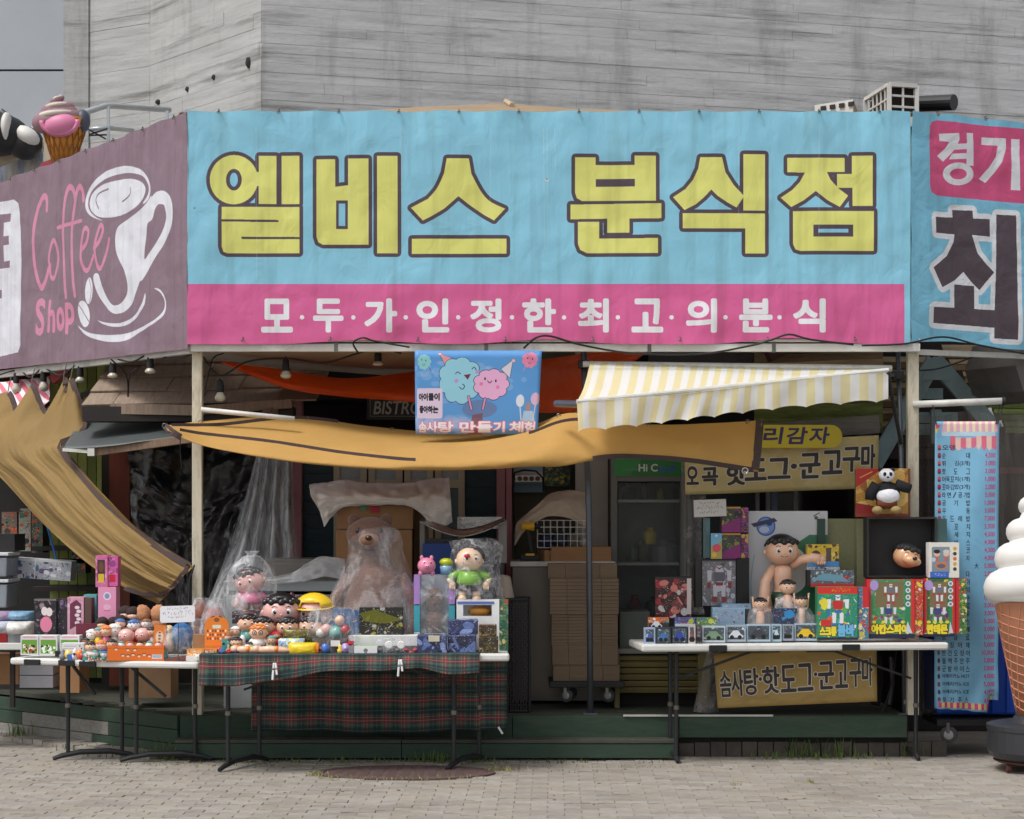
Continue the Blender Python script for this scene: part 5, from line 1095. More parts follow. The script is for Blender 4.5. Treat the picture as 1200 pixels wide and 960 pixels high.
cv.poly(circ(605, 468, 5, 6), (236, 238, 244), .9); cv.poly(circ(627, 466, 8, 6), (236, 190, 216), .9); cv.poly(circ(616, 474, 4, 5), (190, 140, 140), .8); cv.poly([(608, 490), (610, 478), (623, 478), (628, 490)], (200, 220, 240), .8); cv.line([(605, 474), (607, 488)], 1.6, (220, 226, 240), .9); cv.line([(627, 472), (624, 488)], 1.6, (236, 214, 220), .9)
cv.poly(rrect(490, 456, 525.5, 486, 2.5), (222, 206, 230)); cv.text('아이들이', 494, 461, 522, 467.5, (40, 40, 54), bold=3); cv.text('좋아하는', 495, 473, 520.5, 480, (40, 40, 54), bold=3)
for t, a, b in (('솜', 493, 505.5), ('사', 506, 520), ('탕', 521, 537), ('만', 544, 559), ('들', 561, 575), ('기', 577, 588), ('체', 594, 610), ('험', 612, 628)): cv.text(t, a, 490, b, 505, (240, 236, 244), bold=4, out=(5, (226, 110, 140)))
pw = sheet4('candy_poster', cv, [(486, 411), (635, 411), (630, 509), (487, 509)], 12.48, 'sky blue poster with smiling cotton candy puffs hung under the banner', 'poster', wr=.006, seed=1, transl=.15)
# food banner, upper (partly hidden) and lower
def food(x0, y0, x1, y1, txt, seed, upper):
    cv = Cv(x0, y0, x1, y1, S=5, bg=(224, 208, 150) if upper else (206, 174, 98))
    for t, a, b, c, d in txt: cv.text(t, a, b, c, d, (66, 60, 58), bold=3.2 if upper else 2.2, out=(4, (232, 228, 214)))
    for d in (0,): pass
    return cv
cv = Cv(803, 510, 1030, 580, S=5, bg=(222, 204, 146)); q = np.random.RandomState(5)
for k in range(40): cv.poly(circ(q.uniform(880, 1030), q.uniform(512, 580), q.uniform(8, 22), q.uniform(5, 14), q.uniform(0, 90)), [(214, 186, 110), (226, 212, 162), (222, 196, 130)][k % 3], .3)
for k in range(6): cv.poly(circ(q.uniform(890, 980), q.uniform(525, 560), q.uniform(3, 7), q.uniform(2, 4)), (214, 140, 70), .4)
GK = (70, 64, 62); OU = (5, (232, 228, 216))
for t, a, b, c, d in (('오', 807, 542, 827, 562), ('곡', 833, 544, 852, 564), ('핫', 862, 538, 882, 565), ('도', 882, 536, 902, 560), ('그', 904, 537, 924, 559), ('·', 926, 544, 930, 548), ('군', 934, 533, 953, 560), ('고', 956, 531, 976, 556), ('구', 978, 528, 998, 554), ('마', 1001, 526, 1022, 554)): cv.text(t, a, b, c, d, GK, bold=5, out=OU)
cv.grime(.3, (60, 80), 3)
sheet4('food_banner', cv, [(802, 522), (1030, 510), (1029, 572), (803, 580)], 13.15, 'cream banner with dark Korean snack names above the white panel box', 'banner', wr=.012, seed=2, rough=.55)
cv = Cv(837, 762, 1028, 830, S=6, bg=(172, 144, 82))
for t, a, b in (('솜', 846, 863), ('사', 864, 879), ('탕', 880, 895), ('·', 896.5, 898.5), ('핫', 900, 916), ('도', 918, 932), ('그', 934, 948), ('·', 950, 952), ('군', 954, 969), ('고', 971, 984), ('구', 987, 1001), ('마', 1003, 1019)):
    y0 = 787 - (a - 846) * .028; cv.text(t, a, y0 + (10 if t == '·' else 0), b, y0 + (12.5 if t == '·' else 26), (58, 54, 58), bold=4, out=(5, (216, 206, 190)))
cv.grime(.35, (40, 60), 4)
sheet4('food_banner', cv, [(836, 766), (1027, 752), (1028, 822), (841, 830)], 12.56, 'mustard banner with dark Korean snack names hung below the right table', 'banner', wr=.008, seed=3, rough=.55)
# oval sign
ov = thing('oval_sign', 'yellow rounded sign with navy Korean letters above the cream food banner', 'sign', W(915, 511, 13.05))
cv = Cv(838, 498, 988, 526, S=6, bg=(206, 186, 40)); NV = (50, 44, 96)
for t, a, b in (('회', 848, 868), ('오', 872, 890), ('리', 894, 915), ('감', 921, 944), ('자', 948, 970)): cv.text(t, a, 501, b, 520, NV, bold=4, skew=3)
P = rrect(840, 498, 987, 525, 13); cvP = [(X(x, 13.05), Z(y, 13.05)) for x, y in P]
g = G(); n = len(P); fr3 = [Vector((a, 13.05, b)) for a, b in cvP]; tr = tessellate_polygon([[Vector((a, b, 0)) for a, b in cvP]])
uvp = [((x - 838) / 150, (526 - y) / 28) for x, y in P]
g.add(fr3, [tuple(t) for t in tr], 0, [[uvp[i] for i in t] for t in tr]); g.add(fr3 + [p + Vector((0, .03, 0)) for p in fr3], [(i, n + i, n + (i + 1) % n, (i + 1) % n) for i in range(n)], 1)
g.obj('board', [cv.mat('oval sign print', .4), M('sign edge', (150, 130, 30), .5)], ov)
# menu banner
MX = lambda u, v: (1096 + u * 75 + (v * -2), 494 + v * 339)
cv = Cv(1096, 494, 1171, 833, S=7, bg=(128, 186, 218))
for k in range(9): cv.poly([(1106 + k * 7.4, 494), (1110 + k * 7.4, 494), (1110 + k * 7.4, 505), (1104 + k * 7.6, 508)], (232, 176, 196))
for k in range(8): cv.rect(1110 + k * 7.4, 494, 1113.4 + k * 7.4, 506, (240, 226, 190))
cv.rect(1104, 506, 1166, 511, (190, 216, 232)); cv.poly([(1096, 497), (1103, 498), (1098, 506)], (232, 90, 110)); cv.poly([(1096, 503), (1101, 502), (1097, 508)], (230, 200, 70))
for k, x in enumerate(range(1114, 1166, 6)):
    yb = 511 if not 5 > k > 0 else 513; cv.poly([(x, yb), (x + 6, yb), (x + 6, 524 + 3 * math.sin(k)), (x + 3, 527 + 2 * math.cos(k)), (x, 524)], (232, 200, 186) if k % 2 else (222, 112, 140))
rows_ = ['오뎅', '순|대', '튀|김(3개)', '핫|도|그', '어|묵|꼬|치(1개)', '꼬|마|김|밥(3개)', '라|면|/|공|기밥', '공|기|밥', '우|동', '돈|드|레|밥', '떡|꼬|치', '소|세|지', '핫|바|스', '초|코', '감|자', '大', '콜|라|다', '사|이', '커|피', '생|수', '캔|음|료', '우|유', '주|스', '식|혜', '병|음|료', '오|징|어|채', '반|건|오|징|어', '물|맥|주|안|주', '군|밤|아|이|스', '아메리카노 HOT', '아메리카노 ICE', '아메리카노 ICE', '딸|기|주|스', '파|고|야|자']
pr_ = ['', '4,500', '3,000', '3,000', '1,000', '2,000', '5,000', '1,000', '5,000', '7,000', '3,500', '4,500', '4,000', '4,500', '4,000', '5,000', '2,000', '2,000', '1,000', '1,000', '3,000', '3,000', '5,000', '3,000', '5,000', '5,000', '10,000', '3,000', '3,000', '4,000', '5,000', '4,000', '4,000']
for k, t in enumerate(rows_[:33]):
    y = 521.5 + k * 9.25
    if y > 820: break
    xs = (1105, 1136.5) if k else (1105, 1120)
    if '|' in t:
        ps_ = t.split('|'); ws2 = [max(1, len(p) * .8) for p in ps_]; free = (xs[1] - xs[0] - 4.2 * sum(ws2)) / max(1, len(ps_) - 1); x = xs[0]
        for p, w2 in zip(ps_, ws2): cv.text(p, x, y, x + 4.2 * w2, y + 6.6, (36, 44, 70), bold=1); x += 4.2 * w2 + free
    else: cv.text(t, xs[0] if k != 15 else 1142, y, xs[1] if k != 15 else 1147, y + (6.2 if k < 28 else 5), (36, 44, 70), bold=1)
    if k < len(pr_) and pr_[k]: cv.text(pr_[k], 1154 - (2.4 if len(pr_[k]) > 5 else 0), y + .2, 1166.5, y + 6.4, (196, 58, 120), bold=1.2)
    if k < 10: cv.poly(circ(1101.5, y + 3, 2.2, 3.2), (170, 52, 84) if k % 2 else (206, 96, 100)); cv.poly(circ(1101.5, y + 5, 2, 1.5), (70, 40, 80), .7)
    elif k > 24: cv.poly(circ(1101, y + 3, 1.6, 3), (60, 60, 80) if k % 2 else (120, 70, 80))
for k in range(9): cv.rect(1100 + k * 7.2, 824, 1103.6 + k * 7.2, 831, (214, 60, 140)); cv.rect(1103.6 + k * 7.2, 824, 1107.2 + k * 7.2, 831, (226, 210, 120))
cv.grime(.3, (60, 60), 9, (.85, .86, .86))
mn = thing('menu_banner', 'tall light blue menu banner with prices hanging at the right, lower corner torn', 'banner', W(1133, 500, 12.35))
def mf(u, v):
    y = 494 + v * 339; x = 1096 + u * 75 - v * 1; bot = 833
    if v > .93: y = 494 + .93 * 339 + (v - .93) / .07 * (.07 * 339 * (1 - .06 * noise.noise((u * 9, 1, 1))) + (-12 if u > .86 else 6 * u - 3))
    p = W(x, y, 12.54 + .03 * v); p.y += .012 * math.sin(u * 6 + v * 3) + .02 * noise.noise((u * 2, v * 5, 4)) - (.05 * (v - .8) / .2 * noise.noise((u * 5, v * 8, 3)) if v > .8 else 0); return p
g = G(); g.grid(lambda u, v: mf(u, 1 - v), 24, 90); g.obj('vinyl_sheet', cv.mat('menu print', .45, .003, 14, transl=.1), mn, smooth=True, solid=.0015)
for a, b in (((1093, 474), (1097, 497)), ((1176, 474), (1169, 497)), ((1172, 474), (1167, 497))):
    g = G(); g.tube([W(*a, 12.56), W(*b, 12.53)], .0045, 5); g.obj('cord', m_blk, mn)
ar = thing('bracket_arm', 'short white tube arm on the right post holding the menu banner', 'bracket', W(1075, 473, 12.5))
g = G(); g.tube([W(1070, 474, 12.58), W(1176, 470, 12.55)], .022, 10); g.obj('tube', m_white, ar, smooth=True)
g = G(); g.tube([W(1174, 470, 12.551), W(1178, 470, 12.549)], .024, 10); g.obj('end_cap', m_blk, ar)
ar = thing('bracket_arm', 'long white tube arm reaching right from the left post above the awning', 'bracket', W(236, 481, 12.5))
g = G(); g.tube([W(236, 480, 12.5), W(345, 491, 12.45)], .016, 10); g.obj('tube', m_white, ar, smooth=True)
# ================================================================= TABLES
rnd = random.Random(31)
m_top = M('white plastic table top', (214, 214, 210), .45, .04, 5, dirt=.35, dcol=(160, 156, 148), ds=6)
m_leg = M('charcoal steel legs', (44, 45, 48), .4, .1, 8, metal=.3)
def table(label, A, B, dep, z, legs, foot=.46, clips=(), th=.045, x0=0, bank=None):
    """A, B front corners (x, y); legs = [(fraction along, foot direction angle or None)]"""
    A, B = Vector((*A, 0)), Vector((*B, 0)); d = (B - A); L_ = d.length; d.normalize(); n = Vector((-d.y, d.x, 0)); n = n if n.y > 0 else -n
    t = thing('folding_table', label, 'table', (A + B) / 2, 0); Mx = Matrix.Rotation(math.atan2(d.y, d.x), 3, 'Z'); mid = (A + B) / 2 + n * dep / 2
    g = G(); g.obox((mid.x, mid.y, z - th / 2), (L_, dep, th), Mx); g.obj('table_top', m_top, t, bev=.012)
    for a in clips:
        g = G(); c = A + d * a + n * .005; g.obox((c.x, c.y, z - th * .55), (.11, .035, th * .82), Mx); g.obj('corner_clip', m_blk, t, bev=.003)
    for fr_, ang in legs:
        c = A + d * L_ * fr_ + n * dep * .5; fd = n if ang is None else Vector((math.cos(ang), math.sin(ang), 0))
        for s in (-1, 1):
            q = c + fd * s * foot * .36; g = G(); g.tube([(q.x, q.y, .05), (q.x, q.y, .33), (q.x, q.y, z - th)], [.013, .0135, .0155], 8); lg = g.obj('leg', m_leg, t)
            g = G(); g.lathe([(.018, 0), (.018, .025)], (q.x, q.y, .33), 10); g.obj('collar', m_ring, lg)
        g = G(); g.tube([c - fd * foot * .56 + Vector((0, 0, .012)), c - fd * foot * .44 + Vector((0, 0, .03)), c - fd * foot * .2 + Vector((0, 0, .05)), c + fd * foot * .2 + Vector((0, 0, .05)), c + fd * foot * .44 + Vector((0, 0, .03)), c + fd * foot * .56 + Vector((0, 0, .012))], [.012, .016, .018, .018, .016, .012], 8)
        g.obj('foot', m_leg, t)
        s = 1 if fr_ < .5 else -1; a = c + Vector((0, 0, z - .24)); b = c + d * s * min(.52, L_ * .33) + Vector((0, 0, z - th - .01))
        g = G(); g.beam(a, b, .022, .014); g.obj('brace', m_leg, t)
        g = G(); g.obox(b + Vector((0, 0, -.005)) + d * s * .05, (.2, .05, .02), Mx); g.obj('bracket', m_leg, t)
    return t, A, d, n
TR, TP, TL = .742, .709, .645
table('white folding table under the boxed robots at the right, on black legs', (X(752, 12.12), 12.12), (X(1112, 12.30), 12.30), .52, TR, [(.125, None), (.915, None)], foot=.3, clips=(.47, 1.3))
tb2 = table('white folding table under the green plaid cloth in the middle', (X(228, 11.72), 11.74), (X(597, 11.8), 11.80), .72, TP, [(.135, R(66)), (.865, R(66))], foot=.5)
a1 = math.atan2(.2, .45)
table('white folding table of small dolls nearest the left post', (X(96, 12.1), 12.14), (X(232, 11.98), 11.98), .62, TL, [(.55, R(8))], foot=.5, clips=(.03,), th=.04)
table('white folding table with small green window boxes at the left', (X(9, 12.25), 12.3), (X(96, 12.12), 12.145), .62, TL + .003, [(.82, R(14))], foot=.46, clips=(.16, .40), th=.04)
o = thing('trestle_shelf', 'white shelf board at the left picture edge carrying folded fabrics', 'shelf', (X(0, 12.9), 12.9, .3))
g = G(); g.box(X(-90, 12.9), X(25, 12.9), 12.9, 13.5, .655, .7); g.obj('board', m_top, o, bev=.006)
for px in (-70, 10): g = G(); g.box(X(px, 12.95), X(px + 5, 12.95), 12.98, 13.02, DK + .01, .655); g.obj('leg', m_dark, o)

# plaid cloths
def tartan(w, h, S=4):
    cv = Cv(0, 0, w, h, S=S, bg=(36, 62, 54)); P = 22.
    for ax in (0, 1):
        L_ = w if ax == 0 else h; k = -1
        while k * P < L_:
            o = k * P
            def st(a, b, c, al): cv.rect(o + a, 0, o + b, h, c, al) if ax == 0 else cv.rect(0, o + a, w, o + b, c, al)
            st(2, 6.5, (140, 36, 52), .55); st(7.5, 10.5, (96, 104, 84), .4); st(12, 19, (16, 38, 44), .55)
            st(.3, .9, (190, 174, 110), .4); st(4, 4.5, (210, 198, 176), .45); st(15.3, 15.8, (190, 186, 170), .35); st(20.5, 20.9, (190, 70, 70), .5); k += 1
    return cv
mt_t = tartan(330, 44).mat('plaid skirt print', .85, .002, 60); mt_b = tartan(300, 84).mat('plaid backdrop print', .85, .002, 60)
zt = TP + .004
edge = [(234, 803), (262, 804), (300, 800), (340, 795), (372, 787), (420, 786), (470, 786), (520, 783), (545, 790), (560, 789)]
def skirt(u, v):
    px = 234 + u * 328; D = 11.725 + .03 * u
    if v < .35: k = v / .35; p = Vector((X(px, D), D + .55 * (1 - k) - .012 * k, zt + .001))
    else:
        k = (v - .35) / .65; b = cr([(a, c, 0) for a, c in edge], u)[1]; top_z = zt; low = Z(b, D - .03); p = Vector((X(px, D), D - .014 - .02 * k, top_z + (low - top_z) * k)); p.y += -.018 * k * math.sin(u * 34 + 3 * math.sin(u * 9)) - .01 * k
        p.z += .004 * noise.noise((u * 20, v * 3, 0))
    return p
pc = thing('plaid_cloth', 'green and red plaid cloth draped over the middle table and clipped along its front', 'tablecloth', (X(400, 11.7), 11.7, TP))
G().grid(lambda u, v: skirt(u, 1 - v), 110, 20).obj('cloth', mt_t, pc, smooth=True, solid=.0025)
m_clip = M('white clip plastic', (226, 226, 226), .35)
for px, py in ((322, 780), (469, 776)):
    o = thing('cloth_clip', 'white plastic clip gripping the plaid cloth %s' % ('below the yellow packet' if px < 400 else 'below the grey shoes pack'), 'clip', W(px, py, 11.68), group='clips on the plaid cloth')
    for s in (-1, 1): g = G(); g.beam(W(px + s, py - 3, 11.68), W(px + s * 2.6, py + 14 - 3 * s, 11.67), .012, .018); g.obj('jaw', m_clip, o, bev=.003)
    g = G(); g.tube([W(px - 3, py + 4, 11.672), W(px + 3, py + 4, 11.672)], .008, 8); g.obj('spring', m_ring, o)
def bd(u, v):
    px = 294 + u * 300; p = W(px, 770 + v * (88 if u < .9 else 86), 12.33); p.y += .03 * math.sin(u * 26 + math.sin(v * 3)) + .02 * noise.noise((u * 8, v * 2, 3)); p.z += .008 * math.sin(u * 9) * v; return p
o = G().grid(lambda u, v: bd(u, 1 - v), 100, 16).obj('plaid_backdrop', mt_b, smooth=True, solid=.0025); tag(o, 'dark green and red plaid curtain hanging in front of the deck under the middle table', 'curtain')
g = G(); g.beam(W(584, 852, 12.28), W(589, 860, 12.28), .01, .012); tag(g.obj('cloth_clip', m_clip), 'small white clip at the bottom right corner of the hanging plaid curtain', 'clip')

# ================================================================= GOODS
SK, SK2 = (232, 186, 156), (226, 170, 140)
def V(name, col, r=.35, coat=.3): return M('vinyl ' + name, col, r, .04, 8, coat=coat)
m_skin = V('skin', SK); m_skinp = V('pink skin', (228, 176, 168)); m_hair = V('black hair', (24, 22, 24)); m_eye = V('eye black', (16, 16, 18), .2); m_ew = V('eye white', (235, 235, 235), .3)
m_lip = V('mouth', (150, 60, 60)); m_yel = V('yellow', (232, 196, 40)); m_redv = V('red', (190, 40, 50)); m_pkv = V('pink', (224, 120, 160)); m_grv = V('lime green', (120, 176, 50)); m_blv = V('blue', (60, 110, 180)); m_purp = V('dark purple', (82, 62, 90)); m_tealv = V('teal', (90, 160, 150)); m_olv = V('dark green shorts', (40, 84, 64)); m_whv = V('white', (230, 228, 224)); m_orv = V('orange', (226, 130, 50)); m_brv = V('brown', (130, 88, 60))
def capg(c, r, rot, thr, nu=18, nv=12, dirv=(0, .35, 1)):
    """part of an ellipsoid shell on the side of dirv"""
    g0 = G().ell((0, 0, 0), 1, None, nu, nv); dv = Vector(dirv).normalized(); M_ = rot or Matrix.Identity(3); r = Vector(r) if isinstance(r, (tuple, list)) else Vector((r, r, r)); keep = [f for f in g0.f if sum((Vector(g0.v[i]).dot(dv) for i in f)) / len(f) > thr]
    ids = sorted({i for f in keep for i in f}); ix = {a: b for b, a in enumerate(ids)}
    return G().add([Vector(c) + M_ @ Vector((g0.v[i][0] * r.x, g0.v[i][1] * r.y, g0.v[i][2] * r.z)) for i in ids], [[ix[i] for i in f] for f in keep])
def head(t, c, r, skin=m_skin, hair=m_hair, eyes='dot', thr=.25, rot=None, ears=True, wd=1.1, mouth=True, cap=None, blush=False, glasses=False, part='head', seed=0):
    c = Vector(c); M_ = rot or Matrix.Identity(3)
    g = G().ell(c, (r * wd, r, r * .95), M_, 20, 14, fn=lambda q: 1 + .05 * max(0, -q.z) * (1 - abs(q.z)) * 2)
    if ears:
        for s in (-1, 1): g.ell(c + M_ @ Vector((s * r * wd * .98, .0, -r * .12)), (r * .14, r * .1, r * .2), M_, 10, 6)
    hd = g.obj(part, skin, t, smooth=True)
    if hair:
        hg = capg(c + M_ @ Vector((0, r * .05, r * .04)), (r * wd * 1.06, r * 1.07, r * 1.03), M_, thr - .06, 26, 16)
        for a in range(0 if cap else 9):
            an = R(200 + a * 17.5); z_ = .52 + .1 * (a % 2); q_ = k0(1 - z_ * z_); hg.ell(c + M_ @ Vector((q_ * math.cos(an) * r * wd * 1.02, q_ * math.sin(an) * r * 1.02, z_ * r)), (r * .2, r * .1, r * .16), M_, 8, 6)
        hg.obj('hair', hair, hd, smooth=True, solid=r * .05)
    k = math.sqrt; on = lambda a, b, f=1.: c + M_ @ Vector((a * r * wd, -k(max(0, 1 - a * a - b * b)) * r * f, b * r * .95)); gw, gb, gh = G(), G(), G(); er = r * .13; ew_ = []
    for s in (-1, 1):
        gw = G(); gw.ell(on(s * .36, -.02, .97), (er * 1.25, er * .5, er * 1.45), M_, 10, 7);
        if r > .03: ew_.append(gw)
        gb.ell(on(s * .35, -.03, 1.02), (er * .72, er * .35, er * .9), M_, 8, 6); gh.ell(on(s * .35 + .035, .03, 1.055), (er * .22, er * .15, er * .25), None, 6, 4)
        gb.tube([on(s * .22, .27, 1.0), on(s * .36, .33, 1.0), on(s * .5, .27, 1.0)], r * .022, 5)
    e_ = gb.obj('eyes', m_eye, hd, smooth=True)
    if r > .03:
        for w_ in ew_: w_.obj('eye_white', m_ew, hd, smooth=True)
        gh.obj('eye_glint', m_ew, hd); G().ell(on(0, -.2, 1.0), (r * .07, r * .07, r * .06), M_, 8, 6).obj('nose', skin, hd, smooth=True)
    if mouth:
        g = G(); P = []
        for a in np.linspace(-.22, .22, 7): x_, z_ = a, -.42 + a * a * 1.6; P.append(c + M_ @ Vector((x_ * r * wd, -k(1 - x_ * x_ - z_ * z_) * r * 1.0, z_ * r * .95)))
        g.tube(P, r * .03, 5); g.obj('mouth', m_lip, hd)
    if blush:
        g = G()
        for s in (-1, 1): x_, z_ = s * .58, -.3; g.ell(c + M_ @ Vector((x_ * r * wd, -k(1 - x_ * x_ - z_ * z_) * r * .985, z_ * r * .95)), (r * .12, r * .04, r * .1), M_, 8, 6)
        g.obj('cheeks', m_pkv, hd, smooth=True)
    if glasses:
        g = G()
        for s in (-1, 1):
            q = c + M_ @ Vector((s * .36 * r * wd, -r * 1.0, -.02 * r)); g.tube([q + Vector((r * .26 * math.cos(a), 0, r * .26 * math.sin(a))) for a in np.linspace(0, 6.283, 15)], r * .04, 5)
        g.obj('glasses', m_eye, hd)
    if cap:
        capg(c + M_ @ Vector((0, 0, r * .1)), (r * wd * 1.1, r * 1.12, r * 1.05), M_, .3, dirv=(0, .1, 1)).obj('cap', cap, hd, smooth=True, solid=r * .05)
        g = G(); g.lathe([(r * 1.12, 0), (r * 1.3, -.0 * r), (r * 1.3, -.04 * r), (r * 1.1, -.04 * r)], c + M_ @ Vector((0, -r * .05, r * .42)), 20, rot=M_ @ Matrix.Rotation(R(10), 3, 'X')); g.obj('cap_brim', cap, hd, smooth=True)
    return hd
k0 = math.sqrt
def body(t, c, h, w, shirt, pants, skin=m_skin, arms='down', legs=True, sit=False, sleeve=True):
    """c = neck point; h = neck to foot height; w = shoulder half width"""
    c = Vector(c); g = G(); g.lathe([(w * .25, 0), (w * .75, -h * .06), (w * .9, -h * .25), (w * .95, -h * .42), (w * .8, -h * .5), (w * .3, -h * .52)], c, 16); g.obj('torso', shirt, t, smooth=True)
    A = {'down': [(.7, -.1), (1.15, -.3), (1.2, -.52)], 'up': [(.7, -.08), (1.35, -.02), (1.6, .35)], 'out': [(.7, -.1), (1.5, -.2), (2.0, -.12)], 'hips': [(.7, -.1), (1.45, -.28), (1.2, -.5)]}
    arms = arms if isinstance(arms, tuple) else (arms, arms)
    for s, am in zip((-1, 1), arms):
        P = [c + Vector((s * a * w, -w * .1 * i, b * h)) for i, (a, b) in enumerate(A[am])]
        g = G(); g.tube([P[0], P[0].lerp(P[1], .6), P[1]], [w * .28, w * .27, w * .23], 8); ao = g.obj('arm', shirt if sleeve else skin, t, smooth=True)
        g = G(); g.tube([P[1], P[2]], [w * .21, w * .17], 8); g.ell(P[2], (w * .26, w * .22, w * .26), None, 8, 6)
        for k in (-1, 0, 1): g.ell(P[2] + Vector((k * w * .15, -w * .1, (.2 if am == 'up' else -.2) * w)), (w * .08, w * .08, w * .15), None, 6, 5)
        g.obj('hand', skin, ao, smooth=True)
    for s in (-1, 1):
        g = G()
        if sit: P = [c + Vector((s * w * .45, 0, -h * .48)), c + Vector((s * w * .8, -w * .8, -h * .5)), c + Vector((s * w * .9, -w * 1.5, -h * .52))]
        else: P = [c + Vector((s * w * .42, 0, -h * .46)), c + Vector((s * w * .5, 0, -h * .7)), c + Vector((s * w * .52, 0, -h * .92))]
        g.tube([P[0], P[1]], [w * .42, w * .38], 10); lo = g.obj('leg', pants, t, smooth=True)
        g = G(); g.tube([P[1], P[2]], [w * .3, w * .26], 8); g.ell(P[2] + Vector((0, -w * .15, -h * .03)), (w * .32, w * .45, w * .25), None, 10, 6); g.obj('foot', skin, lo, smooth=True)
def rz3(a): return Matrix.Rotation(a, 3, 'Z')
def bag(t, prof, c, mat, seed=1, amp=.09, sq=(1, .8), name='plastic_bag'):
    c = Vector(c); g = G()
    def f(u, v):
        th = u * 2 * math.pi; r_ = cr([(a, b, 0) for a, b in prof], v); k = 1 + amp * (noise.noise((math.cos(th) * 2.5, math.sin(th) * 2.5 + seed, v * 5)) + .5 * math.sin(th * 11 + 4 * noise.noise((v * 3, seed, 0))) * .5)
        return c + Vector((r_[0] * k * math.cos(th) * sq[0], r_[0] * k * math.sin(th) * sq[1], r_[1]))
    return g.grid(f, 44, 24).obj(name, mat, t, smooth=True)
m_bag = film('doll bag film', (224, 226, 230), .10, .55, 12, (1, 1, .7), lo=.48, hi=.68)
def th0(name, label, cat, px, D, z, group=None): return thing(name, label, cat, (X(px, D), D, z), 0, group)
PT = lambda px, py, D: W(px, py, D)

# hooks and cords of the two mustard cloths
for u_ in (.0, .1, .22, .34, .5, .66, .8, .93):
    q = CL.f(u_, .02); g = G(); g.tube([q + Vector((.012 * math.cos(a), -.012, .012 * math.sin(a))) for a in np.linspace(0, 6.28, 9)], .0035, 5); g.obj('eyelet', m_ring, aw)
for u_ in (.125, .375, .625, .875):
    q = LC.f(u_, .0); g = G(); g.tube([q, q + Vector((0, .03, .05)), q + Vector((.01, .06, .12))], .004, 5); g.obj('hook', m_ring, lc)
# --- big brown plush bear wrapped in plastic (middle)
D = 12.28
bt = th0('plush_bear', 'tall brown plush bear wrapped in clear plastic in front of the large carton', 'plush toy', 440, D, TP)
m_bear = M('tan brown plush', (104, 72, 58), .95, .12, 9, .010, 26, stretch=(1, 1, 3), sheen=.3)
m_bear2 = M('pale muzzle plush', (136, 98, 78), .95, .1, 12, .004, 60)
g = G(); g.lathe([(.05, 0), (.19, .01), (.215, .10), (.21, .2), (.185, .3), (.17, .38), (.16, .44), (.11, .49), (.075, .52), (.07, .60)], (X(440, D), D, TP + .0), 26, fn=lambda th, z: 1 + .025 * math.sin(z * 130) * (1 if z < .45 else .3) + .05 * math.cos(2 * th)); g.obj('torso', m_bear, bt, smooth=True)
hc = W(434, 626, D)
g = G(); g.ell(hc, (.15, .12, .105), None, 20, 12)
for s in (-1, 1): g.ell(hc + Vector((s * .10, 0, .085)), (.04, .03, .04), None, 10, 8)
hd = g.obj('head', m_bear, bt, smooth=True)
g = G(); g.ell(hc + Vector((0, -.1, -.035)), (.065, .055, .045), None, 14, 9); mz = g.obj('muzzle', m_bear2, hd, smooth=True)
g = G(); g.ell(hc + Vector((0, -.155, -.022)), (.022, .014, .015), None, 10, 7); g.obj('nose', m_eye, hd, smooth=True)
for s in (-1, 1): g = G(); g.ell(hc + Vector((s * .068, -.095, .02)), (.017, .012, .02), None, 10, 7); g.obj('eye', m_eye, hd, smooth=True)
for s in (-1, 1):
    g = G(); q = Vector((X(440, D), D - .02, 0)); g.tube([q + Vector((s * .15, 0, TP + .44)), q + Vector((s * .235, -.03, TP + .3)), q + Vector((s * .25, -.06, TP + .15)), q + Vector((s * .20, -.1, TP + .04))], [.05, .045, .042, .05], 10); g.obj('arm', m_bear, bt, smooth=True)
    g = G(); g.tube([q + Vector((s * .09, -.05, TP + .07)), q + Vector((s * .12, -.17, TP + .05))], [.07, .055], 10); g.ell(q + Vector((s * .12, -.2, TP + .06)), (.055, .05, .06), None, 10, 8); g.obj('leg', m_bear, bt, smooth=True)
bag(bt, [(.31, .0), (.30, .14), (.28, .3), (.22, .45), (.17, .58), (.165, .68), (.13, .74), (.02, .76)], (X(440, D), D - .02, TP), film('bear bag film', (226, 226, 230), .07, .36, 7, (1, 1, .5), lo=.45, hi=.7), 2, .07, (1, .75))

# --- wrapped big doll on its box, left of the heads
D = 12.15
cbox('display_box', 'flat black and red display box under the wrapped pink shirted doll', 'box', 272, 312, 717, 731, D, .2, busy(272, 717, 312, 731, 6, (52, 48, 56), [(190, 60, 70), (180, 180, 186), (90, 90, 100)], 24, 61).mat('display print 1'), m_blk)
t = th0('wrapped_doll', 'bald faced vinyl doll in a pink shirt inside a clear bag', 'doll', 294, D + .1, Z(717, D)); q = W(293, 681, D + .1)
head(t, q, .083, m_skinp, m_hair, thr=.62, rot=Matrix.Rotation(R(-14), 3, 'Y') @ rz3(-.3), wd=1.15)
body(t, W(295, 693, D + .1), .15, .075, m_pkv, m_skinp, m_skinp)
bag(t, [(.14, -.02), (.155, .06), (.15, .16), (.13, .26), (.06, .33), (.03, .345), (.05, .37)], (X(293, D), D + .08, Z(717, D)), m_bag, 5, .08)

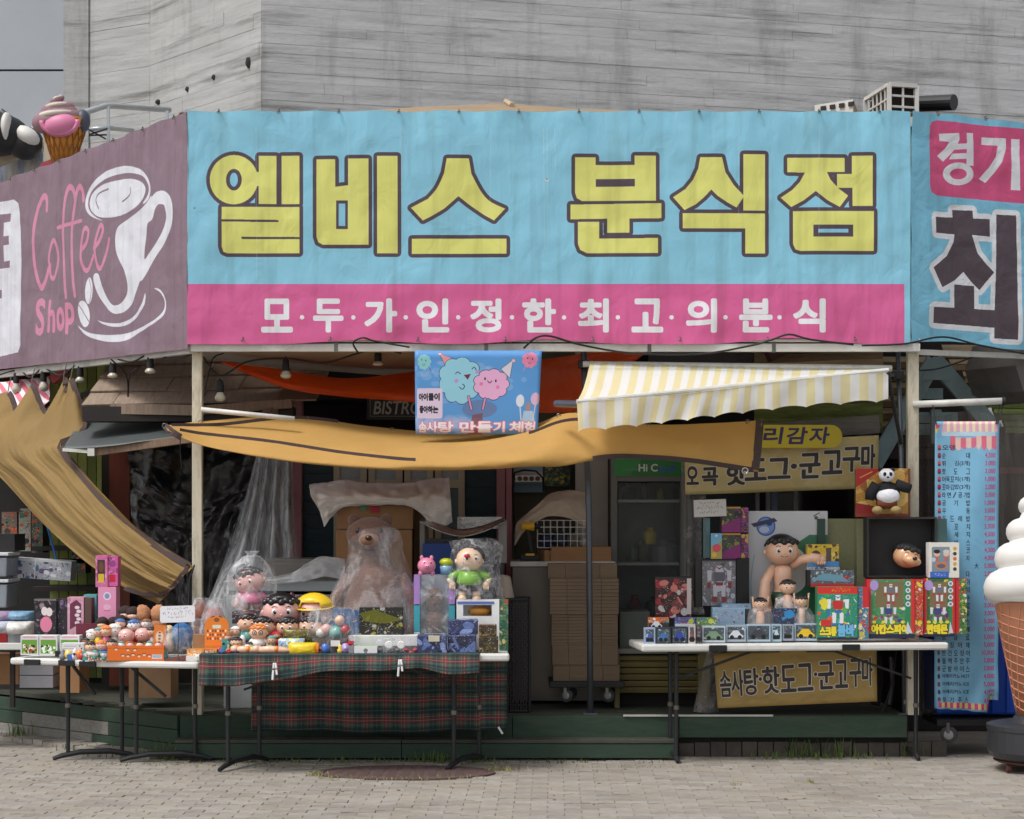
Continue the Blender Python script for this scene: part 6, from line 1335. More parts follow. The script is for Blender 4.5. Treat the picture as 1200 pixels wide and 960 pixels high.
# --- two big doll heads
D = 12.15
t = th0('big_doll', 'big headed vinyl doll with bowl cut black hair behind the small dolls', 'doll', 331, D, TP); head(t, W(330, 716, D), .104, m_skinp, m_hair, thr=.42, wd=1.12, rot=rz3(.1)); body(t, W(331, 736, D), .21, .08, m_redv, m_yel)
D = 12.2
t = th0('big_doll', 'big headed vinyl doll in a yellow cap beside the wrapped basket', 'doll', 368, D, TP); head(t, W(368, 718, D), .105, m_skinp, m_hair, thr=.42, wd=1.12, rot=rz3(-.15), cap=m_yel); body(t, W(368, 738, D), .20, .08, m_blv, m_yel)
g = G()
for k, px in enumerate((342, 350, 377, 388, 396)): g.ell(W(px, 699 + (k % 2) * 3, 12.55), (.02, .015, .028), Matrix.Rotation(k, 3, 'Y'), 8, 6)
g.tube([W(330, 706, 12.57), W(400, 708, 12.57)], .02, 6); tag(g.obj('bead_rack', V('plum', (110, 30, 56))), 'dark rack of plum red beads behind the two big doll heads', 'rack')

# --- four middle dolls
for k, (px, py, D, r, sh, lab) in enumerate(((291, 730, 12.0, .055, m_tealv, 'teal'), (309, 734, 11.98, .058, m_redv, 'red'), (337, 735, 12.0, .062, m_redv, 'red'), (364, 734, 12.0, .064, m_grv, 'green'))):
    t = th0('medium_doll', ('leftmost', 'second', 'third', 'rightmost')[k] + ' of the four medium black haired dolls, in a %s shirt' % lab, 'doll', px, D, TP, 'medium dolls in a row'); c = W(px, py, D)
    head(t, c, r, m_skin, m_hair, thr=.45, rot=rz3(.15 - .1 * k)); body(t, c + Vector((0, 0, -r * .8)), max(.1, c.z - r * .8 - TP), r * .8, sh, m_blv)
# glasses doll and tiny ones
t = th0('glasses_doll', 'vinyl doll with round black glasses and an orange hood before the medium dolls', 'doll', 303, 11.86, TP); c = W(303, 741, 11.86)
head(t, c, .048, m_skin, m_orv, thr=.6, glasses=True); body(t, c + Vector((0, 0, -.035)), c.z - .035 - TP, .045, m_whv, m_brv)
def tiny(px, py, D, r, sh, hair, lab, skin=m_skin, tz=None, grp='tiny dolls'):
    z0 = TP if tz is None else tz; t = th0('tiny_doll', lab, 'doll', px, D, z0, None); c = W(px, py, D)
    head(t, c, r, skin, hair, thr=.4, mouth=False); body(t, c + Vector((0, 0, -r * .7)), max(.04, c.z - r * .7 - z0), r * .75, sh, sh, skin); return t
tiny(276, 740, 12.0, .03, m_whv, m_whv, 'tiny white hooded doll beside the orange rounded card')
tiny(277, 753, 11.88, .033, m_purp, m_hair, 'tiny purple dressed doll left of the lime packet')
tiny(268, 747, 11.92, .02, m_tealv, m_brv, 'very small teal doll in front of the orange rounded card')
tiny(318, 750, 11.86, .026, m_tealv, m_tealv, 'tiny turquoise capped doll right of the doll with glasses')
tiny(293, 757, 11.84, .022, m_redv, m_hair, 'tiny red dressed doll between the lime packet and the glasses doll')
tiny(325, 745, 11.95, .02, m_redv, m_redv, 'tiny all red doll above the pale blue packet')
for k, (px, py, c, lab) in enumerate(((260, 769, m_blv, 'blue'), (268, 768, m_redv, 'red'), (276, 769, m_purp, 'purple'))):
    t = th0('toy_car', 'thumb sized %s toy car at the front edge of the plaid cloth' % lab, 'toy', px, 11.76, TP); g = G(); q = W(px, 767, 11.76); q.z = TP + .014
    g.obox(q, (.036, .03, .016)); g.obox(q + Vector((0, 0, .013)), (.02, .024, .012), top=(.7, .8)); g.obj('car_body', c, t, bev=.003)
    g = G()
    for sx in (-.011, .011): g.lathe([(.007, -.017), (.007, .017)], q + Vector((sx, 0, -.006)), 10, rot=Matrix.Rotation(R(90), 3, 'X'))
    g.obj('wheels', m_eye, t)
for k, (px, l, c, lab) in enumerate(((288, .13, m_skin, 'pale doll lying flat beside the toy cars'), (345, .0, m_skin, ''), (320, .2, m_skin, 'pale doll lying flat before the yellow packet'))):
    if l:
        t = th0('lying_doll', lab, 'doll', px, 11.77, TP); q = Vector((X(px, 11.77), 11.77, TP + .025)); g = G(); g.tube([q + Vector((-l * .45, 0, 0)), q + Vector((-l * .1, 0, .002)), q + Vector((l * .35, 0, -.002)), q + Vector((l * .5, 0, -.006))], [.018, .024, .018, .01], 8); g.obj('body', c, t, smooth=True)
        g = G(); g.ell(q + Vector((l * .1, 0, .003)), (.022, .026, .022), None, 10, 7); g.obj('belt', m_orv, t, smooth=True); g = G(); g.ell(q + Vector((-l * .5, 0, .004)), (.026, .024, .024), None, 10, 8); g.obj('head', c, t, smooth=True)
def pillow(name, label, cat, px0, px1, py0, py1, D, mat, dep=.05, tz=None, group=None, seed=0, lie=0):
    """soft packet: puffed rectangle with crimped ends"""
    c = W((px0 + px1) / 2, (py0 + py1) / 2, D); w, h = X(px1, D) - X(px0, D), (py1 - py0) * D / FP; g = G()
    for side in (-1, 1):
        def f(u, v, side=side):
            b = (math.sin(math.pi * u) * math.sin(math.pi * v)) ** .35 if 0 < u < 1 and 0 < v < 1 else 0
            return c + Vector(((u - .5) * w, side * b * dep / 2 + .006 * noise.noise((u * 6, v * 6, seed + side)) * b, (v - .5) * h))
        g.grid(f, 14, 10)
    return tag(g.obj(name, mat, smooth=True), label, cat, group)
pk = lambda n, x0, y0, x1, y1, bg, cols, k, seed, r=(1, 3): busy(x0, y0, x1, y1, 7, bg, cols, k, seed, r)
pillow('packet', 'lime green packet lying at the front of the plaid table', 'packet', 270, 300, 757, 767, 11.8, M('lime packet', (130, 210, 70), .35, coat=.4), .04)
pillow('packet', 'bright yellow cylindrical packet at the front of the plaid table', 'packet', 338, 372, 753, 769, 11.78, M('yellow packet', (228, 196, 20), .3, .05, 5, .004, 30, coat=.4), .09)
g = G(); q = W(371, 761, 11.78); g.tube([q, q + Vector((.014, 0, 0))], [.04, .036], 14); g.obj('end_cap', m_orv, C.objects['packet.001'])
c0 = pk('', 325, 747, 358, 768, (150, 178, 214), [(230, 224, 120), (90, 120, 180), (236, 236, 240), (170, 200, 120)], 26, 7)
pillow('packet', 'pale blue and yellow printed packet left of the yellow one', 'packet', 326, 357, 748, 766, 11.84, c0.mat('blue packet print', .3, .004, 30, coat=.4), .05)
c0 = pk('', 332, 737, 364, 752, (110, 96, 40), [(150, 130, 50), (70, 60, 30), (60, 90, 60)], 18, 8)
pillow('packet', 'olive and gold printed packet standing behind the pale blue packet', 'packet', 332, 364, 737, 752, 11.9, c0.mat('olive packet print', .3, .003, 30), .05)
# orange card and packs
cv = Cv(240, 726, 268, 760, S=8, bg=(226, 130, 44)); q = np.random.RandomState(3)
for r_ in range(3):
    for k in range(8): cv.poly(circ(243.5 + k * 3, 744 + r_ * 4.5, 1.1, 1.5), [(120, 70, 50), (250, 220, 190), (160, 60, 50)][(k + r_) % 3])
cv.poly(rrect(249, 737, 259, 741, 1), (214, 224, 200)); cv.poly(circ(254, 731, 3.4, 2.6), (130, 84, 60)); cv.line([(248, 728), (251, 727)], 1, (60, 40, 30)); cv.line([(257, 727), (260, 728)], 1, (60, 40, 30))
P = [(240, 760), (268, 760), (268, 736)] + [(254 + 14 * math.cos(a), 737 - 11 * math.sin(a)) for a in np.linspace(0, math.pi, 12)] + [(240, 736)]
t = th0('orange_card', 'orange card with a rounded top standing on the plaid table by the left post', 'card', 254, 11.95, TP); P3 = [(X(a, 11.95), TP + .045 + (760 - b) * 11.95 / FP) for a, b in P]; g = G(); tr = tessellate_polygon([[Vector((a, b, 0)) for a, b in P3]])
g.add([Vector((a, 11.95, b)) for a, b in P3], [tuple(f) for f in tr], 0, [[((P[i][0] - 240) / 28, (760 - P[i][1]) / 34) for i in f] for f in tr]); g.obj('card', cv.mat('orange card print', .4), t, solid=.004)
g = G(); q = W(254, 760, 11.95); g.box(q.x - .07, q.x + .07, 11.93, 12.03, TP + .004, TP + .045); g.obj('stand', m_orv, t)
for k, (a, b) in enumerate(((219, 240), (240, 255))):
    c0 = pk('', a, 762, b, 770, (226, 150, 70), [(240, 230, 220), (200, 90, 40), (236, 190, 120)], 14, 40 + k)
    cbox('candy_box', 'small orange printed box on the white tray, %s' % ('left one' if k == 0 else 'right one'), 'box', a, b - 1, 761, 769, 11.82, .09, c0.mat('orange small print %d' % k), m_orv)
cbox('white_tray', 'flat white tray under the small orange boxes at the cloth edge', 'tray', 218, 262, 769, 775, 11.8, .15, m_whv, m_whv)
# wrapped basket
t = th0('wrapped_basket', 'grey woven basket of toys wrapped in clear film beside the big dolls', 'basket', 388, 11.95, TP); D = 11.95
g = G(); g.lathe([(.07, 0), (.10, .01), (.115, .09), (.12, .095), (.105, .09), (.09, .02)], (X(386, D), D, TP), 22, fn=lambda th, z: 1 + .03 * math.sin(th * 22)); g.obj('basket', M('grey wicker', (120, 112, 106), .8, .3, 30, .004, 80), t)
for px, py, r_, c, n_ in ((382, 738, .035, m_skinp, 'ball'), (394, 742, .045, m_tealv, 'ball'), (404, 738, .03, m_redv, 'ball'), (398, 727, .03, m_skin, 'ball'), (376, 742, .03, m_whv, 'ball')): g = G(); g.ell(W(px, py, D), r_, None, 12, 8, fn=lambda v: 1 + .25 * noise.noise(v * 2)); g.obj('toy', c, t, smooth=True)
cv = pk('', 390, 712, 424, 742, (60, 96, 140), [(230, 190, 140), (70, 120, 170), (180, 60, 60)], 14, 55); g = G(); g.obox(W(406, 728, D + .06), (.17, .008, .15), Matrix.Rotation(R(8), 3, 'Y')); g.m[2] = 1; g.obj('picture_card', [M('orange card back', (200, 150, 90)), cv.mat('basket card print')], t)
g = G(); g.obox(W(393, 754, D - .125), (.055, .004, .035)); g.obj('tag', m_whv, t)
bag(t, [(.11, 0), (.14, .05), (.16, .12), (.14, .2), (.12, .27)], (X(389, D), D, TP), m_bag, 8, .12)
# boxes in front of the bear
cv = pk('', 424, 714, 470, 742, (44, 44, 44), [(120, 120, 40), (150, 140, 60), (90, 84, 60), (170, 170, 160)], 30, 62); cv.poly([(424, 720), (440, 716), (470, 726), (452, 730), (430, 728)], (110, 112, 34), .8); scribble(cv, 434, 455, 729, 9, (170, 170, 166), 3, 3)
cbox('insect_box', 'black framed window box with an olive creature at the feet of the bear', 'box', 421, 472, 712, 745, 12.0, .07, cv.mat('dark window box print', .2), m_blk, bev=.002)
cbox('white_carton', 'long low white carton under the black framed window box', 'box', 408, 489, 745, 757, 11.93, .15, M('white card', (222, 222, 222), .6), M('white card', (222, 222, 222), .6), bev=.002)
cv = Cv(414, 758, 443, 769, S=8, bg=(226, 226, 228)); cv.poly(circ(428.5, 763.5, 2.6), (140, 140, 144)); cv.line([(426, 763), (431, 763)], .8, (60, 60, 60)); cv.line([(427, 766), (430, 766)], .6, (60, 60, 60))
cbox('soap_box', 'small white box with a grey seal and green lid at the cloth front', 'box', 415, 442, 757, 768, 11.78, .09, cv.mat('seal print'), M('white card', (222, 222, 222)), topm=m_grv, bev=.001)
g = G(); q = W(464, 759, 11.82)
t = th0('film_pack', 'clear pack with two white discs and red sweets at the cloth front', 'packet', 464, 11.82, TP)
for px in (456, 470): g = G(); g.lathe([(.02, 0), (.024, .004), (.02, .008)], W(px, 756, 11.8), 16, rot=Matrix.Rotation(R(90), 3, 'X')); g.obj('disc', m_whv, t)
for k in range(9): g = G(); g.ell(W(445 + k * 5.2, 762 + (k % 2) * 3, 11.83), (.016, .02, .012), None, 8, 6); g.obj('sweet', m_redv if k > 5 else m_eye if k % 2 else M('grey sweet', (110, 110, 112), .4), t, smooth=True)
pillow('wrap', '', '', 441, 488, 748, 769, 11.82, m_bag, .09); o = C.objects['wrap']; del o['label']; del o['category']; par(o, t)
# navy wrapped cubes
m_nav = lambda k: busy(0, 0, 30, 22, 6, (52, 58, 96), [(96, 116, 170), (40, 44, 70), (130, 148, 196), (70, 80, 120)], 10, 70 + k, (3, 9)).mat('navy wrap %d' % k, .22, .006, 30, coat=.5)
for k, (a, b, c, d, dd, lab) in enumerate(((489, 524, 744, 767, 11.82, 'front navy wrapped block with a pale tag, left of the stack'), (525, 558, 744, 767, 11.86, 'lower blue wrapped block in the stack by the white window box'), (525, 560, 726, 744, 11.88, 'upper navy wrapped block in the stack by the white window box'))):
    cbox('wrapped_block', lab, 'packet', a, b, c, d, dd, .12, m_nav(k), m_nav(k), bev=.008)
cbox('wrapped_block', 'small dark brown wrapped block at the right end, upper of two', 'packet', 561, 582, 732, 746, 11.84, .09, busy(0, 0, 20, 14, 6, (60, 50, 40), [(110, 90, 50), (40, 36, 34), (150, 120, 60)], 12, 80, (1, 4)).mat('brown wrap', .25, coat=.4), m_brv, bev=.006)
cbox('wrapped_block', 'small dark brown wrapped block at the right end, lower of two', 'packet', 561, 584, 746, 766, 11.84, .09, busy(0, 0, 20, 14, 6, (56, 50, 36), [(120, 100, 40), (40, 36, 34), (90, 80, 40)], 12, 81, (1, 4)).mat('brown wrap 2', .25, coat=.4), m_brv, bev=.006)
g = G(); g.box(W(502, 748, 11.81).x, W(515, 748, 11.81).x, 11.812, 11.818, Z(752, 11.81), Z(745, 11.81)); tag(g.obj('price_tag', M('pale tag', (196, 190, 170))), 'pale square tag stuck on the front navy wrapped block', 'tag')
# tall window box with brown figure
D = 12.1; t = th0('window_box', 'tall window box with purple and teal sides holding a small brown plush', 'box', 508, D, TP)
x0_, x1_ = X(485, D), X(533, D); z1_ = Z(674, D); m_pu, m_te = M('lilac card', (166, 130, 196), .4), M('teal card', (62, 158, 172), .4)
for a, b in ((x0_, x0_ + .036), (x1_ - .036, x1_)):
    g = G(); zs = [TP, Z(742, D), Z(716, D), Z(696, D), z1_]; g.box(a, b, D, D + .16, Z(716, D) + .04, z1_, 0); g.box(a, b, D, D + .16, Z(740, D), Z(716, D) + .034, 1); g.box(a, b, D, D + .16, TP, Z(740, D) - .003, 2); g.obj('side_panel', [m_pu, m_te, M('white blue card', (200, 214, 226), .4)], t)
g = G(); g.box(x0_ + .036, x1_ - .036, D + .14, D + .16, TP, z1_); g.box(x0_ + .036, x1_ - .036, D, D + .14, TP, TP + .02); g.obj('back_panel', M('pale inner card', (170, 180, 190), .5), t)
g = G(); c = W(509, 705, D); c.y = D + .07; g.ell(c, (.062, .05, .085), None, 14, 10); g.ell(c + Vector((0, 0, -.13)), (.068, .055, .08), None, 14, 10); g.obj('plush_toy', m_bear, t, smooth=True)
g = G()
for s in (-1, 1): g.ell(c + Vector((s * .018, -.046, .03)), (.006, .005, .007), None, 8, 6)
g.ell(c + Vector((0, -.05, -.02)), (.008, .006, .006), None, 8, 6); g.obj('eyes', m_eye, t)
g = G(); g.lathe([(.07, 0), (.074, .03), (.066, .07)], (c.x, c.y, TP + .03), 14); g.obj('white_skirt', m_whv, t, smooth=True)
g = G(); g.box(x0_ + .036, x1_ - .036, D + .004, D + .007, TP + .02, z1_); g.obj('window', film('box window film', (226, 230, 234), .08, .35, 9, lo=.5, hi=.7), t)
# pig and yellow toy on top
t = th0('pig_toy', 'round pink pig toy with a smile on top of the lilac sided window box', 'toy', 500, D + .05, z1_); c = W(500, 663, D + .05); m_pig = V('pig pink', (226, 140, 170)); g = G(); g.ell(c, (.056, .05, .05), None, 18, 12)
for s in (-1, 1): g.ell(c + Vector((s * .035, .0, -.045)), (.016, .02, .02), None, 8, 6)
for s in (-1, 1): g.ell(c + Vector((s * .03, .0, .048)), (.012, .008, .016), None, 8, 6)
g.ell(c + Vector((.008, -.05, -.004)), (.02, .012, .016), None, 12, 7); g.obj('body', m_pig, t, smooth=True)
g = G(); 
for s in (-1, 1): g.ell(c + Vector((.008 + s * .02, -.044, .02)), (.005, .004, .006), None, 8, 6); g.ell(c + Vector((.008 + s * .006, -.062, -.004)), (.003, .003, .004), None, 6, 5)
g.obj('eyes', m_eye, t)
t = th0('duck_toy', 'lime yellow topped toy in a pale blue wrap behind the pig toy', 'toy', 523, D + .09, z1_); c = W(523, 659, D + .09); g = G(); g.ell(c, (.042, .035, .026), None, 14, 9, fn=lambda v: 1 + .2 * noise.noise(v * 3)); g.obj('head', V('lemon lime', (196, 206, 40)), t, smooth=True); g = G(); g.lathe([(.034, 0), (.038, .03), (.04, .055)], (c.x, c.y, z1_), 14); g.obj('body', V('pale blue', (130, 176, 208)), t, smooth=True)
# standing doll in green shirt on white window box
D = 12.05
t = th0('window_box', 'white window box with a dark green side at the right end of the plaid table', 'box', 565, D, TP); a0, a1_, z1_ = X(535, D), X(585, D), Z(703, D); g = G(); zz0 = Z(722, D)
g.box(a0, a1_, D, D + .005, Z(709, D), z1_); g.box(a0, a0 + .04, D, D + .005, zz0, Z(709, D)); g.box(a1_ - .045, a1_, D, D + .005, zz0, Z(709, D)); g.box(a0, a1_, D, D + .005, TP, zz0); g.box(a0, a1_, D + .11, D + .12, TP, z1_); g.box(a0, a1_, D + .005, D + .11, z1_ - .004, z1_); g.obj('carton', M('white card', (222, 222, 222)), t)
g = G(); g.box(a1_, a1_ + .055, D, D + .12, TP, z1_); g.obj('side_panel', busy(0, 0, 12, 50, 6, (38, 92, 70), [(60, 120, 90), (200, 190, 120), (160, 80, 50)], 24, 90).mat('green side print'), t)
g = G(); g.ell((X(562, D), D + .05, Z(717, D)), (.07, .035, .03), None, 12, 8, fn=lambda v: 1 + .3 * noise.noise(v * 3)); g.obj('toy', V('amber', (190, 130, 40)), t, smooth=True)
g = G(); g.box(a0 + .005, a1_ - .03, D - .002, D - .001, Z(708, D), Z(705, D)); g.obj('title_strip', V('blue print', (90, 110, 180)), t)
t = th0('green_shirt_doll', 'standing vinyl doll with red nose, lime shirt and purple trousers', 'doll', 551, D + .06, z1_); c = W(550, 656, D + .06)
hd = head(t, c, .078, V('pale skin', (232, 200, 170)), None, thr=.5, wd=1.05, rot=rz3(.2) @ Matrix.Rotation(R(-8), 3, 'X'), mouth=False, blush=True)
capg(c + Vector((.015, .02, .012)), (.08, .08, .078), None, .35, dirv=(.5, .6, .8)).obj('hair', m_hair, hd, smooth=True, solid=.004)
g = G(); g.ell(c + Vector((-.012, -.082, .025)), (.019, .014, .014), None, 12, 8); g.obj('nose', m_redv, hd, smooth=True); g = G(); g.ell(c + Vector((-.02, -.073, -.035)), (.005, .004, .008), None, 8, 6); g.obj('mouth', m_lip, hd)
hh = c.z - .06 - z1_; body(t, c + Vector((0, 0, -.062)), hh, .085, m_grv, m_purp, V('pale skin', (232, 200, 170)), 'hips')
bag(t, [(.13, 0), (.14, .1), (.13, .2), (.12, .3), (.06, .37)], (X(552, D), D + .07, z1_), film('thin doll film', (226, 228, 232), .05, .5, 14, lo=.52, hi=.68), 12, .06, (1, .7))

# --- left tables
DL = 12.3
cv = busy(40, 702, 68, 744, 7, (40, 38, 44), [(90, 80, 90), (60, 56, 66), (150, 130, 140)], 20, 101); cv.poly(circ(55, 731, 7.5, 9), (222, 130, 160)); cv.poly(circ(53, 716, 4, 5), (226, 214, 214)); cv.poly(circ(59, 717, 4, 5), (226, 214, 214)); cv.rect(40, 702, 68, 704, (120, 116, 112))
cbox('pink_toy_box', 'black box with a pink toy in its window, at the left table', 'box', 40, 66, 702, 745, 12.5, .12, cv.mat('pink toy box print', .3), m_blk)
cbox('black_box', 'plain black box between the black and the pink toy boxes', 'box', 67, 79, 702, 745, 12.52, .12, busy(67, 702, 79, 745, 6, (34, 32, 38), [(110, 90, 130), (70, 50, 80)], 8, 102).mat('black box print'), m_blk)
cv = busy(79, 700, 99, 745, 7, (206, 160, 178), [(226, 190, 200), (190, 130, 150)], 10, 103); cv.poly([(82, 708), (90, 703), (96, 708), (96, 730), (82, 738)], (110, 50, 76)); [cv.poly(circ(91 + (k % 2) * 2, 712 + k * 4.5, 3, 2), (226, 210, 214)) for k in range(6)]; scribble(cv, 81, 95, 702, 2.5, (190, 60, 100), 3, 1.6)
cbox('pink_window_box', 'pink box with a plum window beside the brown and teal boxes', 'box', 79, 98, 700, 745, 12.5, .1, cv.mat('pink window print', .3), M('rose card', (210, 150, 170)))
cbox('brown_box', 'narrow dark brown box right of the pink window box', 'box', 99, 107, 701, 731, 12.5, .1, M('cocoa card', (92, 66, 60), .5), M('cocoa card', (92, 66, 60), .5))
cbox('teal_box', 'narrow teal box behind the tall pink box', 'box', 98, 113, 697, 733, 12.62, .1, M('teal box card', (96, 170, 174), .4), M('teal box card', (96, 170, 174), .4))
cv = Cv(115, 688, 136, 732, S=7, bg=(224, 150, 184)); cv.poly(circ(125.5, 698, 4.5), (230, 214, 226)); cv.poly(circ(125.5, 698, 3), (130, 150, 190)); cv.poly(circ(125.5, 710, 4.5, 3), (230, 180, 206)); cv.line([(122, 714), (129, 714)], .8, (180, 100, 140))
cbox('tall_pink_box', 'tall plain pink box with a round badge under the doll box', 'box', 115, 136, 688, 735, 12.5, .12, cv.mat('tall pink print', .35), M('pink card', (222, 150, 182)))
cv = busy(112, 651, 126, 687, 8, (206, 110, 160), [(230, 160, 200), (190, 80, 140)], 8, 104); cv.poly([(114, 656), (123, 656), (123, 680), (114, 680)], (70, 50, 56)); cv.poly(circ(118.5, 664, 3, 6), (110, 74, 54)); cv.poly([(115, 672), (122, 672), (122, 682), (115, 682)], (220, 180, 60))
o = cbox('doll_box', 'magenta doll box with a dark window on top of the tall pink box', 'box', 112, 126, 651, 688, 12.5, .1, cv.mat('doll box front', .3), M('magenta card', (206, 90, 150)))
cv = busy(0, 0, 12, 36, 8, (206, 96, 160), [(140, 60, 120), (230, 150, 200)], 10, 105); cv.rect(2, 22, 9, 31, (200, 36, 60)); cv.poly(circ(6, 9, 4), (150, 70, 140))
cbox('doll_box', 'magenta box with a red square stuck beside the doll box', 'box', 126.3, 138, 652, 687, 12.51, .1, cv.mat('doll box side', .3), M('magenta card', (206, 90, 150)))
cbox('maroon_box', 'low maroon box lying behind the small pale dolls', 'box', 89, 116, 731, 746, 12.45, .12, M('maroon card', (112, 40, 60), .4), M('maroon card', (112, 40, 60), .4))
for k, (a, b) in enumerate(((24, 45), (46, 67), (70, 93))):
    cv = Cv(a, 744, b, 768, S=8, bg=(214, 214, 216)); cv.rect(a + 1.5, 749, b - 1.5, 766, (110, 160, 66)); q = np.random.RandomState(k)
    for j in range(26): cv.poly(circ(q.uniform(a + 3, b - 3), q.uniform(756, 765), q.uniform(.6, 2)), [(170, 60, 50), (240, 240, 236), (60, 60, 50), (220, 190, 150)][(j + k) % 4 if k == 0 else 1 + (j % 2) * (j % 3 == 0)])
    cv.poly(circ((a + b) / 2, 746, (b - a) / 2.6, 1.8), (226, 190, 200)); cv.line([(a + 3, 746), (b - 3, 746)], .6, (180, 120, 130))
    cbox('green_window_box', ('left', 'middle', 'right')[k] + ' of three white boxes with grass green windows on the left table', 'box', a, b, 745, 768, 12.3, .1, cv.mat('green window print %d' % k, .25), M('white card', (222, 222, 222)), group='white boxes with green windows')
cv = Cv(73, 754, 98, 768, S=7, bg=(216, 216, 218)); [cv.line([(76, 757 + k * 2.6), (90, 757 + k * 2.6)], .5, (150, 150, 156)) for k in range(4)]; [cv.rect(93 + (k % 2) * 2, 756 + k * 2.5, 94.5 + (k % 2) * 2, 757.5 + k * 2.5, (60, 60, 60)) for k in range(4)]
cbox('white_label_box', 'white box with grey text lines in front of the right green window box', 'box', 72, 98, 754, 770, 12.2, .08, cv.mat('label box print'), M('white card', (222, 222, 222)))
g = G(); g.obox(W(68, 766, 12.25), (.03, .04, .035)); tag(g.obj('black_cube', m_blk, bev=.003), 'tiny black cube in front of the green window boxes', 'box')
for k, (a, b, c, d, col, lab) in enumerate(((-40, 8, 742, 760, (200, 40, 44), 'bright red box at the left picture edge'), (9, 24, 743, 761, (150, 152, 156), 'silver grey box beside the red box'))):
    cbox('small_box', lab, 'box', a, b, c, d, 12.95, .12, M('small box %d' % k, col, .4, .2, 20), M('small box %d' % k, col, .4))
for k, (a, b, c, d, col) in enumerate((((-40), 20, 716, 730, (150, 130, 160)), (10, 40, 716, 728, (120, 160, 190)), (-40, 16, 728, 743, (190, 196, 208)), (8, 40, 728, 744, (212, 210, 206)))):
    pillow('folded_fabric', ('lilac patterned', 'sky blue', 'pale blue', 'cream white')[k] + ' folded fabric in a bag at the left edge', 'fabric', a, b, c, d, 13.0 + .1 * (k < 2), M('fabric %d' % k, col, .5, .25, 30, .01, 20, coat=.3), .25, seed=k)
cbox('orange_carton', 'orange brown carton on the deck under the left tables', 'carton', 70, 93, 776, 812, 13.0, .3, m_cardd, m_cardd)
cbox('white_cartons', 'white carton on the deck, lower one of the pair under the left table', 'carton', 23, 62, 792, 806, 13.1, .3, M('dim white card', (170, 172, 180)), M('dim white card', (170, 172, 180)))
cbox('white_cartons', 'white carton on the deck, upper one of the pair under the left table', 'carton', 23, 62, 780, 791, 13.1, .3, M('dim white card', (170, 172, 180)), M('dim white card', (170, 172, 180)))
cbox('brown_carton', 'brown carton at the left picture edge on the deck', 'carton', -30, 22, 768, 802, 13.4, .3, m_cardd, m_cardd)
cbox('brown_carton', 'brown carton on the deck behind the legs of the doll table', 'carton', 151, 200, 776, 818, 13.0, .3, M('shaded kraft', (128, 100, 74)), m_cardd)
g = G(); g.box(X(228, 12.7), X(238, 12.7), 12.70, 12.74, DK, Z(780, 12.7)); tag(g.obj('wood_batten', m_peel), 'short pale wooden batten standing on the deck beside the left post', 'batten')
# black hair plush heads, curly plush
m_dh = M('dark plush hair', (52, 38, 36), .9, .2, 10, .006, 50); m_cu = M('curly tan plush', (186, 132, 96), .95, .2, 12, .012, 40)
for k, (px, py, r_) in enumerate(((120, 724, .034), (133, 724, .034), (147, 712, .04), (141, 722, .036), (156, 713, .04), (158, 724, .042), (149, 728, .034))):
    t = th0('dark_plush', 'dark haired plush head ' + ('at the far left of the heap, above the maroon box', 'second from the left in the front of the heap', 'at the top left of the heap beside the tall pink box', 'in the middle of the heap behind the hooded doll', 'at the top of the heap touching the curly plush', 'at the right front of the heap under the curly plush', 'low in the heap behind the small blue banded doll')[k], 'plush toy', px, 12.5, TL, 'dark haired plush heads in a heap'); c = W(px, py + 5, 12.42 + .02 * (k % 3))
    g = G(); g.ell(c, (r_ * 1.15, r_, r_), None, 14, 10, fn=lambda v: 1 + .06 * noise.noise(v * 5)); g.obj('hair', m_dh, t, smooth=True); g = G(); g.ell(c + Vector((0, -r_ * .35, -r_ * .55)), (r_ * .9, r_ * .7, r_ * .6), None, 12, 8); g.obj('face', m_brv if k % 2 else m_skin, t, smooth=True)
    g = G(); g.box(c.x - r_, c.x + r_, c.y, c.y + .06, TL, c.z - r_ * .5); g.obj('support', M('brown card', (120, 84, 60)), t)
for k, px in enumerate((167, 186)):
    t = th0('curly_plush', ('left', 'right')[k] + ' one of two curly tan plush heads behind the price card', 'plush toy', px, 12.5, TL); c = W(px, 720, 12.45)
    g = G(); g.ell(c, (.052, .05, .06), None, 18, 14, fn=lambda v: 1 + .12 * noise.noise(v * 6 + Vector((k, 0, 0)))); g.ell(c + Vector((0, 0, -.07)), (.05, .05, .05), None, 12, 8); g.obj('head', m_cu, t, smooth=True); g = G(); g.ell(c + Vector((0, .0, -.12)), (.05, .05, .06), None, 12, 8); g.obj('body', m_brv, t, smooth=True)
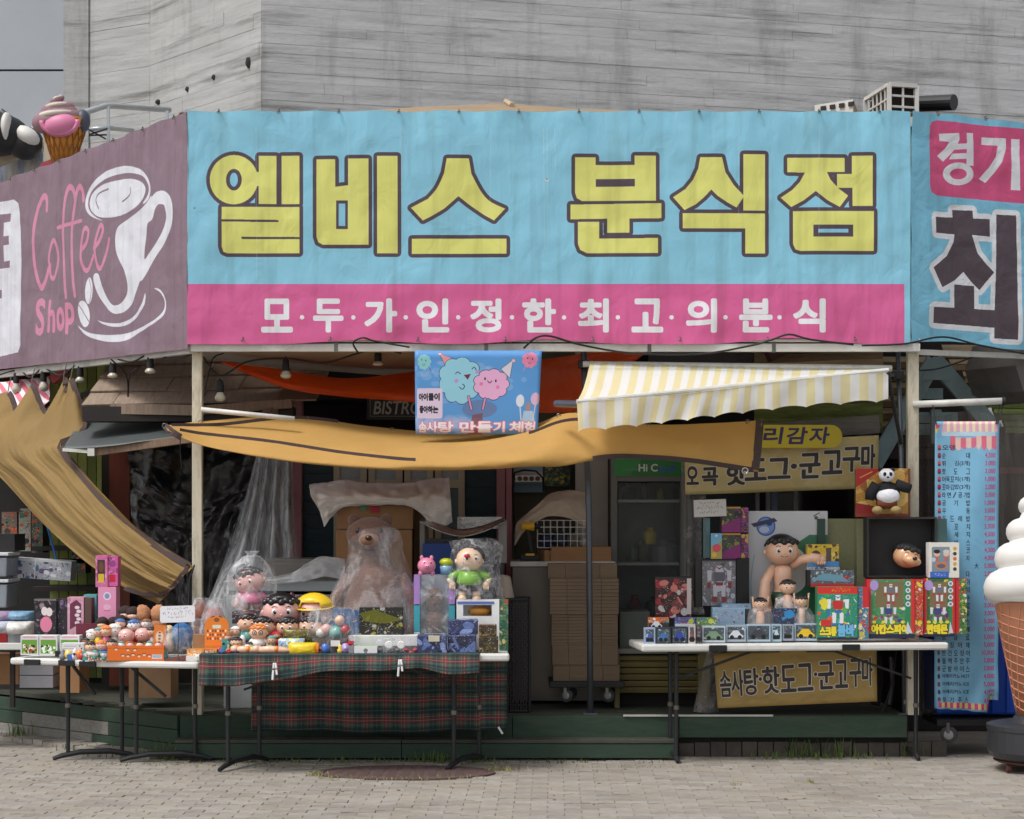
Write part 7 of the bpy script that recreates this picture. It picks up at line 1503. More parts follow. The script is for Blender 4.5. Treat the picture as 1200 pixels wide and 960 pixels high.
# small vinyl dolls on left table
k = 0
for px, py, r_, sk, ha, lab in ((148, 745, .046, m_skinp, None, 'pink faced round vinyl doll, left of the pair above the orange tray'), (167, 744, .046, m_skinp, None, 'pink faced round vinyl doll, right of the pair above the orange tray'), (134, 739, .04, m_whv, m_whv, 'white hooded vinyl doll behind the orange tray'), (157, 733, .036, m_whv, m_blv, 'blue banded white doll at the back of the doll table'), (124, 740, .036, m_skin, m_orv, 'tan doll with an orange cap beside the hooded doll'), (108, 744, .034, m_whv, m_whv, 'small white doll at the left of the doll table'), (141, 731, .03, m_skin, m_blv, 'small doll with a blue band behind the orange tray'), (178, 741, .03, m_skin, m_hair, 'small black haired doll touching the orange card box'),
                            (101, 752, .026, m_brv, m_hair, 'small brown doll beside the white label box'), (172, 731, .03, m_whv, m_brv, 'small white and brown doll behind the pink faced pair'), (116, 741, .03, m_skinp, m_tealv, 'small pink doll with teal hair among the white dolls')):
    D = 12.25 + .03 * (k % 3) + (.1 if py < 738 else 0); k += 1
    t = th0('vinyl_doll', lab, 'doll', px, D, TL); c = W(px, py, D); head(t, c, r_, sk, ha, thr=.45, rot=rz3(rnd.uniform(-.4, .4)), ears=True); body(t, c + Vector((0, 0, -r_ * .75)), max(.05, c.z - r_ * .75 - TL), r_ * .7, (m_pkv, m_yel, m_tealv, m_whv, m_redv)[k % 5], m_blv)
for k, (px, py, r_, sk, ha, sh) in enumerate(((107, 758, .032, m_skin, m_hair, m_whv), (119, 757, .034, m_skinp, m_orv, m_tealv), (131, 755, .03, m_skin, m_hair, m_whv), (111, 766, .02, m_whv, m_tealv, m_tealv), (122, 767, .02, m_whv, m_blv, m_tealv))):
    t = th0('baby_doll', ('black haired baby doll at the left front', 'orange capped baby doll second at the front', 'black haired baby doll by the orange tray', 'tiny teal and white baby doll lying in front', 'tiny blue and white baby doll by the orange tray')[k] + ' of the doll table', 'doll', px, 12.12, TL); c = W(px, py, 12.12 - .03 * (k > 2)); head(t, c, r_, sk, ha, thr=.45, rot=rz3(.2 - .1 * k)); body(t, c + Vector((0, 0, -r_ * .7)), max(.03, c.z - r_ * .7 - TL), r_ * .8, sh, sh)
cv = Cv(126, 753, 192, 775, S=7, bg=(226, 112, 40)); q = np.random.RandomState(9)
for k in range(9): x, y = (136, 144, 150, 156, 150, 158, 163, 169, 175)[k], (758, 767, 759, 766, 768, 759, 768, 766, 768)[k]; cv.poly(circ(x, y, 2.6, 2.2), (90, 50, 40)); cv.poly(circ(x, y + .6, 2, 1.5), (240, 200, 170))
cv.rect(178, 766, 190, 772, (200, 214, 226)); [cv.line([(179, 767.5 + k * 1.5), (189, 767.5 + k * 1.5)], .5, (60, 80, 120)) for k in range(3)]; cv.line([(126, 757), (192, 757)], .5, (190, 80, 20))
t = th0('orange_tray', 'long orange printed display tray at the front of the doll table', 'tray', 159, 12.1, TL); g = G(); d1 = 12.08; g.box(X(126, d1), X(192, d1), d1, d1 + .006, TL + .002, Z(753, d1) - .02, 1); g.box(X(126, d1), X(192, d1), d1 + .15, d1 + .156, TL + .002, Z(753, d1) - .01); g.box(X(126, d1), X(126, d1) + .005, d1 + .006, d1 + .15, TL + .002, Z(753, d1) - .02); g.box(X(192, d1) - .005, X(192, d1), d1 + .006, d1 + .15, TL + .002, Z(753, d1) - .02); g.box(X(126, d1), X(192, d1), d1 + .006, d1 + .15, TL + .002, TL + .006); g.obj('tray', [m_orv, cv.mat('orange tray print', .3)], t)
for k in range(6):
    px = 131 + k * 11; c = W(px, 757, 12.16); g = G(); g.ell(c, (.026, .026, .025), None, 12, 8); o = g.obj('toy', (m_skin, m_whv, m_skinp)[k % 3], t, smooth=True); capg(c + Vector((0, 0, .003)), .027, None, .4).obj('hair', (m_hair, m_tealv, m_brv)[k % 3], o, smooth=True)
# orange card box, wrapped blue plush, price card, bagged plush
cv = Cv(180, 733, 194, 760, S=8, bg=(228, 130, 60)); cv.poly(circ(187, 748, 4.6, 8), (236, 214, 190)); [cv.poly(circ(187, 742 + k * 4, 1.6, 1.2), (150, 90, 60)) for k in range(4)]
cbox('orange_hang_card', 'narrow orange hanging card with an oval window beside the blue plush bag', 'card', 180, 194, 733, 758, 12.15, .03, cv.mat('hang card print', .3), m_orv, tilt=R(4))
t = th0('bagged_plush', 'blue and cream plush in a clear bag at the right end of the doll table', 'plush toy', 208, 12.2, TL)
for px, py, rx, rz_, m in ((213, 745, .075, .08, M('blue plush', (52, 104, 160), .9, .2, 20, .008, 50)), (199, 750, .035, .075, M('cream plush', (222, 200, 160), .9)), (198, 738, .03, .028, M('cream plush', (222, 200, 160)))): g = G(); g.ell(W(px, py, 12.2), (rx, .05, rz_), None, 14, 10, fn=lambda v: 1 + .08 * noise.noise(v * 4)); g.obj('plush', m, t, smooth=True)
bag(t, [(.11, 0), (.12, .06), (.115, .13), (.10, .2)], (X(210, 12.2), 12.2, TL), m_bag, 3, .05, (1, .8))
g = G(); g.obox((X(212, 12.13), 12.13, TL + .012), (.17, .16, .02), Matrix.Rotation(R(-6), 3, 'Y')); tag(g.obj('brown_tray', M('red brown tray', (112, 66, 56), .6)), 'flat red brown tray under the bagged blue plush', 'tray')
t = thing('price_card', 'white rounded price card standing on a wire in front of the left post', 'sign', W(208, 730, 12.05)); cv = Cv(187, 709, 229, 730, S=8, bg=(232, 234, 240))
scribble(cv, 196, 219, 712, 2.4, (60, 64, 80), 1, 1.5); scribble(cv, 190, 225, 716.5, 3.4, (30, 34, 60), 2, 2); scribble(cv, 197, 218, 722, 2.2, (80, 84, 100), 3, 1.4)
P = rrect(187.5, 710, 228.5, 729.5, 3); rot_ = -.06; P3 = [(X(a, 12.02), Z(b - (a - 208) * .03, 12.02)) for a, b in P]; g = G(); tr = tessellate_polygon([[Vector((a, b, 0)) for a, b in P3]]); g.add([Vector((a, 12.02, b)) for a, b in P3], [tuple(f) for f in tr], 0, [[((P[i][0] - 187) / 42, (730 - P[i][1]) / 21) for i in f] for f in tr]); g.obj('card', cv.mat('price card print', .3), t, solid=.003)
g = G(); g.tube([W(209, 728, 12.03), (X(209, 12.05), 12.05, TL + .003)], .003, 5); g.obj('wire', m_ring, t)
for k, (px, py, rx, rz_) in enumerate(((236, 720, .06, .09), (252, 730, .07, .11))):
    t = th0('bagged_plush', ('brown plush in clear film behind the price card', 'pink brown plush in clear film by the orange rounded card')[k], 'plush toy', px, 12.25 - .1 * k, TP); D = 12.3 - .12 * k
    g = G(); g.ell(W(px, py + 2, D), (rx, .06, rz_), None, 14, 10, fn=lambda v: 1 + .15 * noise.noise(v * 3)); g.ell(W(px, py + 22, D), (rx * .9, .06, .07), None, 12, 8); g.obj('plush', (M('rust plush', (130, 84, 70), .9, .2, 20, .008, 50), M('rose brown plush', (160, 110, 110), .9, .2, 20, .008, 50))[k], t, smooth=True)
    bag(t, [(rx * 1.2, 0), (rx * 1.35, .1), (rx * 1.2, .2), (rx * .8, .29), (rx * .9, .31)], (X(px, D), D, TP), m_bag, 20 + k, .12)
cbox('brown_carton', 'small brown carton behind the orange rounded card', 'carton', 226, 240, 744, 762, 12.0, .1, m_cardd, m_cardd)

# --- many small packets and trinkets
CN = [('red', (196, 50, 56)), ('orange', (226, 130, 60)), ('yellow', (228, 200, 70)), ('lime', (140, 190, 80)), ('teal', (80, 160, 160)), ('blue', (70, 110, 190)), ('lilac', (170, 140, 200)), ('pink', (226, 140, 170)), ('cream', (226, 214, 190)), ('white', (226, 226, 228)), ('grey', (140, 140, 146)), ('brown', (120, 84, 64))]
spots_ = [(101, 763, 12.16, TL, 'by the white label box'), (88, 770, 12.18, TL, 'lying before the white label box'), (80, 771, 12.2, TL, 'at the front left of the doll table'), (120, 748, 12.3, TL, 'among the small white dolls'), (150, 752, 12.2, TL, 'behind the orange tray'), (176, 750, 12.2, TL, 'touching the orange hang card'), (188, 764, 12.12, TL, 'at the right end of the orange tray'), (284, 763, 11.8, TP, 'before the lime packet'), (310, 760, 11.8, TP, 'under the glasses doll'), (262, 752, 11.86, TP, 'beside the orange rounded card'), (285, 748, 11.92, TP, 'behind the lime packet'), (318, 738, 11.98, TP, 'between the medium dolls'), (350, 742, 11.93, TP, 'behind the olive packet'), (376, 764, 11.78, TP, 'at the right end of the yellow packet'), (405, 760, 11.8, TP, 'at the foot of the wrapped basket'), (412, 750, 11.86, TP, 'right of the wrapped basket')]
r5 = random.Random(77)
for i_, (px, py, D, tz, where) in enumerate(spots_):
    for j_ in range(3):
        cn, cc = CN[(i_ * 5 + j_ * 4 + i_ // 3) % 12]; x_ = X(px + (j_ - 1) * 6 + r5.uniform(-1, 1), D); hh = r5.uniform(.02, .04) * (1.5 if j_ == 1 and py < 756 else 1); kind = (i_ + j_) % 3; m = V('trinket ' + cn, cc); g = G()
        if kind == 0: g.ell((x_, D, tz + hh * .8), (hh * .7, hh * .6, hh * .8), None, 10, 7, fn=lambda v: 1 + .18 * noise.noise(v * 3)); nm = 'capsule_toy'
        elif kind == 1: g.obox((x_, D, tz + hh * .75), (.032, .03, hh * 1.5), Matrix.Rotation(r5.uniform(-.3, .3), 3, 'Z')); nm = 'trinket_box'
        else: g.lathe([(hh * .5, 0), (hh * .6, hh * .8), (hh * .3, hh * 1.1), (hh * .42, hh * 1.5), (hh * .1, hh * 1.9)], (x_, D, tz), 10); nm = 'finger_puppet'
        o = g.obj(nm, m, smooth=kind != 1); tag(o, 'tiny %s %s %s' % (cn, nm.replace('_', ' '), where), nm.replace('_', ' '))
        if j_ == 1:
            g = G(); q = Vector((x_, D - .012 - hh * .3, tz + hh)); g.obox(q, (.014, .01, .012)); g.obj('print', (m_ew, m_eye)[i_ % 2], o)

# --- right table goods
def rbox(lab, a, b, c, d, D, dep, bg, cols, n, seed, side=None, r=(1, 3), fn=None, cat='box', name='toy_box', S=7, **k):
    cv = busy(a, c, b, d, S, bg, cols, n, seed, r)
    if fn: fn(cv)
    return cbox(name, lab, cat, a, b, c, d, D, dep, cv.mat('toy print %d' % seed, .28, coat=.3), side or M('toy side %s' % (bg,), bg, .4), **k)
def car_art(cv, x0, y0, x1, y1, col):
    w, h = x1 - x0, y1 - y0; cv.poly([(x0, y1 - h * .3), (x0 + w * .15, y0 + h * .45), (x0 + w * .3, y0 + h * .15), (x0 + w * .65, y0 + h * .15), (x0 + w * .8, y0 + h * .45), (x1, y1 - h * .3), (x1, y1 - h * .15), (x0, y1 - h * .15)], col)
    for f in (.22, .76): cv.poly(circ(x0 + w * f, y1 - h * .18, h * .2), (24, 24, 26))
def framed(x0, y0, x1, y1, fr_, inn, car=None):
    def f(cv):
        for (a, b, c, d) in ((x0, y0, x1, y0 + 1.6), (x0, y1 - 2.4, x1, y1), (x0, y0, x0 + 1.6, y1), (x1 - 1.6, y0, x1, y1)): cv.rect(a, b, c, d, fr_)
        if car: car_art(cv, x0 + 3, y0 + 4, x1 - 3, y1 - 3, car)
    return f
MIX = [(200, 50, 50), (60, 100, 190), (230, 230, 232), (230, 200, 60), (40, 40, 50), (70, 150, 90)]
GRY = [(180, 190, 200), (70, 80, 90), (120, 130, 140), (50, 50, 56)]
fr_row = ((755, 768, 736, 755, 12.2, (150, 170, 196), (60, 90, 170), 'blue and white'), (769, 786, 736, 755, 12.2, (44, 60, 70), (60, 110, 170), 'dark framed blue'), (787, 806, 735, 755, 12.22, (34, 50, 60), (40, 70, 160), 'dark teal framed'), (807, 815, 733, 755, 12.2, (190, 184, 180), (190, 50, 50), 'white and red'), (816, 822, 733, 755, 12.21, (90, 74, 76), (60, 60, 60), 'narrow grey brown'), (823, 850, 734, 753, 12.24, (186, 198, 208), (120, 150, 120), 'pale framed green car'), (851, 874, 733, 752, 12.26, (160, 176, 190), (210, 214, 220), 'silver car'), (875, 903, 732, 752, 12.28, (170, 190, 208), (60, 64, 72), 'wide pale framed dark car'), (904, 916, 732, 752, 12.3, (160, 190, 206), (190, 210, 224), 'plain pale blue'), (917, 930, 732, 751, 12.31, (150, 160, 172), (70, 80, 90), 'grey framed dark car'), (931, 958, 731, 751, 12.33, (168, 184, 200), (230, 190, 40), 'pale framed yellow car'))
for k, (a, b, c, d, D, fc, cc, lab) in enumerate(fr_row):
    rbox(lab + ' little box in the front row of the right table', a, b, c, d, D, .07, (70, 84, 92), GRY + [cc], 12, 110 + k, M('frame card %d' % k, fc), (1, 2.4), framed(a, c, b, d, fc, None, cc))
rbox('orange and white car box standing on the front row, leftmost', 760, 784, 724, 736, 12.3, .07, (214, 110, 50), MIX, 14, 130, fn=lambda cv: (cv.rect(760, 730, 784, 736, (60, 50, 50)), car_art(cv, 763, 727, 776, 736, (220, 222, 226))))
rbox('purple and lime car box in the second row beside the dark red box', 791, 815, 724, 735, 12.3, .07, (84, 84, 150), MIX, 10, 131, fn=lambda cv: (cv.poly(circ(810, 728, 3), (170, 190, 60)), cv.rect(791, 731, 815, 735, (200, 206, 214))))
rbox('lime striped car box in the second row, right of the purple one', 816, 840, 724, 734, 12.3, .07, (90, 130, 70), MIX, 10, 132, fn=lambda cv: cv.poly(circ(833, 728, 3), (190, 200, 70)))
for k, (a, b, c, d, D) in enumerate(((835, 873, 712, 733, 12.42), (846, 880, 708, 714, 12.5))):
    rbox(('pale blue box of three jet toys behind the car boxes', 'pale blue box top peeping behind the jet toy box')[k], a, b, c, d, D, .1, (150, 176, 200), [(200, 210, 222), (110, 120, 140), (190, 160, 190)], 16, 133 + k, fn=framed(a, c, b, d, (150, 190, 216), None))
rbox('dark red action figure box behind the small car boxes', 768, 811, 676, 724, 12.5, .1, (60, 30, 34), [(150, 40, 50), (200, 120, 110), (40, 24, 28), (110, 60, 60), (190, 190, 190)], 60, 135, m_blk, (1, 6), lambda cv: (cv.rect(805, 678, 810, 720, (196, 190, 186)), cv.rect(768, 676, 811, 678, (40, 36, 38))))
def robot(cv, cx, cy, s, a, b, c):
    for dx, dy, w, h, col in ((0, -3.4, 2, 2, a), (0, -.6, 4.2, 3.2, b), (-3.4, -1, 1.6, 3.6, a), (3.4, -1, 1.6, 3.6, a), (-3.6, 2.4, 1.3, 2, c), (3.6, 2.4, 1.3, 2, c), (-1.4, 4.2, 1.6, 4, a), (1.4, 4.2, 1.6, 4, a), (-1.6, 7.2, 2, 1.8, c), (1.6, 7.2, 2, 1.8, c), (0, 1.9, 2.8, 1.2, c)):
        cv.poly([(cx + (dx - w / 2) * s, cy + (dy - h / 2) * s), (cx + (dx + w / 2) * s, cy + (dy - h / 2) * s), (cx + (dx + w / 2 * .8) * s, cy + (dy + h / 2) * s), (cx + (dx - w / 2 * .8) * s, cy + (dy + h / 2) * s)], col)
    cv.poly([(cx - 1.6 * s, cy - 4.4 * s), (cx, cy - 3 * s), (cx + 1.6 * s, cy - 4.4 * s), (cx, cy - 3.6 * s)], c)
rbox('grey box with a silver robot print, left of the white panel box', 823, 862, 656, 710, 12.6, .1, (112, 112, 118), [(150, 150, 160), (80, 80, 86), (180, 184, 196), (130, 120, 130)], 50, 136, M('black glossy card', (26, 27, 30), .25), (1, 6), lambda cv: (robot(cv, 843, 678, 3.4, (190, 186, 190), (90, 90, 100), (130, 50, 54)), cv.rect(823, 656, 862, 658, (60, 60, 62))), rot=0)
cbox('black_box', 'tall black box edge right of the silver robot box', 'box', 863, 878, 654, 712, 12.62, .1, M('black glossy card', (26, 27, 30)), M('black glossy card', (26, 27, 30)))
cbox('black_box', 'black box edge left of the silver robot box', 'box', 815, 822.5, 655, 712, 12.62, .1, M('dark green black card', (40, 44, 42), .3), M('black glossy card', (26, 27, 30)))
for k, (c, d) in enumerate(((594, 624), (625, 655))):
    rbox(('upper', 'lower')[k] + ' purple and green window box stacked above the silver robot box', 846, 868, c, d, 12.62, .12, (60, 66, 56), [(84, 100, 50), (150, 140, 50), (120, 60, 140), (40, 40, 44)], 30, 140 + k, M('violet card %d' % 0, (120, 44, 110), .35), (1, 4), lambda cv, c=c, d=d: (cv.poly([(846, d), (846, d - 8), (868, d - 18), (868, d)], (130, 40, 110)), cv.rect(846, c, 868, c + 2, (190, 140, 50))))
    cbox('violet_box', ('upper', 'lower')[k] + ' violet box side beside the stacked purple window boxes', 'box', 868.4, 877, c + 1, d, 12.63, .12, busy(0, 0, 9, 30, 7, (110, 44, 104), [(60, 30, 60), (200, 160, 60), (150, 60, 130)], 12, 145 + k).mat('violet side %d' % k), m_purp)
cbox('teal_book', 'narrow teal box standing left of the stacked purple boxes', 'box', 824, 832, 607, 654, 12.65, .1, M('dull teal card', (92, 130, 134), .4), m_blk)
cv = Cv(833, 624, 846, 655, S=8, bg=(120, 176, 206)); cv.poly([(833, 640), (846, 634), (846, 655), (833, 655)], (170, 160, 90)); cv.poly(circ(840, 642, 5, 5), (214, 84, 100)); cv.poly(circ(839.5, 627, 1.3), (230, 234, 238)); cv.poly(circ(837, 650, 3), (230, 180, 60))
cbox('sweet_pack', 'blue hanging sweet pack with a pink fruit before the stacked purple boxes', 'packet', 833, 846, 625, 655, 12.6, .02, cv.mat('sweet pack print', .3), m_blv)
t = thing('notice_card', 'small white notice card with black handwriting above the stacked purple boxes', 'sign', W(832, 595, 12.6)); cv = Cv(813, 585, 851, 606, S=8, bg=(206, 204, 200))
scribble(cv, 820, 844, 588, 3, (40, 40, 44), 4, 2); scribble(cv, 816, 848, 593, 3, (30, 30, 34), 5, 2); scribble(cv, 820, 841, 599, 2.6, (50, 50, 54), 6, 1.8)
g = G(); g.obox(W(832, 595.5, 12.6), (38 * 12.6 / FP, .004, 20 * 12.6 / FP), Matrix.Rotation(R(-2), 3, 'Y')); g.m[2] = 1; g.obj('card', [m_whv, cv.mat('notice print', .5)], t); g = G(); g.tube([W(826, 600, 12.62), W(826, 655, 12.62)], .003, 5); g.obj('wire', m_ring, t)
# white panel box with round emblem
cv = Cv(877, 598, 972, 745, S=5, bg=(206, 208, 212)); cv.poly(circ(898, 616, 11.5), (70, 96, 170)); cv.poly(circ(898, 616, 9.8), (120, 150, 205)); cv.poly(circ(896, 620, 6, 4), (190, 200, 226)); cv.poly([(880, 613), (908, 606), (912, 610), (884, 617)], (60, 56, 84)); cv.poly(circ(902, 612, 3.5), (40, 60, 120)); cv.poly([(935, 636), (950, 626), (972, 626), (972, 720), (930, 720)], (60, 120, 88)); cv.poly(circ(928, 668, 22, 28), (226, 226, 226)); cv.line([(955, 604), (962, 600)], 1, (60, 60, 60)); cv.poly(circ(958, 606, 2.2), (90, 90, 90)); cv.line(spl([(884, 650), (880, 690), (890, 735)], 6), 1.5, (150, 190, 196))
cbox('white_panel_box', 'large white box with a blue round emblem behind the big boy doll', 'box', 877, 970, 599, 745, 12.72, .12, cv.mat('emblem box print', .35), M('white card', (222, 222, 222)), bev=.003)
# big boy doll
D = 12.6; t = th0('boy_doll', 'large bare chested boy doll, one arm out, standing against the white panel box', 'doll', 917, D, TR); c = W(916, 645, D)
head(t, c, .098, m_skin, m_hair, thr=.38, wd=1.08, rot=rz3(.06)); ww = .075; nk = W(917, 662, D)
g = G(); g.lathe([(.03, 0), (.058, -.02), (.062, -.08), (.052, -.14), (.07, -.2), (.06, -.26)], nk, 18); g.obj('torso', m_skin, t, smooth=True)
g = G(); g.lathe([(.065, -.17), (.076, -.2), (.07, -.26), (.03, -.28)], nk, 18); g.obj('shorts', m_olv, t, smooth=True)
for P, r_ in (([W(906, 664, D), W(897, 682, D - .03), W(896, 700, D - .05), W(899, 712, D - .06)], [.026, .034, .04, .036]), ([W(928, 664, D), W(940, 656, D - .02), W(952, 654, D - .04), W(962, 656, D - .05)], [.026, .03, .034, .036])):
    g = G(); g.tube(P, r_, 12); ao = g.obj('arm', m_skin, t, smooth=True); g = G(); g.ell(P[-1], (.036, .034, .034), None, 12, 8)
    for k in range(4): g.ell(P[-1] + Vector((-.02 + k * .013, -.025, -.02)), (.008, .01, .014), None, 6, 5)
    g.obj('hand', m_skin, ao, smooth=True)
for s in (-1, 1): g = G(); q = nk + Vector((s * .035, 0, -.26)); g.tube([q, q + Vector((s * .008, 0, -.08)), Vector((q.x + s * .01, q.y, TR + .02))], [.03, .036, .042], 10); g.obj('leg', m_skin, t, smooth=True)
for k, (px, py, D, r_, arms, lab) in enumerate(((923, 688, 12.42, .046, 'out', 'middle size boy doll with green shorts standing before the large boy doll'), (891, 708, 12.38, .04, 'up', 'small bagged boy doll raising both arms, left of the dark blue toy pack'), (939, 705, 12.4, .038, 'up', 'small bagged boy doll raising both arms, right of the dark blue toy pack'))):
    t = th0('boy_doll', lab, 'doll', px, D, TR); c = W(px, py, D); head(t, c, r_, m_skin, m_hair, thr=.4, wd=1.08, rot=rz3(.1 - .1 * k)); body(t, c + Vector((0, 0, -r_ * .85)), c.z - r_ * .85 - TR, r_ * .75, m_skin, m_olv, m_skin, arms, sleeve=False)
    bag(t, [(r_ * 1.7, 0), (r_ * 2.0, .08), (r_ * 2.1, .16), (r_ * 1.6, .2 + (.06 if k == 0 else 0)), (r_ * .6, .23 + (.06 if k == 0 else 0))], (X(px, D), D, TR), m_bag, 30 + k, .08, (1, .6))
rbox('dark blue toy pack between the two small bagged boy dolls', 905, 934, 713, 731, 12.36, .05, (44, 60, 84), [(60, 150, 200), (40, 120, 180), (150, 60, 60), (30, 30, 40)], 22, 150, fn=lambda cv: (cv.poly(circ(925, 720, 6, 5), (50, 140, 200)), scribble(cv, 908, 916, 719, 4, (200, 80, 80), 2, 2)))
# right part stack
def title(t, x0, y0, x1, y1, col=(228, 206, 50)):
    return lambda cv: cv.text(t, x0, y0, x1, y1, col, bold=6, out=(5, (20, 24, 30)))
def art1(cv):
    cv.rect(958, 688, 1005, 696, (206, 50, 40)); scribble(cv, 974, 996, 690, 3, (230, 200, 60), 5, 1.8); robot(cv, 982, 711, 3.1, (226, 228, 230), (196, 48, 48), (60, 110, 180)); cv.poly(circ(966, 708, 4, 7), (224, 214, 60)); cv.rect(962, 726, 974, 734, (200, 50, 50)); cv.poly(circ(990, 716, 3, 4), (90, 170, 80)); cv.rect(958, 747, 1005, 750, (40, 40, 60))
    cv.text('스크류', 961, 735, 980, 745, (230, 210, 60), bold=6, out=(5, (30, 40, 30))); cv.text('붐바', 982, 732, 1001, 745.5, (110, 180, 220), bold=6, out=(5, (20, 40, 70)))
rbox('green backed robot box lettered in yellow and blue, left of the big robot boxes', 958, 1005, 688, 750, 12.28, .1, (40, 140, 110), [(230, 90, 40), (60, 160, 90), (230, 230, 230), (230, 200, 60), (80, 170, 200)], 46, 160, M('green toy card', (60, 130, 90), .35), (1, 4), art1, name='robot_box')
rbox('narrow red and blue box side next to the green backed robot box', 1005.4, 1018, 688, 749, 12.29, .1, (70, 120, 150), [(200, 40, 50), (230, 200, 60), (220, 220, 226), (60, 60, 100)], 34, 161, m_redv, (1, 3), lambda cv: (cv.rect(1011, 688, 1018, 712, (200, 44, 50)), cv.text('붐바', 1007, 740, 1013, 746, (200, 190, 60), bold=2)), name='robot_box')
def art2(x0, x1, t, x2):
    def f(cv):
        w = x1 - x0; cv.rect(x0, 678, x0 + w * .08, 742, (206, 44, 50)); cv.rect(x1 - w * .2, 678, x1 - w * .08, 742, (46, 130, 84)); cv.rect(x1 - w * .08, 678, x1, 742, (206, 50, 50)); cv.poly([(x0 + w * .18, 682), (x1 - w * .24, 682), (x1 - w * .24, 712), (x0 + w * .18, 712)], (120, 108, 76))
        robot(cv, x0 + w * .5, 693, 1.9, (220, 222, 230), (110, 110, 130), (170, 60, 60)); cv.poly(circ(x0 + w * .15, 686, 5, 6), (170, 150, 210)); robot(cv, x0 + w * .45, 718, 2.2, (214, 216, 224), (60, 70, 130), (130, 60, 110))
        for k in range(4): cv.poly(circ(x1 - w * .14, 684 + k * 8, 3), (214, 220, 226)); cv.poly(circ(x1 - w * .14, 684 + k * 8, 1.6), (110, 130, 150))
        for k in range(7): cv.poly(circ(x0 + w * (.15 + .1 * k), 729 + (k % 2) * 2, 2.4, 1.8), ((226, 210, 60), (60, 160, 80))[k % 2])
        cv.rect(x0, 743, x1, 748, (36, 36, 64)); cv.text(t, x0 + w * .1, 732, x2, 742.5, (232, 212, 50), bold=6, out=(5, (20, 24, 40))); cv.poly([(x1 - w * .2, 742), (x1 - w * .15, 728), (x1 - w * .05, 742)], (200, 206, 214))
    return f
rbox('big robot box with yellow letters and an olive window, centre of the right group', 1016, 1072, 679, 748, 12.32, .08, (70, 140, 90), [(220, 224, 230), (60, 70, 130), (200, 60, 60), (230, 210, 70), (40, 110, 70), (130, 140, 160)], 90, 162, m_redv, (1, 3.5), art2(1016, 1072, '아칸스피어', 1064), name='robot_box')
rbox('narrow red and yellow robot box side between the two big robot boxes', 1072.4, 1082, 679, 744, 12.325, .08, (190, 60, 50), [(230, 200, 60), (60, 130, 80), (210, 214, 220)], 30, 163, m_redv, (1, 3), name='robot_box')
rbox('robot box with yellow letters and dark window at the right end', 1083, 1119, 678, 746, 12.34, .08, (50, 100, 60), [(230, 210, 70), (60, 60, 110), (60, 150, 80), (160, 60, 60), (190, 190, 210)], 70, 164, m_redv, (1, 3.5), art2(1083, 1119, '란데몬', 1110), name='robot_box')
rbox('green and yellow printed narrow box closing the right end of the table', 1119.4, 1133, 678, 743, 12.35, .08, (70, 120, 60), [(230, 210, 70), (200, 50, 50), (60, 60, 60), (210, 220, 200)], 40, 165, m_redv, (1, 3), lambda cv: cv.rect(1119, 678, 1124, 742, (206, 44, 50)), name='robot_box')
rbox('yellow and blue car pack on top of the long racing car pack', 946, 983, 638, 664, 12.55, .07, (214, 180, 50), [(90, 76, 60), (200, 160, 40), (60, 60, 66), (230, 210, 120)], 26, 166, m_yel, (1, 4), lambda cv: (cv.rect(946, 658, 983, 664, (70, 140, 200)), cv.poly(circ(956, 652, 6, 7), (70, 66, 64)), cv.rect(968, 642, 974, 658, (90, 80, 70))), rot=.02)
rbox('long racing car pack with a silver blue stripe above the green robot box', 946, 1001, 668, 688, 12.5, .08, (96, 110, 120), [(160, 180, 190), (60, 70, 80), (190, 60, 60), (210, 216, 220)], 40, 167, m_blk, (1, 4), lambda cv: (cv.rect(946, 684, 1001, 688, (200, 60, 60)), cv.poly([(950, 680), (965, 672), (985, 674), (996, 682)], (120, 170, 190)), cv.rect(946, 668, 950, 688, (30, 30, 32))))
rbox('thin pale car pack between the yellow car pack and the racing car pack', 946, 984, 664.5, 668, 12.52, .07, (180, 190, 196), GRY, 8, 168)
# olive box, black box with tan face, panda, two figure box
t = th0('olive_display_box', 'open olive dotted display box behind the car packs', 'box', 990, 12.68, Z(690, 12.68)); g = G(); D = 12.7; m_ol = M('olive dotted card', (146, 148, 112), .6, .08, 40)
g.box(X(967, D), X(1015, D), D + .1, D + .105, TR, Z(608, D)); g.obj('back_panel', m_ol, t); g = G(); g.box(X(1004, D), X(1014, D), D, D + .1, TR, Z(608, D)); g.obj('side_panel', M('paler olive card', (158, 158, 124), .6, .08, 40), t); g = G(); g.box(X(958, D), X(967, D), D, D + .1, TR, Z(608, D)); g.obj('flap', M('dark green card', (46, 74, 62), .5), t)
g = G(); g.box(X(967, D), X(1004, D), D, D + .1, TR, TR + .01); g.obj('base_panel', m_ol, t)
D = 12.42; t = th0('black_display_box', 'black open box with a tan round faced mask under the panda box', 'box', 1063, D, Z(679, D)); g = G(); x0_, x1_, z0_, z1_ = X(1016, D), X(1098, D), Z(677, D), Z(606, D)
g.box(x0_, x1_, D + .12, D + .13, z0_, z1_)
for a, b, c, d in ((x0_, x0_ + .012, z0_, z1_), (x1_ - .012, x1_, z0_, z1_), (x0_ + .012, x1_ - .012, z1_ - .012, z1_), (x0_ + .012, x1_ - .012, z0_, z0_ + .012)): g.box(a, b, D, D + .12, c, d)
m_bb = M('matt black card', (34, 34, 35), .6); g.obj('carton', m_bb, t)
g = G(); g.box(x1_, X(1110, D), D + .01, D + .13, z0_, z1_ - .01); g.obj('side_panel', M('dark teal card', (48, 76, 74), .5), t)
c = W(1064, 652, D); c.y = D + .04; hd = head(t, c, .078, V('tan mask', (206, 160, 120)), m_bb, thr=.3, rot=Matrix.Rotation(R(14), 3, 'Y') @ rz3(.2), ears=False, part='mask', mouth=False)
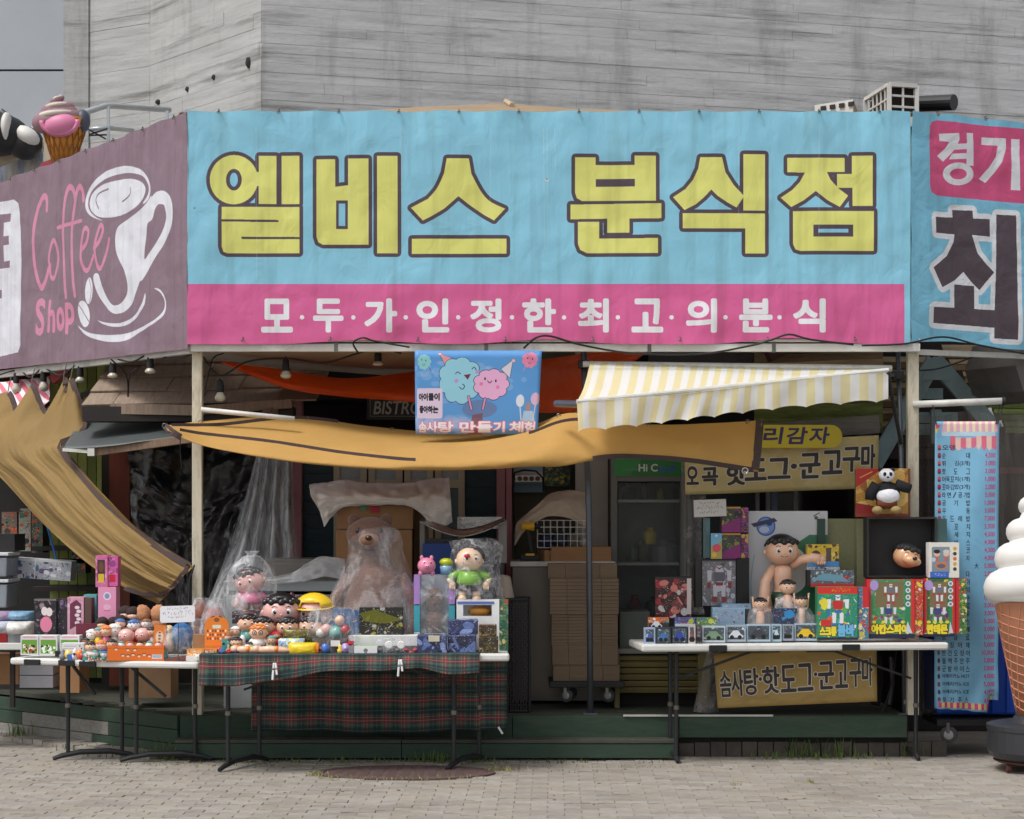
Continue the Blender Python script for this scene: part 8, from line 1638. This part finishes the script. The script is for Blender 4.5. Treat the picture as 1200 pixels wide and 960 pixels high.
g = G(); q = W(1067, 657, D) + Vector((0, -.04, 0)); g.ell(q, (.06, .05, .035), Matrix.Rotation(R(14), 3, 'Y'), 14, 9); g.obj('muzzle', _mc['vinyl tan mask'], hd, smooth=True); g = G(); g.ell(q + Vector((.01, -.05, .015)), (.016, .012, .012), None, 8, 6); g.obj('nose', m_eye, hd, smooth=True)
D = 12.44; cv = busy(1003, 549, 1067, 607, 6, (190, 140, 60), [(214, 170, 90), (160, 100, 50), (226, 190, 110)], 50, 171, (3, 12)); cv.poly([(1003, 549), (1035, 549), (1003, 572)], (176, 40, 36)); cv.poly([(1003, 590), (1024, 594), (1024, 607), (1003, 607)], (150, 34, 34)); cv.rect(1003, 603, 1067, 607, (150, 60, 40)); cv.line([(1008, 560), (1022, 553)], 1, (220, 180, 90)); cv.rect(1064, 549, 1067, 607, (120, 70, 40))
cbox('panda_box', 'red and gold open backed box behind the panda plush', 'box', 1003, 1067, 549, 606, D + .06, .05, cv.mat('panda box print', .4), m_brv, bev=.002)
t = th0('panda_plush', 'black and white panda plush sitting in the red and gold box', 'plush toy', 1038, D, Z(606, D)); m_pb, m_pw = M('black plush', (26, 26, 30), .9, .2, 20, .005, 60), M('white plush', (224, 226, 232), .9, .06, 20, .005, 60)
c = W(1039, 578, D); g = G(); g.ell(c, (.085, .06, .075), None, 18, 12); g.obj('torso', m_pb, t, smooth=True); g = G(); g.ell(c + Vector((.003, -.03, -.018)), (.074, .045, .052), None, 16, 10); g.obj('belly', m_pw, t, smooth=True)
g = G(); h_ = W(1039, 557, D - .02); g.ell(h_, (.05, .045, .042), None, 18, 12); ph = g.obj('head', m_pw, t, smooth=True)
g = G()
for s in (-1, 1): g.ell(h_ + Vector((s * .038, .005, .034)), (.015, .01, .014), None, 8, 6); g.ell(h_ + Vector((s * .018, -.040, .006)), (.011, .006, .013), None, 10, 7)
g.ell(h_ + Vector((0, -.046, -.014)), (.008, .005, .006), None, 8, 6); g.obj('face_patches', m_pb, ph, smooth=True)
for s, P in ((-1, [(1027, 567), (1020, 578), (1019, 586)]), (1, [(1050, 567), (1060, 571), (1067, 573)])): g = G(); g.tube([W(a, b, D - .02) for a, b in P], [.032, .034, .03], 10); g.obj('arm', m_pb, t, smooth=True)
g = G(); q = W(1039, 590, D - .02); g.tube([q + Vector((-.06, 0, 0)), q + Vector((.06, 0, 0))], .035, 10); g.obj('shorts', M('russet cloth', (120, 66, 44), .9), t, smooth=True)
for s in (-1, 1): g = G(); g.ell(W(1039 + s * 11, 598, D - .07), (.034, .04, .026), None, 12, 8); g.obj('foot', M('olive cloth', (150, 130, 84), .9), t, smooth=True)
def fig2(cv):
    cv.poly(rrect(1092, 641, 1113, 672, 1.5), (120, 140, 150)); 
    for x, hc_ in ((1098, (40, 34, 34)), (1109, (200, 196, 200))): cv.poly(circ(x, 649, 3.6, 3.2), (224, 180, 160)); cv.poly(circ(x, 646.5, 3.8, 2.4), hc_); cv.rect(x - 2, 653, x + 2, 658, (190, 100, 90))
    cv.poly(circ(1103, 663, 7, 4), (214, 110, 60)); cv.poly(circ(1103, 663.5, 5, 2.6), (90, 96, 110)); cv.rect(1090, 670, 1112, 677, (60, 100, 190)); scribble(cv, 1096, 1108, 672, 3, (220, 226, 236), 7, 1.6)
    for k in range(5): cv.poly(circ(1119, 643 + k * 6, 2.2), ((200, 160, 60), (60, 50, 50), (200, 110, 70))[k % 3])
    cv.poly(circ(1094, 656, 2.6), (180, 200, 214))
rbox('white box with two little figures printed, on top of the right robot box', 1089, 1124, 636, 677, 12.34, .1, (220, 216, 206), [(226, 222, 212), (200, 196, 180)], 10, 172, M('white card', (222, 222, 222)), (1, 2), fig2, name='figure_box')

# ================================================================= RIGHT END: bin, ice cream statue
bn = thing('blue_bin', 'blue plastic bin on a wheeled base behind the foot of the menu banner', 'bin', (X(1150, 12.75), 12.75, 0)); m_bl = M('bright blue plastic', (28, 76, 180), .35, .06, 5)
g = G(); g.obox(W(1148, 790, 12.75) + Vector((0, .2, 0)), (100 * 12.75 / FP, .38, 96 * 12.75 / FP), top=(1.05, 1.05)); g.obj('body', m_bl, bn, bev=.015)
for px in (1165, 1182): g = G(); g.box(X(px, 12.7), X(px, 12.7) + .012, 12.74, 12.78, Z(836, 12.7), Z(750, 12.7)); g.obj('rib', m_bl, bn)
g = G(); g.box(X(1096, 12.7), X(1205, 12.7), 12.64, 13.1, Z(850, 12.7), Z(842, 12.7)); g.obj('base', m_blk, bn, bev=.006)
for px in (1112, 1190): wheel(px, 861, 12.66, .055, bn)
ic = thing('ice_cream_statue', 'large white soft serve ice cream statue on a waffle cone at the right edge', 'statue', (X(1222, 11.95), 11.95, 0)); D = 11.95; cx = X(1224, D)
m_ic = M('white soft serve plastic', (232, 230, 226), .4, .02, 4, coat=.1); z0 = Z(707, D); zt_ = Z(548, D); Pp = []; Rr = []; n = 190; turns = 4.6
for i in range(n + 1):
    u = i / n; a = 2 * math.pi * turns * u + 2.4; r_ = .245 * (1 - u) ** .85 + .004; Pp.append(Vector((cx + r_ * math.cos(a), D + r_ * math.sin(a), z0 + .07 + (zt_ - z0 - .07) * u ** .92))); Rr.append(.108 * (1 - u) ** .75 + .006)
g = G(); g.tube(Pp, Rr, 16); g.lathe([(.33, -.0), (.3, .12), (.2, .36), (.1, .6), (.03, .74)], (cx, D, z0 + .02), 24); g.obj('swirl', m_ic, ic, smooth=True)
m_cone = M('waffle plastic', (190, 130, 100), .6, .06, 6, dirt=.2, dcol=(150, 100, 76)); zc0 = Z(838, D)
prof = [(.16, zc0), (.29, z0 - .01), (.3, z0 + .01), (.27, z0 + .03)]
g = G(); g.lathe([(r_, z) for r_, z in prof], (cx, D, 0), 40); co = g.obj('cone', m_cone, ic, smooth=True)
rad = lambda z: .16 + (.292 - .16) * (z - zc0) / (z0 - zc0)
for k in range(22):
    g = G(); P = []
    for j in range(13):
        z = zc0 + (z0 - zc0) * j / 12; a = k * 2 * math.pi / 22 + j * .045; P.append((cx + (rad(z) + .001) * math.cos(a), D + (rad(z) + .001) * math.sin(a), z))
    g.tube(P, .004, 5); g.obj('waffle_ridge', m_cone, co, smooth=True)
for k in range(11):
    g = G(); P = []
    for j in range(25): a = j * 2 * math.pi / 24; z = zc0 + .03 + k * .056 + .05 * math.sin(a - .6); z = min(z, z0 - .01); P.append((cx + (rad(z) + .001) * math.cos(a), D + (rad(z) + .001) * math.sin(a), z))
    g.tube(P, .004, 5, cap=False); g.obj('waffle_ridge', m_cone, co, smooth=True)
g = G(); g.lathe([(.28, .06), (.32, .09), (.335, .12), (.335, .24), (.34, .25), (.34, .275), (.3, .285), (.2, .29), (.17, .33)], (cx, D, 0), 32); g.obj('base', M('charcoal base', (48, 50, 54), .45, .1, 6), ic, smooth=False)
g = G(); g.lathe([(.28, .05), (.3, .06), (.3, .066)], (cx, D, 0), 32); bs_ = g.obj('base_plate', M('rusty red metal', (84, 44, 38), .7), ic)
for a in (205, 255, 310, 30, 120): c = Vector((cx + .27 * math.cos(R(a)), D + .27 * math.sin(R(a)), .027)); g = G(); g.lathe([(.012, -.012), (.026, -.012), (.026, .012), (.012, .012)], c, 14, rot=Matrix.Rotation(R(90), 3, 'Y')); g.obj('castor', _mc['rusty red metal'], ic)

# ================================================================= ROOFTOP THINGS
rdk = thing('flat_roof', 'flat roof edge with railing behind the mauve banner', 'roof', (X(60, 15), 15.4, 4.0)); g = G(); g.add([(x_, y_, z_) for z_ in (4.0, 3.94) for x_, y_ in ((-4.95, 17.1), (-2.05, 12.92), (-2.2, 17.6), (-4.95, 17.8))], [(0, 1, 2, 3), (7, 6, 5, 4), (0, 4, 5, 1), (1, 5, 6, 2), (2, 6, 7, 3), (3, 7, 4, 0)]); g.obj('slab', m_conc, rdk)
rl = thing('roof_railing', 'pale metal tube railing on the flat roof by the small ice cream sign', 'railing', W(120, 160, 15.6)); m_rail = M('galvanised tube', (170, 178, 182), .35, .1, 6, metal=.4)
for P, r_ in (([(-60, 186, 15.4), (0, 164, 15.5), (124, 124, 15.8), (130, 124, 15.85), (198, 129, 17)], .024), ([(105, 152, 15.75), (127, 150, 15.8), (155, 153, 16.4)], .02)): g = G(); g.tube([W(*p) for p in P], r_, 8); g.obj('rail', m_rail, rl, smooth=True)
for px, a, b in ((127, 125, 215), (196, 130, 200), (20, 160, 230)): g = G(); g.beam((W(px, a, 15.8)), Vector((X(px, 15.8), 15.8, 4.1)), .022); g.obj('post', m_rail, rl)
for a, b in (((104, 158), (126, 151)), ((104, 152), (124, 163)), ((104, 159), (125, 158))): g = G(); g.beam(W(*a, 15.7), W(*b, 15.7), .012); g.obj('strut', m_blk, rl)
pp_ = thing('plank_parapet', 'low parapet of weathered white and blue planks under a cream rail', 'parapet', W(20, 200, 15.0)); m_pl = [M('flaking white plank', (186, 186, 182), .8, .2, 12, .003, 60, stretch=(3, 3, 1), dirt=.6, dcol=(120, 112, 100)), M('flaking blue plank', (150, 158, 178), .8, .2, 12, .003, 60, stretch=(3, 3, 1), dirt=.6, dcol=(120, 112, 100))]
for k in range(14): a = -60 + k * 8.4; g = G(); yt = 187 - a * .33; g.box(X(a, 15.7) + .004, X(a + 8, 15.7) - .002, 15.7 - a * .004, 15.73 - a * .004, 4.0, Z(yt, 15.7)); g.obj('plank', m_pl[(k * 7) % 3 % 2], pp_)
g = G(); g.beam(W(-60, 210, 15.75), W(56, 169, 15.4), .06, .07); g.obj('rail', m_crm, pp_); g = G(); g.beam(W(56, 168, 15.35), Vector((X(57, 15.35), 15.35, 4.0)), .05); g.obj('post', m_crm, pp_); g = G(); g.beam(W(50, 197, 14.7), W(68, 190, 14.6), .05, .06); g.obj('red_trim', M('brick red trim', (140, 50, 56), .6), pp_)
si = thing('ice_cream_sign', 'weathered ice cream cone figure with pink scoop on the roof above the mauve banner', 'statue', W(75, 190, 14.55)); D = 14.6; c0_ = Vector((X(75, D), D, 0))
mc2 = M('orange waffle', (196, 130, 42), .6, .1, 8, dirt=.3, dcol=(140, 84, 40)); m_sw = M('faded swirl plum', (146, 112, 120), .5, .1, 8); m_sw2 = M('faded swirl cream', (196, 190, 176), .5, .1, 8)
g = G(); g.lathe([(.07, Z(196, D)), (.175, Z(140, D))], c0_, 24); cn = g.obj('cone', mc2, si, smooth=True)
for k in range(16):
    for sg in (-1, 1):
        g = G(); P = []
        for j in range(7): z = Z(195 - j * 8.8, D); r_ = .0745 + .102 * j / 6; a = k * 2 * math.pi / 16 + sg * j * .13; P.append(c0_ + Vector((r_ * math.cos(a), r_ * math.sin(a), z)))
        g.tube(P, .005, 4); g.obj('waffle_ridge', M('dark waffle', (150, 92, 34), .6), cn)
Pp = []; Rr = []; Pc = []
for i in range(91): u = i / 90; a = 2 * math.pi * 2.6 * u + 3.4; r_ = .125 * (1 - u) ** .8; Pp.append(c0_ + Vector((-.03 + r_ * math.cos(a), r_ * math.sin(a), Z(146 - 34 * u, D)))); Rr.append(.07 * (1 - u) ** .7 + .008)
g = G(); g.tube(Pp, Rr, 12); g.ell(c0_ + Vector((-.03, 0, Z(138, D))), (.15, .14, .12), None, 16, 10); g.obj('swirl', m_sw, si, smooth=True)
g = G(); g.tube([p + Vector((0, -r_ * .8, r_ * .45)) for p, r_ in zip(Pp, Rr)], [r_ * .3 for r_ in Rr], 8); g.obj('swirl_stripe', m_sw2, si, smooth=True)
g = G(); q = W(71, 147, D - .14); g.ell(q, (.125, .08, .085), Matrix.Rotation(R(-8), 3, 'Y'), 20, 12); g.tube([q + Vector((.13 * math.cos(a), -.03, .02 + .085 * math.sin(a))) for a in np.linspace(R(175), R(370), 16)], .018, 8); g.obj('scoop', M('faded pink scoop', (206, 122, 158), .5, .06, 8), si, smooth=True)
g = G(); g.ell(W(97, 142, D - .02), (.055, .07, .085), None, 14, 10); g.obj('blue_scoop', M('faded slate scoop', (72, 78, 94), .5), si, smooth=True)
cw = thing('cow_figure', 'black and white cow figure lying on the roof at the left picture edge', 'statue', W(0, 180, 15.3)); D = 15.4; m_cb, m_cw = M('cow black', (26, 27, 32), .5), M('cow white', (206, 204, 200), .5)
g = G(); g.ell(W(-8, 158, D), (.28, .2, .17), None, 20, 12); g.ell(W(30, 168, D), (.14, .12, .13), None, 14, 10); g.obj('body', m_cb, cw, smooth=True); g = G(); g.ell(W(8, 150, D - .1), (.045, .1, .12), None, 14, 10); g.ell(W(32, 160, D - .05), (.11, .1, .07), Matrix.Rotation(R(35), 3, 'Y'), 14, 10); g.obj('white_patch', m_cw, cw, smooth=True); g = G(); g.tube([W(-2, 140, D), W(3, 134, D), W(10, 140, D), W(14, 150, D)], [.03, .045, .04, .03], 10); g.obj('ear', m_cb, cw, smooth=True)
ac = thing('air_conditioner', 'pale lattice cased unit standing on the roof above the right end of the blue banner', 'air conditioner', W(1043, 128, 13.6)); D = 13.5; zb_, zt_ = 4.08, Z(99, D); ca, cb_, cc_ = Vector((X(1014, D + .5), D + .5, 0)), Vector((X(1042, D), D, 0)), Vector((X(1074, D + .06), D + .06, 0)); m_ac = M('aged white plastic', (196, 196, 192), .5, .05, 6, dirt=.3)
def lattice(P, Q, n, m, w_, nm):
    g = G(); up = Vector((0, 0, 1)); d = Q - P
    for i in range(n + 1): q = P + d * i / n; g.beam(q + up * zb_, q + up * zt_, w_ * (2 if i in (0, n) else 1))
    for j in range(m + 1): z = zb_ + (zt_ - zb_) * j / m; g.beam(P + up * z + Vector((0, -.002, 0)), Q + up * z + Vector((0, -.002, 0)), w_ * (2 if j in (0, m) else 1))
    g.obj(nm, m_ac, ac)
lattice(ca, cb_, 6, 4, .012, 'side_grille'); lattice(cb_, cc_, 2, 5, .014, 'front_grille'); inn = (ca + cb_ + cc_) / 3 + Vector((.03, .25, 0))
g = G(); g.add([p + Vector((0, .03, z)) for z in (zb_, zt_ - .01) for p in (ca + Vector((.04, 0, 0)), cb_ + Vector((.01, .02, 0)), cc_ + Vector((-.01, .02, 0)), cc_ + Vector((.02, .5, 0)))], [(0, 1, 5, 4), (1, 2, 6, 5), (2, 3, 7, 6), (3, 0, 4, 7), (4, 5, 6, 7)]); g.obj('core', m_dark, ac)
g = G(); g.add([p + Vector((0, 0, z)) for z in (zt_, zt_ + .015) for p in (ca, cb_, cc_, cc_ + Vector((.02, .55, 0)))], [(0, 1, 5, 4), (1, 2, 6, 5), (2, 3, 7, 6), (3, 0, 4, 7), (4, 5, 6, 7)]); g.obj('lid', m_ac, ac)
ac2 = thing('air_conditioner', 'low pale grille mostly hidden left of the taller lattice unit', 'air conditioner', W(980, 128, 13.9)); D = 13.8
g = G(); a, b = W(955, 124, D + .2), W(1000, 117, D - .05); g.add([Vector((p.x, p.y, z)) for z in (4.08,) for p in (a, b)] + [a, b, b + Vector((.1, .4, 0)), a + Vector((.1, .4, 0))], [(0, 1, 3, 2), (2, 3, 4, 5)]); g.obj('casing', m_ac, ac2, solid=.01)
for k in range(4): g = G(); q = a.lerp(b, .14 + k * .24) + Vector((0, -.02, -.03)); g.beam(q, q + (b - a).normalized() * .045, .006, .03); g.obj('slot', m_dark, ac2)
g = G(); g.tube([W(1074, 122, 13.9), W(1118, 120, 13.7)], .055, 16); tag(g.obj('black_pipe', M('black plastic pipe', (34, 34, 36), .4), smooth=False), 'thick black pipe end lying on the roof right of the lattice unit', 'pipe')

# ================================================================= STRING LIGHTS, CABLES, WEEDS
def Dl(px): k = (px - 600) / FP; dx, dy = pl.d; t_ = (k * 12.5 - pl.P0[0]) / (dx - k * dy); return 12.5 + dy * t_ + .12
m_bulb = M('milky bulb', (206, 202, 186), .25, .04, 5, coat=.5, transl=.2)
bulbs = [(19, 440, 462, Dl(19)), (51, 438, 460, Dl(51)), (94, 432, 450, Dl(94)), (132, 427, 444, Dl(132)), (176, 421, 439, Dl(176)), (258, 449, 472, 12.75), (335, 424, 445, 12.8), (443, 413, 430, 12.85)]
for k, (px, a, b, D) in enumerate(bulbs):
    lab = ('leftmost bulb beside the pink striped cloth', 'bulb between the first two curtain peaks', 'bulb in front of the lime boards near the tall peak', 'bulb above the left end of the shingle eave', 'bulb under the mauve banner nearest the left post', 'bulb just right of the left post above the tube arm', 'bulb at the left end of the orange tarp', 'bulb left of the cotton candy poster')[k]
    t = thing('light_bulb', 'unlit milky ' + lab, 'light bulb', W(px, a, D)); top = W(px, a - 6, D); g = G(); q = W(px, a, D); g.lathe([(.012, 0), (.02, -.01), (.024, -.05), (.024, -.075), (.018, -.08)], q + Vector((0, 0, .02)), 14); g.tube([top, q], .005, 6); g.obj('socket', m_blk, t, smooth=False)
    bz = Z(b, D); g = G(); h_ = q.z - .06 - bz; g.lathe([(.016, 0), (.02, -h_ * .1), (.034, -h_ * .5), (.036, -h_ * .68), (.028, -h_ * .88), (.012, -h_ * .98), (.001, -h_)], (q.x, q.y, q.z - .055), 16); g.obj('bulb', m_bulb, t, smooth=True)
def cable(pts, r_, lab, name='cable'):
    P = [cr([W(*p) for p in pts], i / 40) for i in range(41)]; return tag(G().tube(P, r_, 6).obj(name, m_blk, smooth=True), lab, 'cable')
cable([(-20, 446, 15.0), (19, 434, Dl(19)), (35, 442, 14.7), (51, 432, Dl(51)), (72, 440, 14.2), (94, 426, Dl(94)), (132, 421, Dl(132)), (155, 424, 13.2), (176, 415, Dl(176)), (205, 421, 12.75), (228, 414, 12.65)], .006, 'black bulb cable looped along under the mauve banner')
cable([(238, 418, 12.7), (258, 440, 12.7), (290, 424, 12.75), (335, 420, 12.75), (380, 425, 12.75), (420, 414, 12.75), (443, 409, 12.8), (470, 414, 12.7)], .006, 'black bulb cable sagging from the left post to the poster')
cable([(130, 421, 13.2), (148, 440, 13.3), (150, 465, 13.4), (152, 440, 13.3), (160, 432, 13.2)], .005, 'black cable loop hanging in front of the shingle eave')
cable([(420, 414, 12.5), (414, 402, 12.42), (425, 396, 12.4), (440, 400, 12.42), (480, 407, 12.45)], .006, 'black cable tie looped over the beam below the first pink letters')
cable([(614, 408, 12.46), (628, 396, 12.4), (645, 394, 12.4), (680, 404, 12.44), (740, 414, 12.48), (820, 415, 12.5), (880, 405, 12.46), (905, 398, 12.42), (925, 392, 12.4), (950, 398, 12.42), (1000, 404, 12.45)], .0065, 'long black cable draped along the bottom edge of the blue banner')
cable([(1010, 405, 12.45), (1060, 403, 12.44), (1105, 395, 12.5), (1150, 405, 12.6), (1230, 420, 12.7)], .006, 'black cable along the bottom of the right banner')
cable([(1066, 434, 12.9), (1100, 432, 13.0), (1150, 415, 13.1)], .005, 'thin cable crossing in front of the gabled hut')
cable([(212, 506, 12.3), (211, 525, 12.3), (213, 548, 12.3)], .003, 'thin pale string hanging from the left tip of the mustard awning', 'string')
cable([(238, 470, 12.7), (244, 440, 12.75), (250, 420, 12.8), (262, 414, 12.8)], .005, 'black cable rising beside the left post')
cable([(1028, 852, 12.68), (1045, 800, 12.7), (1050, 760, 12.75)], .006, 'black cable hanging in the gloom under the right table')
m_gr = M('weed green', (92, 112, 56), .8, .3, 20, transl=.3); m_gy = M('dry weed', (150, 146, 96), .85, .3, 20, transl=.2)
def tufts(spec, mat, name, lab):
    g = G(); r = random.Random(len(spec) + 5)
    for px, D, n_, h, sp in spec:
        for k in range(n_):
            b = Vector((X(px, D) + r.gauss(0, sp), D + r.gauss(0, .03), 0)); a = r.uniform(0, 6.28); hh = h * r.uniform(.4, 1.1); ln_ = Vector((math.cos(a), math.sin(a) * .6, 0)) * hh * r.uniform(.1, .7); w_ = Vector((math.sin(a), math.cos(a), 0)) * .004
            m1 = b + ln_ * .4 + Vector((0, 0, hh * .65)); tp = b + ln_ + Vector((0, 0, hh)); g.add([b - w_, b + w_, m1 + w_ * .8, m1 - w_ * .8, tp], [(0, 1, 2, 3), (3, 2, 4)])
    o = g.obj(name, mat); o['kind'] = 'stuff'; o['label'] = lab; return o
tufts([(28, 13.55, 26, .14, .04), (20, 13.6, 20, .07, .12), (120, 12.95, 30, .05, .15), (150, 12.6, 60, .05, .14), (190, 12.5, 40, .08, .08), (196, 12.45, 26, .15, .05), (500, 12.33, 22, .08, .05), (515, 12.3, 30, .09, .03), (450, 12.32, 60, .04, .3), (545, 12.3, 40, .06, .1), (935, 12.58, 24, .14, .06), (962, 12.56, 12, .07, .06), (985, 12.58, 26, .13, .08), (1068, 12.6, 22, .1, .04), (960, 12.5, 60, .05, .2), (300, 12.33, 60, .03, .3), (640, 12.3, 60, .03, .4), (905, 12.5, 20, .06, .05)], m_gr, 'weeds', 'green weeds along the foot of the deck')
tufts([(372, 11.72, 60, .025, .04), (395, 11.6, 40, .02, .1), (460, 11.52, 60, .02, .15), (520, 11.6, 50, .02, .1), (585, 11.95, 60, .03, .05), (140, 12.2, 60, .015, .25), (300, 12.15, 60, .015, .35), (700, 12.1, 60, .012, .5), (860, 11.3, 12, .02, .02), (950, 11.4, 12, .02, .02), (1040, 12.2, 10, .03, .15), (620, 11.9, 40, .012, .3)], m_gy, 'dry_weeds', 'dry pale weeds around the manhole cover and pavers')
g = G()
for k in range(60): px, D = rnd.uniform(0, 1200), rnd.uniform(10.2, 12.3); q = Vector((X(px, D), D, .002)); g.ell(q, (rnd.uniform(.004, .014), rnd.uniform(.004, .012), .003), Matrix.Rotation(rnd.uniform(0, 3), 3, 'Z'), 6, 4)
o = g.obj('leaf_litter', M('litter brown', (110, 96, 76), .9)); o['kind'] = 'stuff'; o['label'] = 'small scattered leaf litter on the pavers'
